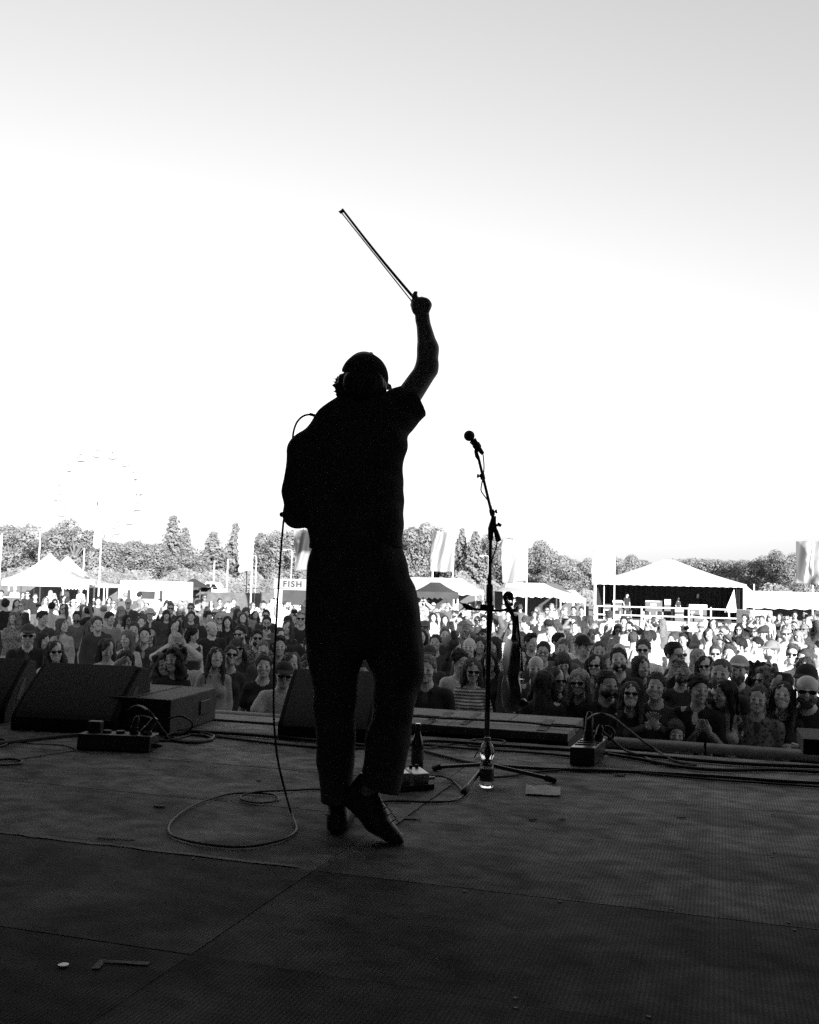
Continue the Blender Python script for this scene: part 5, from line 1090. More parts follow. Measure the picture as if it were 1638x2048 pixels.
def peak_tent(x, d, w, ze, zp, label):           # square marquee with a swept-up peak
    X = xat(x, d); e = empty('peaked_marquee', (X, d + w / 2, 0), label, 'marquee', 'tents around the field'); mb = MB(); n = 10
    for i in range(n + 1):
        t = i / n; z = ze + (zp - ze) * t ** 2.1; s = w / 2 * (1 - t) + 0.03
        mb.v += [Vector((X + a * s, d + w / 2 + b * s, z)) for a, b in ((-1, -1), (1, -1), (1, 1), (-1, 1))]
    for i in range(n): mb.f += [(i * 4 + j, i * 4 + (j + 1) % 4, (i + 1) * 4 + (j + 1) % 4, (i + 1) * 4 + j) for j in range(4)]
    mb.f.append(tuple(n * 4 + j for j in range(4))); rf = mb.build('roof', WHITEP, e, smooth=True)
    mb = MB()
    for a, b in (((-1, -1), (1, -1)), ((1, -1), (1, 1)), ((-1, 1), (-1, -1))):
        p = Vector((X + a[0] * w / 2, d + w / 2 + a[1] * w / 2, 0)); q = Vector((X + b[0] * w / 2, d + w / 2 + b[1] * w / 2, 0)); i = len(mb.v); mb.v += [p + Vector((0, 0, ze)), q + Vector((0, 0, ze)), q + Vector((0, 0, ze - 0.25)), p + Vector((0, 0, ze - 0.25))]; mb.f.append((i, i + 1, i + 2, i + 3))
    mb.build('valance', WHITEP, rf, solid=0.01); posts(e, (X - w / 2 + .05, X + w / 2 - .05), (d + .05, d + w - .05), 0, ze, r=0.05)
    return e
peak_tent(63, 56, 5.4, zat(60, 1163, 56), zat(63, 1106, 58.7), 'nearer white marquee with a swept-up peak at far left')
peak_tent(103, 62, 5.4, zat(110, 1166, 62), zat(104, 1112, 64.7), 'farther white marquee whose peak rises right of its neighbour')
hip_tent('marquee', 124, 178, 55, 3.0, zat(160, 1169, 55), zat(150, 1158, 56), 'low white awning beside the peaked marquees', 0.5, back=False)
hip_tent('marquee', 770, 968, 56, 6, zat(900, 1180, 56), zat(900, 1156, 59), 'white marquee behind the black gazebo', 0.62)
hip_tent('gazebo', 828, 918, 46, 4, zat(875, 1184, 46), zat(875, 1165, 48), 'black pop-up gazebo right of the performer', 0.22, CLOTHD, 0.35, inner=CLOTHD)
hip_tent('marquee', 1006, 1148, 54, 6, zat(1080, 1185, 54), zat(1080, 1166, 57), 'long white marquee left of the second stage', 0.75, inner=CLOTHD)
hip_tent('marquee', 1120, 1172, 58, 4, zat(1140, 1196, 58), zat(1140, 1180, 60), 'small white awning at the marquee\'s right end', 0.6)
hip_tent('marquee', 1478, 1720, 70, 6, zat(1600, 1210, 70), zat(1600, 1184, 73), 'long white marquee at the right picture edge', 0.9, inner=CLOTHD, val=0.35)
hip_tent('gazebo', 345, 402, 64, 4, zat(370, 1174, 64), zat(370, 1157, 66), 'dark low tent behind the white food trailer', 0.1, CLOTHD, 0.2, inner=CLOTHD)
hip_tent('gazebo', 1470, 1510, 72, 3, zat(1490, 1184, 72), zat(1490, 1168, 73), 'white tent top beside the second stage\'s right side', 0.7)
hip_tent('gazebo', 985, 1006, 64, 3, zat(990, 1192, 64), zat(990, 1186, 65), 'small pale tent top beside the violin scroll', 0.4)
# food trailers
def trailer(x0, x1, d, dep, zb, zt, label, sign=None, hatch=None, m=WHITEM):
    X0, X1 = xat(x0, d), xat(x1, d); w = X1 - X0; e = empty('food_trailer', ((X0 + X1) / 2, d + dep / 2, 0), label, 'food trailer', 'food trailers')
    mb = MB(); mb.box(((X0 + X1) / 2, d + dep / 2, (zb + zt) / 2), (w, dep, zt - zb)); mb.build('body', m, e, bevel=0.05)
    for k in (0.3, 0.45):
        for y in (d + 0.2, d + dep - 0.2): mb = MB(); mb.tube([(X0 + w * k, y - 0.1, 0.3), (X0 + w * k, y + 0.1, 0.3)], 0.3, 14); mb.build('wheel', RUB, e)
    for (a, b_, z0, z1) in hatch or []:
        mb = MB(); mb.box((X0 + w * (a + b_) / 2, d - 0.01, (z0 + z1) / 2), (w * (b_ - a), 0.03, z1 - z0)); h = mb.build('hatch', CLOTHD, e)
        mb = MB(); mb.box((X0 + w * (a + b_) / 2, d - 0.12, z0 - 0.03), (w * (b_ - a), 0.25, 0.04)); mb.build('counter', m, h)
    if sign:
        sz0, sz1, txt = sign; mb = MB(); mb.box(((X0 + X1) / 2, d - 0.10, (sz0 + sz1) / 2), (w * 1.02, 0.08, sz1 - sz0)); sg = mb.build('sign_board', mat('sign_board_paint', 0.26, rough=0.6), e, bevel=0.01)
        cu = bpy.data.curves.new('lettering', 'FONT'); cu.body = txt; cu.size = (sz1 - sz0) * 0.84; cu.offset = 0.008; cu.extrude = 0.01; cu.align_x = 'LEFT'; cu.space_character = 1.25
        to = bpy.data.objects.new('lettering', cu); COL.objects.link(to); dg = bpy.context.evaluated_depsgraph_get(); dg.update(); me = bpy.data.meshes.new_from_object(to.evaluated_get(dg)); bpy.data.objects.remove(to)
        o = bpy.data.objects.new('lettering', me); COL.objects.link(o); me.transform(Matrix.Translation((X0 + w * 0.15, d - 0.155, sz0 + (sz1 - sz0) * 0.2)) @ Matrix.Rotation(R(90), 4, 'X')); me.materials.append(mat('sign_paint', 0.03, rough=0.7, spec=0.2)); attach(o, sg)
    return e
trailer(240, 369, 58, 2.4, 0.45, zat(300, 1162, 58), 'long white food trailer left of the hanging lead', hatch=[(0.12, 0.17, 1.1, 1.75), (0.62, 0.67, 1.1, 1.75), (0.3, 0.55, 1.25, 1.7)], m=WHITEM)
trailer(549, 665, 54, 2.4, 0.4, zat(600, 1160, 54), 'white stall whose sign reads FISH beside the performer', sign=(zat(600, 1178, 54), zat(600, 1158, 54), 'FISH'), hatch=[(0.14, 0.95, 1.2, zat(600, 1180, 54))])
trailer(1500, 1545, 52, 2.2, 0.3, zat(1520, 1221, 52), 'pale cabin with two doors in front of the right marquee', hatch=None, m=PALE)
# fences: posts, rails and sheet panels, each panel a piece
NET = mat('fence_net', 0.11, rough=0.9, var=0.25, vscale=3)
def fence(p0, p1, z1, n, label, m=NET, rail=False):
    p0 = Vector(p0); p1 = Vector(p1); p0.z = p1.z = 0; e = empty('fence', (p0 + p1) / 2, label, 'fence', 'fences around the field'); d = (p1 - p0) / n; rot = Matrix.Rotation(math.atan2(d.y, d.x), 3, 'Z')
    for i in range(n):
        c = p0 + d * (i + .5); mb = MB(); mb.box((c.x, c.y, z1 / 2), (d.length - 0.05, 0.03, z1), rot); mb.build('panel', m, e)
    for i in range(n + 1):
        c = p0 + d * i; mb = MB(); mb.bar(c, c + Vector((0, 0, z1 + 0.08)), 0.03, 6); mb.build('post', STEEL, e)
    if rail: mb = MB(); mb.bar(p0 + Vector((0, 0, z1 + 0.3)), p1 + Vector((0, 0, z1 + 0.3)), 0.025, 6); mb.build('rail', STEEL, e)
    return e
fence((xat(-60, 68), 68, 0), (xat(262, 68), 68, 0), 2.05, 5, 'dark screened fence behind the left marquees')
fence((xat(372, 66), 66, 0), (xat(556, 66), 66, 0), 1.65, 4, 'dark screened fence below the white truck', rail=True)
fence((xat(905, 66), 66, 0), (xat(1010, 66), 66, 0), 1.5, 3, 'dark screened fence behind the violin scroll')
fence((xat(1135, 64), 64, 0), (xat(1195, 64), 64, 0), 1.35, 2, 'low dark fence left of the second stage')
# pick-up truck behind the fence
td = 72; X0, X1 = xat(401, td), xat(454, td); w = X1 - X0; zt_ = zat(428, 1164, td); e = empty('pickup_truck', ((X0 + X1) / 2, td, 0), 'small white pick-up truck above the dark fence', 'truck')
k = zt_
mb = MB(); mb.prism([Vector((X0 + w * a, td - 0.9, k * b)) for a, b in ((0, .3), (0, .72), (.24, .73), (.26, .97), (.30, 1.0), (.62, 1.0), (.70, .97), (.88, .74), (1.0, .66), (1.0, .3))], (0, 1.8, 0)); bd = mb.build('body', WHITEM, e, bevel=0.06)
mb = MB(); mb.prism([Vector((X0 + w * a, td - 0.92, k * b)) for a, b in ((.31, .77), (.31, .94), (.46, .94), (.46, .77))], (0, 0.04, 0)); mb.build('window', GLASSM, bd)
mb = MB(); mb.prism([Vector((X0 + w * a, td - 0.92, k * b)) for a, b in ((.50, .77), (.50, .94), (.63, .94), (.76, .77))], (0, 0.04, 0)); mb.build('window', GLASSM, bd)
for a in (0.2, 0.8):
    for y in (-0.9, 0.75): mb = MB(); mb.tube([(X0 + w * a, td + y, 0.36), (X0 + w * a, td + y + 0.2, 0.36)], 0.36, 16); mb.build('wheel', RUB, e)
# flags
def flag(x0, x1, y0, y1, d, pole_x, label, pole_y0=None, m=None, waves=2.5, amp=0.12, scallop=0.0, dark=None, seed=1):
    r = random.Random(seed); A = at(x0, y0, d); B = at(x1, y1, d); px = at(pole_x, y0, d).x; e = empty('flag', (px, d, 0), label, 'flag', 'flags around the field')
    zt = (at(pole_x, pole_y0 if pole_y0 else y0, d).z) + 0.05; mb = MB(); mb.tube([(px - 0.02, d, 0), (px, d, zt)], [0.045, 0.03], 8); mb.build('pole', WHITEM, e, smooth=True)
    nx, nz = 26, 34; mb = MB(); pol = 1 if abs(px - B.x) < abs(px - A.x) else 0
    for i in range(nx + 1):
        for j in range(nz + 1):
            s, t = i / nx, j / nz; far = (1 - s) if pol else s
            x = A.x + (B.x - A.x) * s; z = A.z + (B.z - A.z) * t
            y = d + amp * far ** 0.5 * (math.sin(s * waves * 6.28 + t * 3.1 + seed) + 0.5 * math.sin(s * 9 + t * 7 + seed * 2)) + 0.02 * math.sin(s * 40 + t * 25) * far
            x += 0.05 * math.sin(t * 5 + seed) * far + (scallop * abs(math.sin(t * 3.14 * 6)) * (1 if s == 0 else 0) * -1)
            z += 0.06 * math.sin(s * 5 + seed) * far - 0.08 * far * t
            mb.v.append(Vector((x, y, z)))
    mb.f = [(i * (nz + 1) + j, (i + 1) * (nz + 1) + j, (i + 1) * (nz + 1) + j + 1, i * (nz + 1) + j + 1) for i in range(nx) for j in range(nz)]
    cl = mb.build('cloth', m or FLAGW, e, smooth=True, solid=0.006)
    return e
FLAGW = mat('flag_cloth', 0.4, rough=0.8, var=0.05, vscale=2, twoside=0.35)
def m_print(name, lo, hi, sc, thr):
    m = mat(name, hi, rough=0.8, twoside=0.0); n = m.node_tree.nodes; l = m.node_tree.links; b = n['Principled BSDF']; tc = [q for q in n if q.type == 'TEX_COORD'][0]
    t = n.new('ShaderNodeTexNoise'); t.inputs['Scale'].default_value = sc; t.inputs['Detail'].default_value = 2; l.new(tc.outputs['Object'], t.inputs['Vector'])
    r = n.new('ShaderNodeMapRange'); r.inputs[1].default_value = thr - .06; r.inputs[2].default_value = thr + .06; r.inputs[3].default_value = lo; r.inputs[4].default_value = hi; l.new(t.outputs['Fac'], r.inputs[0])
    c = n.new('ShaderNodeCombineColor')
    for i in range(3): l.new(r.outputs[0], c.inputs[i])
    l.new(c.outputs[0], b.inputs['Base Color']); return m
PRINT = m_print('flag_print', 0.07, 0.32, 0.9, 0.52); PRINT2 = m_print('flag_print_dark', 0.03, 0.22, 0.8, 0.48)
flag(862, 906, 1063, 1143, 50, 908, 'pale rippling flag on a pole right of the performer\'s hip', 1062, FLAGW, 2.2, 0.16, seed=1)
flag(1004, 1053, 1077, 1163, 47, 1055, 'wide white flag right of the microphone stand', 1076, FLAGW, 1.6, 0.10, seed=3)
flag(481, 504, 1060, 1141, 52, 507, 'white flag with a scalloped edge left of the performer', 1058, WHITEP, 1.2, 0.08, 0.10, seed=4)
flag(590, 622, 1060, 1140, 54, 626, 'dark printed flag half hidden by the performer\'s hip', 1058, PRINT2, 1.4, 0.16, seed=5)
flag(1592, 1660, 1082, 1168, 46, 1625, 'crumpled grey printed flag at the right picture edge', 1081, PRINT, 2.4, 0.22, seed=6)
flag(1186, 1228, 1072, 1166, 52, 1230, 'tall plain white banner at the second stage\'s left corner', 1070, WHITEP, 1.0, 0.08, seed=7)
flag(190, 201, 1052, 1095, 54, 204, 'narrow white feather flag on a thick pole under the ferris wheel', 1050, WHITEP, 1.0, 0.05, seed=8)
flag(-24, 3, 1070, 1120, 54, 4, 'white flag on a pole cut off by the left picture edge', 1068, WHITEP, 1.0, 0.06, seed=9)
for x, y0, d, lb in ((81, 1063, 70, 'bare white pole behind the left marquee peaks'), (169, 1098, 70, 'bare white pole behind the low awning'), (429, 1122, 74, 'short white post above the truck'), (456, 1118, 74, 'short white post right of the truck'), (866, 1112, 60, 'thin pale post under the pale flag'), (1508, 1168, 62, 'short white post right of the second stage')):
    p = at(x, y0, d); mb = MB(); mb.tube([(p.x - 0.02, d, 0), (p.x, d, p.z)], [0.06, 0.045], 8); mb.build('pole', WHITEM, smooth=True, label=lb, cat='pole', group='bare poles')
for x, y0, d, lb in ((513, 1112, 76, 'thin curved lamp post right of the scalloped flag'), (584, 1100, 76, 'thin lamp post left of the printed flag'), (977, 1112, 76, 'thin lamp post behind the microphone stand')):
    p = at(x, y0, d); e = empty('lamp_post', (p.x, d, 0), lb, 'lamp post', 'lamp posts'); mb = MB(); mb.tube([(p.x, d, 0), (p.x, d, p.z - .15)], 0.045, 8); mb.build('post', PALE, e, smooth=True)
    mb = MB(); mb.tube(spline([(p.x, d, p.z - .15), (p.x - .05, d, p.z), (p.x - .35, d, p.z + .03), (p.x - .5, d, p.z)], 4), 0.03, 6); mb.build('arm', PALE, e, smooth=True); mb = MB(); mb.box((p.x - .55, d, p.z - .02), (.3, .14, .06)); mb.build('lamp_head', PALE, e, bevel=0.01)
# ferris wheel, pale against the sky
fd = 118; fc = at(198, 980, fd); fr_ = 82 / FPX * fd; fw = empty('ferris_wheel', (fc.x, fd, 0), 'pale ferris wheel washed out against the white sky', 'ferris wheel')
FWM = mat('pale_wheel_paint', 0.85, rough=0.4); FWD = mat('gondola_paint', 0.38, rough=0.4)
for yy in (-0.5, 0.5):
    for rr in (fr_, fr_ * 0.9): mb = MB(); mb.tube([(fc.x + rr * math.cos(a), fd + yy, fc.z + rr * math.sin(a)) for a in [k * math.pi / 24 for k in range(49)]], 0.04, 6, False); mb.build('rim', FWM, fw)
for k in range(16):
    a = k * math.pi / 8 + 0.1; tip = Vector((fc.x + fr_ * math.cos(a), fd, fc.z + fr_ * math.sin(a)))
    mb = MB(); mb.bar((fc.x, fd, fc.z), tip, 0.03, 5); mb.build('spoke', FWM, fw)
    g_ = tip - Vector((0, 0, 0.5)); mb = MB(); mb.tube([g_ + Vector((0, 0, -.45)), g_ + Vector((0, 0, -.4)), g_ + Vector((0, 0, -.1)), g_ + Vector((0, 0, .0))], [0.25, 0.42, 0.45, 0.4], 10); gd = mb.build('gondola', FWD, fw, smooth=True)
    mb = MB(); mb.tube([g_ + Vector((0, 0, .42)), g_ + Vector((0, 0, .5))], [0.42, 0.05], 10); mb.build('canopy', FWM, gd); mb = MB(); mb.bar(g_, g_ + Vector((0, 0, .5)), 0.03, 5); mb.build('hanger', FWM, gd)
for s in (-1, 1):
    for yy in (-0.9, 0.9): mb = MB(); mb.bar((fc.x, fd + yy, fc.z), (fc.x + s * 3.4, fd + yy * 1.6, 0), 0.11, 7); mb.build('support', FWM, fw)
mb = MB(); mb.bar((fc.x, fd - 1, fc.z), (fc.x, fd + 1, fc.z), 0.3, 12); mb.build('axle', FWM, fw)
# second stage
sd = 62; X0, X1 = xat(1192, sd), xat(1481, sd); w = X1 - X0; cx = (X0 + X1) / 2; dz = zat(1340, 1243, sd); ze = zat(1340, 1166, sd); zp = zat(1340, 1119, sd + 3)
s2 = empty('second_stage', (cx, sd, 0), 'covered second stage with white hipped roof and black drapes', 'stage')
mb = MB(); n = 10; dep = 7.0
for i in range(n + 1):
    t = i / n; fx = (w / 2 + 0.15) * (1 - t) + 0.35 * t; fy = (dep / 2 + 0.1) * (1 - t) + 0.2 * t; z = ze + (zp - ze) * (t - 0.06 * math.sin(math.pi * t))
    mb.v += [Vector((cx + a * fx, sd + dep / 2 + b * fy, z)) for a, b in ((-1, -1), (1, -1), (1, 1), (-1, 1))]
for i in range(n): mb.f += [(i * 4 + j, i * 4 + (j + 1) % 4, (i + 1) * 4 + (j + 1) % 4, (i + 1) * 4 + j) for j in range(4)]
mb.f.append(tuple(n * 4 + j for j in range(4))); rf = mb.build('roof', WHITEP, s2, smooth=True)
mb = MB(); kk = 40
for i in range(kk + 1): x = cx - w / 2 - .12 + (w + .24) * i / kk; mb.v += [Vector((x, sd - .12, ze)), Vector((x, sd - .13, ze - 0.16 - 0.03 * abs(math.sin(i * 1.57))))]
mb.f = [(2 * i, 2 * i + 1, 2 * i + 3, 2 * i + 2) for i in range(kk)]; mb.build('valance', WHITEP, rf, solid=0.012)
mb = MB(); mb.box((cx, sd + dep / 2, dz - 0.06), (w, dep, 0.12)); mb.build('deck', PALE, s2); mb = MB(); mb.box((cx, sd + .05, (dz - .12) / 2), (w, .04, dz - .12)); mb.build('skirt', PALE, s2)
def drape(p0, p1, z0, z1, amp=0.07, nf=26):
    p0 = Vector(p0); p1 = Vector(p1); d = (p1 - p0); nn = Vector((-d.y, d.x, 0)).normalized(); mb = MB(); k = nf * 6
    for i in range(k + 1): p = p0 + d * (i / k) + nn * amp * math.sin(i / k * nf * 6.28); mb.v += [Vector((p.x, p.y, z0)), Vector((p.x, p.y, z1))]
    mb.f = [(2 * i, 2 * i + 1, 2 * i + 3, 2 * i + 2) for i in range(k)]; return mb.build('drape', BLACK, s2, smooth=True)
drape((X0, sd + 5.5, 0), (X1, sd + 5.5, 0), dz, ze + 0.5); drape((X0 + .1, sd + .5, 0), (X0 + .1, sd + 5.5, 0), dz, ze); drape((X1 - .1, sd + .3, 0), (X1 - .1, sd + 5.5, 0), dz, ze); drape((X1 - 0.5, sd + .2, 0), (X1 - .1, sd + .2, 0), dz + .7, ze, 0.05, 5)
posts(s2, (X0, X1), (sd, sd + dep), 0, ze, WHITEM, 0.09); posts(s2, (X0 + 0.55,), (sd + 0.3,), dz, ze, STEEL, 0.05)
for z_ in (zat(1340, 1216, sd), zat(1340, 1233, sd)): mb = MB(); mb.bar((X0, sd - .15, z_), (X1, sd - .15, z_), 0.045, 6); mb.build('guard_rail', WHITEM, s2)
for x in (1197, 1285, 1376, 1418, 1452, 1480): X = xat(x, sd); mb = MB(); mb.bar((X, sd - .15, dz - .3), (X, sd - .15, zat(x, 1214, sd)), 0.05, 6); mb.build('guard_post', WHITEM, s2)
def s2x(x): return xat(x, sd + 1)
mb = MB(); mb.prism([(xat(1461, sd + .1), sd + .05, zat(1461, 1178, sd)), (xat(1443, sd + .1), sd + .05, zat(1447, 1224, sd)), (xat(1466, sd + .1), sd + .05, zat(1466, 1224, sd))], (0, 0.02, 0)); mb.build('bright_gap_panel', WHITEP, s2)  # added white panel stands in for the bright gap between the drapes
s2.rotation_euler = (0, 0, -R(14.6))                    # the second stage is turned towards the camera's stage
for i, x in enumerate((1238, 1259, 1294, 1318)):
    X = s2x(x); sd_, sd = sd, sd - (X - cx) * 0.25; e = empty('stage_light', (X, sd + .8, dz), ['first', 'second', 'third', 'fourth'][i] + ' moving stage light from the left on the second stage\'s front', 'stage light', 'stage lights on the second stage')
    mb = MB(); mb.box((X, sd + .8, dz + .10), (.42, .36, .18)); mb.build('base', PALE, e, bevel=0.02)
    for s in (-1, 1): mb = MB(); mb.box((X + s * .19, sd + .8, dz + .38), (.06, .16, .42)); mb.build('yoke', WHITEM, e, bevel=0.015)
    mb = MB(); mb.tube([(X, sd + .58, dz + .42), (X, sd + .68, dz + .44), (X, sd + .98, dz + .47)], [.13, .15, .12], 12); mb.build('lamp_head', BLKP, e, smooth=True); sd = sd_
def gear(name, x0, x1, y0, y1, m, label, cat, dd=1.6, parts=()):
    dd -= (xat((x0 + x1) / 2, sd + dd) - cx) * 0.25; p = at(x0, y1, sd + dd); q = at(x1, y0, sd + dd); e = empty(name, ((p.x + q.x) / 2, sd + dd, p.z), label, cat, 'gear on the second stage'); W_ = q.x - p.x; H_ = q.z - dz
    mb = MB(); mb.box(((p.x + q.x) / 2, sd + dd + .25, dz + H_ / 2), (W_, .5, H_)); mb.build('case', m, e, bevel=0.02)
    for a, b_, c, d_, mm, nm in parts: mb = MB(); mb.box((p.x + W_ * (a + b_) / 2, sd + dd - .01, dz + H_ * (c + d_) / 2), (W_ * (b_ - a), .03, H_ * (d_ - c))); mb.build(nm, mm, e)
    return e
gear('amplifier_stack', 1290, 1325, 1201, 1240, BLKP, 'wide amplifier with pale strip at the middle of the second stage', 'amplifier', 2.2, [(0.02, 0.85, .92, .97, WHITEM, 'strip'), (.3, .65, .74, .82, WHITEM, 'badge')])
gear('small_screen', 1328, 1342, 1199, 1240, BLKP, 'grey screen on a stand near the second stage\'s centre', 'screen', 2.4, [(.05, .95, .76, 1.0, PALE, 'panel')])
gear('flight_rack', 1349, 1368, 1217, 1240, BLKP, 'rack with two white bars on the second stage', 'rack', 1.2, [(.05, .95, .75, .9, WHITEM, 'bar'), (.05, .95, .42, .58, WHITEM, 'bar')])
gear('equipment_table', 1378, 1414, 1209, 1240, BLKP, 'pale covered table at the second stage\'s right', 'table', 1.4, [(.0, 1.0, .78, .98, WHITEM, 'cover'), (.1, .3, .3, .6, PALE, 'panel'), (.6, .75, .2, .7, WHITEM, 'panel')])
gear('amplifier_stack', 1206, 1222, 1208, 1242, BLKP, 'dark loudspeaker stack at the second stage\'s left corner', 'loudspeaker', 1.0, [(.1, .9, .55, .62, PALE, 'badge')])
gear('keyboard', 1225, 1250, 1201, 1240, BLKP, 'slanted white keyboard at the second stage\'s left', 'keyboard', 2.0, [(0, 1.0, .88, 1.0, WHITEM, 'keys'), (.2, .4, .45, .6, PALE, 'panel')])
bc = at(28, 1205, 50); mb = MB(); mb.box((bc.x, 50, .66), (.72, .5, 1.3)); ct = empty('bar_counter', (bc.x, 50, 0), 'dark bar counter with pale top under the left marquee', 'counter'); mb.build('front', mat('counter_cloth', 0.09, rough=.8, var=.2), ct, bevel=.01); mb = MB(); mb.box((bc.x, 50, 1.335), (.86, .62, .05)); mb.build('counter_top', WHITEM, ct, bevel=.01)
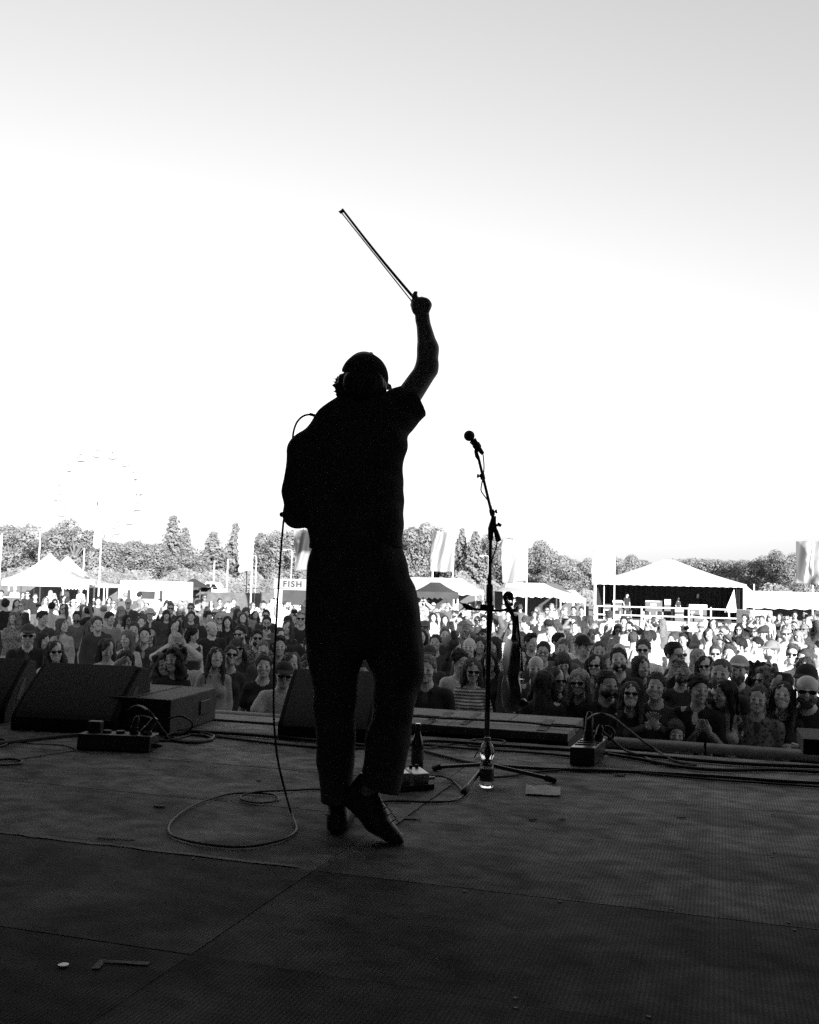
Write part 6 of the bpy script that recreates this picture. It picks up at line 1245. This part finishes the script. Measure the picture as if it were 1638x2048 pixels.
# ------------------------------------------------------------------ the crowd: x, y of the crown in the photo, pose, height, skin, top, its grey, hair, its grey, extras, label
B, W_, G = 0.025, 0.6, 0.16
CROWD = [
 (60, 1248, 'm', 1.78, .40, 'jacket', .02, 'bald', .3, ('cap', 'fullbeard', 'shades'), 'person in dark cap with grey beard and black jacket at front left', dict(inner=.05, hatc=.06)),
 (117, 1280, 'f', 1.66, .42, 'jacket', .42, 'wavy', .05, ('shades',), 'person with sunglasses, bobbed hair and pale jacket behind the left monitors', dict(inner=.3)),
 (91, 1263, 'fr', 1.66, .36, 'long', .05, 'long', .03, (), 'person smiling sideways between the bearded cap wearer and the sunglasses wearer', {}),
 (77, 1221, 'mr', 1.76, .36, 'jacket', .05, 'quiff', .03, (), 'person with swept dark hair turned away behind the bearded cap wearer', dict(inner=.1)),
 (32, 1223, 'fl', 1.68, .36, 'jacket', .16, 'curly', .14, (), 'person with grey curls and mottled coat at far left', dict(pat='blotch', inner=.1)),
 (127, 1236, 'fr', 1.68, .45, 'long', .35, 'longer', .08, (), 'person with long straight brown hair smiling to the right at left', {}),
 (97, 1204, 'fb', 1.72, .4, 'tee', .55, 'mop', .02, (), 'person in white top seen from behind with dark bobbed hair', {}),
 (131, 1207, 'fl', 1.70, .42, 'long', .5, 'wavy', .06, ('shades',), 'person in profile with dark waves and sunglasses before the marquee', {}),
 (184, 1211, 'mb', 1.78, .3, 'hoodie', .02, 'short', .02, (), 'person in black hooded top seen from behind at left', dict(wide=1.15)),
 (195, 1193, 'm', 1.80, .36, 'long', .06, 'quiff', .015, (), 'person with black swept hair above the black hooded top', {}),
 (202, 1208, 'mb', 1.74, .42, 'tee', .4, 'bald', .2, (), 'bald person seen from behind left of the tall capped person', {}),
 (203, 1232, 'mu', 1.76, .40, 'hoodie', .045, 'mop', .06, (), 'person in dark hooded top with small chest badge gazing up', {}),
 (180, 1239, 'f', 1.64, .42, 'long', .3, 'wavy', .10, ('specs',), 'person with spectacles and grey top beside the chest badge wearer', {}),
 (221, 1276, 'fdown', 1.66, .36, 'tee', .55, 'wavy', .05, (), 'person in white top with wavy hair looking down behind the wedge', {}),
 (260, 1299, 'fshade', 1.62, .34, 'tee', .5, 'long', .03, (), 'person with hand in dark hair just above the big wedge', {}),
 (218, 1224, 'mr', 1.72, .36, 'tee', .2, 'mop', .02, (), 'person with curly black hair behind the chest badge wearer', {}),
 (258, 1197, 'm', 1.84, .42, 'jacket', .06, 'crop', .3, ('cap',), 'tall person in dark coat and pale cap before the food trailer', dict(hatc=.45, inner=.2)),
 (267, 1243, 'm', 1.72, .40, 'tee', .1, 'short', .05, (), 'person with short hair half hidden below the tall capped person', {}),
 (290, 1232, 'fu', 1.68, .46, 'tee', .35, 'bun', .05, (), 'person with tied back hair in light grey top at left', {}),
 (306, 1216, 'm', 1.72, .38, 'jacket', .05, 'short', .06, ('bucket',), 'person in pale bucket hat and dark jacket at left', dict(hatc=.42, inner=.45)),
 (284, 1253, 'mu', 1.70, .42, 'jacket', .045, 'mop', .02, (), 'smiling person with dark mop of hair and open dark jacket', dict(inner=.3)),
 (266, 1259, 'fl', 1.66, .42, 'long', .5, 'long', .14, (), 'person in white top with light brown hair beside the mop haired person', {}),
 (342, 1206, 'm', 1.80, .40, 'jacket', .045, 'crop', .08, ('shades',), 'person in sunglasses and dark jacket right of the bucket hat', dict(inner=.3)),
 (328, 1219, 'f', 1.66, .36, 'long', .05, 'fringe', .03, (), 'person with dark fringe right of the bucket hat', {}),
 (335, 1303, 'f', 1.64, .38, 'vest', .05, 'curly', .07, (), 'person with big curls and bare shoulders behind the speaker box', {}),
 (352, 1293, 'fl', 1.70, .34, 'long', .03, 'curly', .025, (), 'person with huge dark curls just behind the bare shouldered one', {}),
 (351, 1263, 'mtemple', 1.66, .44, 'long', .5, 'long', .35, (), 'blond person in white sleeves with both hands raised to the face', {}),
 (357, 1237, 'fclap', 1.72, .40, 'tee', .05, 'wavy', .03, (), 'person with dark waves, hands at mouth, behind the blond one', {}),
 (375, 1206, 'm', 1.78, .42, 'jacket', .05, 'quiff', .10, ('shades',), 'person with quiff and sunglasses behind the dark haired rows', dict(inner=.5)),
 (379, 1222, 'm', 1.66, .40, 'long', .05, 'mop', .04, (), 'young person with tousled hair left of the dark tee in profile', {}),
 (409, 1222, 'mr', 1.76, .40, 'tee', .03, 'short', .025, (), 'person in dark tee turned right in profile at left centre', {}),
 (437, 1224, 'f', 1.68, .44, 'tee', .4, 'long', .40, ('shades',), 'blond person in sunglasses and light top at left centre', {}),
 (461, 1231, 'f', 1.66, .46, 'jacket', .03, 'long', .03, (), 'person with sleek dark hair, dark jacket and light neckline', dict(inner=.45)),
 (491, 1224, 'fu', 1.72, .44, 'tee', .03, 'long', .05, (), 'person in plain black tee with head tilted back', {}),
 (418, 1293, 'fu', 1.64, .40, 'jacket', .32, 'longer', .03, (), 'person with very long dark hair and pale cardigan by the speaker box', dict(inner=.04)),
 (451, 1288, 'fu', 1.66, .36, 'long', .04, 'bun', .025, ('shades',), 'laughing person in round sunglasses beside the pale cardigan', {}),
 (487, 1275, 'fwave', 1.68, .38, 'jacket', .05, 'fringe', .05, ('shades',), 'person in sunglasses waving an open hand beside the lead', dict(inner=.38)),
 (540, 1232, 'm', 1.76, .40, 'long', .10, 'short', .03, ('specs', 'beard'), 'person with spectacles and beard just left of the hanging lead', {}),
 (522, 1258, 'm', 1.72, .34, 'jacket', .12, 'mop', .02, ('shades', 'beard'), 'bearded person in sunglasses and check shirt left of the lead', dict(pat='check', inner=.2)),
 (540, 1281, 'm', 1.66, .42, 'tee', .06, 'crop', .12, (), 'person with cropped hair looking out beside the lead', {}),
 (563, 1271, 'm', 1.72, .40, 'jacket', .07, 'quiff', .04, (), 'young person with brushed up hair right of the lead', dict(pat='check', inner=.1)),
 (604, 1221, 'm', 1.86, .42, 'tee', .03, 'quiff', .30, ('shades',), 'tall blond person in sunglasses and black tee at the performer\'s left side', dict(wide=1.08)),
 (518, 1307, 'f', 1.64, .42, 'tee', .03, 'bun', .03, (), 'smiling person with tied hair in black left of the white shirt', dict(wide=1.1)),
 (555, 1324, 'mfold', 1.72, .36, 'tee', .45, 'short', .02, ('cap', 'shades'), 'person in white tee and dark cap leaning folded arms on the barrier', dict(hatc=.03, wide=1.12)),
 (604, 1306, 'fshade', 1.62, .40, 'long', .05, 'long', .04, (), 'laughing person with a hand at the head beside the third wedge', {}),
 (594, 1301, 'f', 1.66, .38, 'long', .1, 'wavy', .08, (), 'person with wavy hair behind the laughing one by the wedge', {}),
 (574, 1241, 'fl', 1.70, .4, 'long', .04, 'wavy', .05, (), 'person with brown waves facing left behind the lead', {}),
 (533, 1219, 'm', 1.76, .4, 'jacket', .04, 'short', .03, ('shades',), 'person in sunglasses with short hair in the sun\'s edge left of the lead', dict(inner=.3)),
 (510, 1262, 'm', 1.66, .36, 'long', .2, 'short', .05, ('bucket',), 'person under a tan bucket hat left of the lead', dict(hatc=.25)),
 (617, 1271, 'm', 1.72, .34, 'long', .04, 'short', .04, ('beard',), 'bearded person at the performer\'s left thigh', {}),
 (573, 1232, 'm', 1.72, .34, 'jacket', .03, 'short', .03, ('beanie',), 'person in dark beanie and black jacket right of the lead', dict(hatc=.03, inner=.05)),
 (728, 1316, 'm', 1.7, .40, 'tee', .06, 'short', .04, (), 'person seen between the performer\'s legs', {}),
 (858, 1310, 'm', 1.74, .40, 'jacket', .025, 'short', .14, (), 'older smiling person in dark jacket beside the performer\'s right knee', dict(inner=.06, wide=1.1)),
 (936, 1314, 'fclasp', 1.66, .38, 'long', .42, 'longer', .06, ('shades',), 'person in striped top and sunglasses with clasped hands left of the stand', dict(pat='stripe')),
 (924, 1297, 'mr', 1.72, .38, 'tee', .5, 'mop', .02, (), 'young person with dark curls and white tee behind the striped top', {}),
 (937, 1274, 'm', 1.74, .46, 'long', .10, 'bald', .4, (), 'bald grey person left of the microphone stand', {}),
 (951, 1272, 'f', 1.68, .42, 'long', .06, 'long', .05, ('headshades',), 'person with sunglasses pushed up on the hair left of the stand', {}),
 (965, 1257, 'm', 1.76, .40, 'tee', .03, 'short', .02, ('beard',), 'dark bearded person just left of the microphone stand', {}),
 (944, 1241, 'm', 1.76, .38, 'jacket', .03, 'short', .05, ('brim', 'specs'), 'person in wide pale sun hat left of the microphone stand', dict(hatc=.45, inner=.2)),
 (860, 1242, 'm', 1.76, .40, 'tee', .14, 'short', .05, ('cap', 'specs'), 'person in cap and spectacles right of the performer', dict(hatc=.12)),
 (900, 1279, 'fr', 1.66, .38, 'long', .03, 'wavy', .02, ('shades',), 'person with dark wavy hair and sunglasses right of the raised arm', {}),
 (852, 1290, 'm', 1.68, .36, 'tee', .05, 'short', .05, ('cap',), 'person in low dark cap at the performer\'s right thigh', dict(hatc=.05)),
 (866, 1268, 'mreach', 1.70, .36, 'long', .05, 'short', .04, (), 'person stretching one arm up beside the performer', {}),
 (995, 1273, 'fl', 1.70, .40, 'tee', .42, 'long', .03, (), 'person in checked top between stand and violin', dict(pat='check')),
 (983, 1300, 'f', 1.64, .34, 'long', .03, 'longer', .025, (), 'person with long dark hair behind the violin', {}),
 (1050, 1288, 'mr', 1.74, .38, 'jacket', .04, 'mop', .03, (), 'young person with curly dark hair right of the violin', dict(inner=.5)),
 (1081, 1281, 'mclap', 1.74, .40, 'jacket', .06, 'short', .03, ('specs',), 'grinning person with spectacles right of the violin', dict(inner=.4)),
 (1078, 1309, 'm', 1.72, .40, 'jacket', .05, 'bald', .06, ('beard',), 'balding person with moustache and coat right of the violin', dict(inner=.4)),
 (1089, 1340, 'fb', 1.66, .38, 'jacket', .03, 'longer', .03, (), 'person with long dark hair turned away in the front row', dict(wide=1.12)),
 (1122, 1331, 'fr', 1.66, .40, 'jacket', .05, 'wavy', .05, ('shades',), 'person in sunglasses turned right behind the long haired back', dict(inner=.3)),
 (1158, 1336, 'f', 1.66, .42, 'jacket', .03, 'long', .28, ('shades',), 'blond person in big sunglasses and dark jacket near the front', dict(inner=.05)),
 (1116, 1275, 'm', 1.76, .40, 'jacket', .12, 'crop', .1, ('fullbeard',), 'bald bearded person right of the violin in the middle rows', dict(inner=.1)),
 (1103, 1254, 'm', 1.70, .46, 'tee', .6, 'quiff', .3, (), 'young blond person in white in full sun', {}),
 (1127, 1266, 'mr', 1.74, .40, 'jacket', .03, 'quiff', .02, (), 'dark quiffed person behind the bald bearded one', dict(inner=.4)),
 (1150, 1264, 'm', 1.78, .46, 'tee', .65, 'crop', .2, ('shades',), 'person in sunglasses and bright white tee in the sun', {}),
 (1173, 1271, 'mr', 1.78, .40, 'tee', .10, 'short', .04, ('cap',), 'person in black cap and grey tee turned right', dict(hatc=.02)),
 (1183, 1307, 'f', 1.66, .38, 'long', .10, 'wavy', .03, ('shades',), 'person with dark waves and round sunglasses below the black cap', dict(pat='blotch')),
 (1133, 1304, 'fdown', 1.64, .40, 'long', .06, 'fringe', .06, (), 'person with heavy fringe behind the sunglasses wearers', {}),
 (1065, 1266, 'mr', 1.74, .40, 'long', .04, 'quiff', .02, (), 'person with dark wavy hair right of the violin neck', {}),
 (1252, 1294, 'mu', 1.80, .42, 'jacket', .025, 'short', .02, ('beard',), 'bearded person in black jacket gazing up left of centre right', dict(inner=.08)),
 (1217, 1307, 'f', 1.66, .44, 'long', .05, 'wavy', .10, (), 'fair person with brown waves left of the bearded black jacket', {}),
 (1297, 1309, 'fr', 1.66, .44, 'long', .04, 'longer', .04, (), 'person with long brown hair looking right behind the laughing one', {}),
 (1208, 1341, 'mr', 1.76, .34, 'jacket', .02, 'short', .02, ('beard',), 'heavy set person in black turned right at the front', dict(inner=.04, wide=1.15)),
 (1268, 1358, 'fu', 1.66, .40, 'jacket', .02, 'longer', .05, ('shades',), 'person in sunglasses with long hair and white neckline in the front row', dict(inner=.5)),
 (1302, 1342, 'mclap', 1.68, .42, 'long', .05, 'short', .04, (), 'laughing person with a hand on the chest near the front', {}),
 (1359, 1284, 'ml', 1.84, .40, 'jacket', .02, 'short', .02, ('shades', 'beard'), 'tall person in profile with sunglasses and black jacket', dict(rz=R(70), inner=.04)),
 (1366, 1322, 'mtemple', 1.66, .40, 'tee', .05, 'short', .05, ('beard',), 'bearded person holding both bare arms up to the head', {}),
 (1384, 1348, 'mr', 1.72, .34, 'jacket', .02, 'mop', .015, (), 'person with dark mop, black jacket and white tee looking down', dict(inner=.5)),
 (1356, 1440, 'kid', 1.38, .40, 'tee', .10, 'mop', .06, (), 'tousled child at the barrier left of the clasped hands', {}),
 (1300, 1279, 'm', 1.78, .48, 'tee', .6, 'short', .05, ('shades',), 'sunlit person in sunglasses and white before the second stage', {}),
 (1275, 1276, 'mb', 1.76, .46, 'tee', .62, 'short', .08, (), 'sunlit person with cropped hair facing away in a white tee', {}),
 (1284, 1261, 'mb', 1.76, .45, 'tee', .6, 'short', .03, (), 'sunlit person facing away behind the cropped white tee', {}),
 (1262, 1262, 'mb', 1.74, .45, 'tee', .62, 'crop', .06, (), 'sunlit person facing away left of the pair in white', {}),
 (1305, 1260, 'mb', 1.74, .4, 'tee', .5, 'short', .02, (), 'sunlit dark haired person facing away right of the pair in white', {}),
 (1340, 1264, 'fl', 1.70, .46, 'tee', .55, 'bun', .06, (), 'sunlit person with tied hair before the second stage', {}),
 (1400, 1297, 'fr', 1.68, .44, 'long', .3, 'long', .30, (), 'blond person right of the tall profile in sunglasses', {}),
 (1240, 1283, 'm', 1.76, .40, 'tee', .08, 'bald', .15, (), 'bald person behind the bearded black jacket', {}),
 (1203, 1281, 'm', 1.76, .40, 'tee', .10, 'crop', .08, (), 'person with shaved head right of the black cap', {}),
 (1437, 1317, 'm', 1.80, .40, 'tee', .04, 'crop', .08, ('fullbeard',), 'bearded person with cropped hair left of the pale cap', dict(wide=1.08)),
 (1471, 1312, 'm', 1.78, .40, 'jacket', .08, 'short', .06, ('cap', 'fullbeard'), 'bearded person in pale cap and open collar', dict(hatc=.38, inner=.1)),
 (1456, 1360, 'fl', 1.66, .36, 'tee', .42, 'longer', .015, (), 'person with long black hair raising a fist in a pale top', dict()),
 (1416, 1394, 'fphone', 1.54, .38, 'long', .22, 'longer', .05, (), 'long haired person bending over clasped hands at the barrier', {}),
 (1503, 1367, 'm', 1.68, .38, 'jacket', .12, 'crop', .06, (), 'person with shaved head and camouflage jacket in the front row', dict(pat='blotch', inner=.05)),
 (1491, 1440, 'kid2', 1.38, .36, 'tee', .45, 'bun', .06, (), 'small child in pale top with tied hair at the barrier', {}),
 (1565, 1358, 'fu', 1.66, .46, 'jacket', .03, 'longer', .04, (), 'smiling person with long dark hair left of the bald bearded one', dict(inner=.1)),
 (1601, 1346, 'mclasp', 1.82, .38, 'tee', .022, 'bald', .06, ('shades', 'fullbeard'), 'big bald bearded person in sunglasses and black at front right', dict(wide=1.18)),
 (1543, 1330, 'fl', 1.66, .42, 'jacket', .05, 'curly', .10, ('shades',), 'person with light curls and sunglasses above the smiling one', dict(inner=.1)),
 (1634, 1328, 'm', 1.78, .36, 'jacket', .03, 'short', .03, ('beard', 'cap'), 'bearded person cut off by the right picture edge', dict(inner=.1, hatc=.03)),
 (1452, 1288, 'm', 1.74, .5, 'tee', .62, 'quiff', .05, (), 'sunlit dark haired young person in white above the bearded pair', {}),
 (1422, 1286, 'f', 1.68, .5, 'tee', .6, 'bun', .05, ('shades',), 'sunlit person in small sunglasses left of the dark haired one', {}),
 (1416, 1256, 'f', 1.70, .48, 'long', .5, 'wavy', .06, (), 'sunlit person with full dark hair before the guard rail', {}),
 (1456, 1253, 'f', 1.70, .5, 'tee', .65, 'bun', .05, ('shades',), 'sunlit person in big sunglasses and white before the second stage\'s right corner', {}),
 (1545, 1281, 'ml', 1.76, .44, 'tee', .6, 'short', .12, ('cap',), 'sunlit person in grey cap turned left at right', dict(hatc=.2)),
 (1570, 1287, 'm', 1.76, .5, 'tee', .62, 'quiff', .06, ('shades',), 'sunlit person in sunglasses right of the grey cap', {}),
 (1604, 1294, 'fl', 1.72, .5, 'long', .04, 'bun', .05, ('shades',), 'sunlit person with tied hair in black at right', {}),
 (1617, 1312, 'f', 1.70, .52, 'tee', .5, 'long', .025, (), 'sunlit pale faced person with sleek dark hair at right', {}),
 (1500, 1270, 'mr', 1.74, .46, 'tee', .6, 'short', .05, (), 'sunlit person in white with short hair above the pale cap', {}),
 (1420, 1311, 'f', 1.66, .38, 'long', .03, 'wavy', .02, ('shades',), 'person in sunglasses with dark hair behind the cropped bearded one', {}),
 (1518, 1322, 'fb', 1.66, .36, 'jacket', .03, 'curly', .02, (), 'person with dark curls facing away right of the pale cap', dict(inner=.1)),
 (1554, 1341, 'fl', 1.64, .34, 'long', .03, 'wavy', .02, (), 'person with dark waves behind the long haired smiling one', {}),
 (1522, 1230, 'm', 1.74, .46, 'tee', .62, 'short', .05, (), 'sunlit person in white before the pale cabin', {}),
 (1330, 1236, 'fb', 1.72, .40, 'long', .12, 'longer', .16, (), 'person with long fair hair facing the second stage', {}),
 (1145, 1212, 'm', 1.84, .34, 'jacket', .03, 'short', .02, (), 'person in dark jacket standing tall before the low fence', dict(inner=.04)),
 (1166, 1213, 'm', 1.82, .36, 'jacket', .03, 'short', .03, (), 'person in dark jacket over grey before the second stage\'s left post', dict(inner=.25)),
 (1075, 1213, 'fl', 1.76, .40, 'jacket', .06, 'longer', .12, (), 'long haired person in dark coat before the long marquee', dict(inner=.2)),
 (58, 1181, 'mhold', 1.80, .40, 'tee', .022, 'short', .02, ('shades',), 'person in black tee and sunglasses standing right of the bar counter', {}),
 (74, 1187, 'm', 1.74, .42, 'tee', .022, 'crop', .1, (), 'person in black tee with pale chest print near the bar counter', {}),
 (43, 1183, 'f', 1.70, .38, 'long', .1, 'long', .06, (), 'person with long hair close to the bar counter', {}),
 (30, 1173, 'm', 1.80, .5, 'tee', .7, 'crop', .5, ('cap',), 'person in white with white hat behind the bar counter', dict(hatc=.7)),
 (3, 1180, 'mhold', 1.80, .38, 'tee', .03, 'short', .02, (), 'person in black cut off left of the bar counter', {}),
 (162, 1176, 'f', 1.80, .46, 'jacket', .6, 'bun', .3, (), 'person in white blotched outfit under the low awning', dict(pat='blotch', inner=.5)),
 (98, 1180, 'f', 1.70, .46, 'tee', .65, 'long', .3, (), 'fair person in white under the left marquee', {}),
 (112, 1186, 'f', 1.66, .46, 'tee', .6, 'fringe', .35, ('shades',), 'person in white with sunglasses under the left marquee', {}),
 (130, 1172, 'm', 1.84, .46, 'tee', .65, 'crop', .3, ('shades',), 'tall person in white tee under the left marquee', {}),
]
FOCUS = Vector((0.0, 3.6, 0)); PLACED = []
SECOND = {'vest': 'sleeveless top', 'tee': 't-shirt', 'long': 'long-sleeved top', 'jacket': 'jacket', 'hoodie': 'hooded top'}
def crowd_loc(x, y, h):
    for _ in range(40):
        p = flr(x, y, h + 0.02); 
        if suv(p)[1] >= 9.12: break
        h -= 0.02
    return p, h
for x, y, pz, h, sk, top, tc, hr, hc, ac, lb, ex in CROWD:
    p, h = crowd_loc(x, y, h); ex = dict(ex); t = FOCUS - p; rz = ex.pop('rz', math.atan2(t.x, -t.y) + rng.uniform(-.12, .12))
    if pz in ('mb', 'fb'): rz += math.pi - R(POSES[pz]['s'].get('tt', 0)); pz2 = {'mb': 'm', 'fb': 'f'}[pz]
    else: pz2 = pz
    person((p.x, p.y, 0), rz, pz2, h, sk, top, tc, hr, hc, ac, label=lb, group='festival crowd', leg=rng.choice((.03, .05, .08, .15)), **ex)
    PLACED.append((p.x, p.y, h, x, y))
# further people filling the rows between them
ZONES = [(-40, 90, 'below the left marquee peaks'), (90, 240, 'before the low awning'), (240, 372, 'before the white food trailer'), (372, 470, 'below the white truck'), (470, 548, 'below the scalloped flag'), (548, 640, 'before the FISH stall'), (640, 815, 'behind the performer'), (815, 920, 'before the black gazebo'), (920, 1000, 'around the microphone stand'), (1000, 1070, 'below the wide white flag'), (1070, 1160, 'before the long marquee'), (1160, 1235, 'below the tall white banner'), (1235, 1330, 'before the second stage\'s left half'), (1330, 1420, 'before the second stage\'s right half'), (1420, 1500, 'below the second stage\'s right corner'), (1500, 1570, 'before the pale cabin'), (1570, 1700, 'before the right marquee')]
def tone(g): return 'black' if g < .035 else 'dark' if g < .09 else 'grey' if g < .22 else 'pale grey' if g < .45 else 'white'
HN = {'short': 'short hair', 'crop': 'cropped hair', 'quiff': 'swept up hair', 'mop': 'tousled hair', 'bald': 'bald crown', 'bun': 'tied up hair', 'long': 'straight hair', 'longer': 'very long hair', 'curly': 'curls', 'fringe': 'a fringe', 'wavy': 'waves'}
def hname(hr, hc):
    return HN[hr] if hr in ('bald',) else (('a ' if False else '') + ('black ' if hc < .03 else 'brown ' if hc < .12 else 'fair ') + HN[hr].replace('a fringe', 'fringed hair').replace('curls', 'curly hair').replace('waves', 'wavy hair'))
used = {}; r2 = random.Random(21); tries = 0; made = 0
while made < 190 and tries < 60000:
    tries += 1
    x = r2.uniform(-50, 1730); far = r2.random()
    d = 11.5 + 30 * far ** 0.9
    h = r2.gauss(1.71, 0.075); h = min(1.88, max(1.54, h)); P_ = at(x, 1170, d)
    if x < 250 and (d < 12 or r2.random() < 0.72): continue
    if 640 < x < 815 and r2.random() < 0.9: continue
    if 1172 < x < 1484 and d > 27: continue
    if 250 < x < 640 and d > 30 and r2.random() < 0.45: continue
    if any((P_.x - q[0]) ** 2 + (P_.y - q[1]) ** 2 < 0.46 ** 2 for q in PLACED): continue
    px_, py_ = pix((P_.x, P_.y, h)); hd = 0.24 / d * FPX
    bad = False
    for (qx, qy, qh, sx, sy) in PLACED:
        qd = 0.24 / qy * FPX
        if abs(px_ - sx) < 0.55 * (hd + qd) * 0.5 + 2:
            if P_.y < qy and sy - 0.1 * qd < py_ + 9 * hd and py_ < sy + 0.9 * qd: bad = True; break       # would hide someone placed already
            if P_.y > qy and py_ > sy - 0.35 * hd: bad = True; break                                   # would not be seen at all
    if bad: continue
    fem = r2.random() < 0.5
    pz = r2.choice(['f', 'fu', 'fl', 'fr', 'fclasp', 'fclap', 'fdown', 'f', 'fu', 'fwave', 'fphone', 'fshade'] if fem else ['m', 'mu', 'ml', 'mr', 'mclasp', 'mhold', 'm', 'mr', 'ml', 'mreach', 'mclap', 'mtemple'])
    if fem: h -= 0.05; hr = r2.choice(['long', 'longer', 'wavy', 'curly', 'fringe', 'bun', 'long', 'wavy'])
    else: hr = r2.choice(['short', 'crop', 'quiff', 'mop', 'bald', 'short', 'quiff'])
    hc = r2.choice([.015, .02, .03, .05, .07, .12, .25, .35] if fem else [.015, .02, .03, .05, .08, .2])
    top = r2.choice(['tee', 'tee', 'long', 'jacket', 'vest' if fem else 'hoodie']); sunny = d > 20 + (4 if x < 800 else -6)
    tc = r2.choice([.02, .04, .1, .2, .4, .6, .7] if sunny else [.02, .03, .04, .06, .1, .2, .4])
    ac = []
    if r2.random() < .34: ac.append('shades')
    elif r2.random() < .12: ac.append('specs')
    hatc = r2.choice([.02, .05, .3, .55])
    if r2.random() < .14: ac.append(r2.choice(['cap', 'bucket', 'cap', 'brim'])); hr = hr if fem else 'short'
    if not fem and r2.random() < .35: ac.append('beard')
    away = r2.random() < (.16 if d > 18 else .04)
    t = FOCUS - P_; rz = math.atan2(t.x, -t.y) + r2.gauss(0, .28) + (math.pi if away else 0)
    zone = [z for a, b, z in ZONES if a <= px_ < b]; zone = zone[0] if zone else 'at the picture edge'
    band = 'in the shaded rows' if not sunny else 'in the sun'
    desc = tone(tc) + ' ' + SECOND[top]; wh = [a for a in ac]
    ex_ = ' and '.join({'shades': 'sunglasses', 'specs': 'spectacles', 'cap': 'cap', 'bucket': 'bucket hat', 'brim': 'sun hat', 'beard': 'beard'}[a] for a in wh[:2])
    hn = hname(hr, hc)
    cand = ['person in %s with %s%s, %s' % (desc, hn, ' and ' + ex_.split(' and ')[0] if ex_ else '', zone), 'person in %s with %s%s, %s' % (desc, hn, ', seen from behind' if away else '', zone), 'person in %s, %s, %s %s' % (desc, hn, band, zone)]
    lb = next((c for c in cand if c not in used and len(c.split()) <= 16), None)
    if lb is None: continue
    used[lb] = 1
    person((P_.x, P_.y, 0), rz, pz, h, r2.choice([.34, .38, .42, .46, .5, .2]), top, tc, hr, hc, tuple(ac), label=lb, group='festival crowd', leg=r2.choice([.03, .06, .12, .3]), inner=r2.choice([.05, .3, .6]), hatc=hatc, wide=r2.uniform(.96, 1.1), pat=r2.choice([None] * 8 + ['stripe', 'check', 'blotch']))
    PLACED.append((P_.x, P_.y, h, px_, py_)); made += 1
# three people on the second stage
for x, y, pz, top, tc, lb, dd in ((1253, 1186, 'mr', 'tee', .03, 'performer in black at the keyboard on the second stage', 2.6), (1356, 1196, 'f', 'tee', .05, 'person lit on one side at the middle of the second stage', 2.8), (1397, 1187, 'm', 'long', .02, 'person in black in the dark at the second stage\'s right', 4.6)):
    p = at(x, y, sd + dd); person((p.x, p.y, dz), 0.3, pz, max(1.5, p.z - dz), .45, top, tc, 'short', .03, (), label=lb, group='people on the second stage')
# small things held or standing in the crowd
p = at(1548, 1422, 8.9); cu_ = empty('paper_cup', p - Vector((0, 0, .05)), 'white paper cup held near the smiling long haired person', 'cup'); mb = MB(); mb.lathe([(0.028, -.05), (0.04, .055), (0.041, .058), (0.036, .056)], 16, p); mb.build('cup', PAPER, cu_, smooth=True)
p = at(77, 1211, flr(97, 1204, 1.7).y - .25); mb = MB(); mb.box(p, (.15, .012, .075)); mb.build('phone', BLKP, bevel=.004, label='dark phone held up among the heads at left', cat='phone')
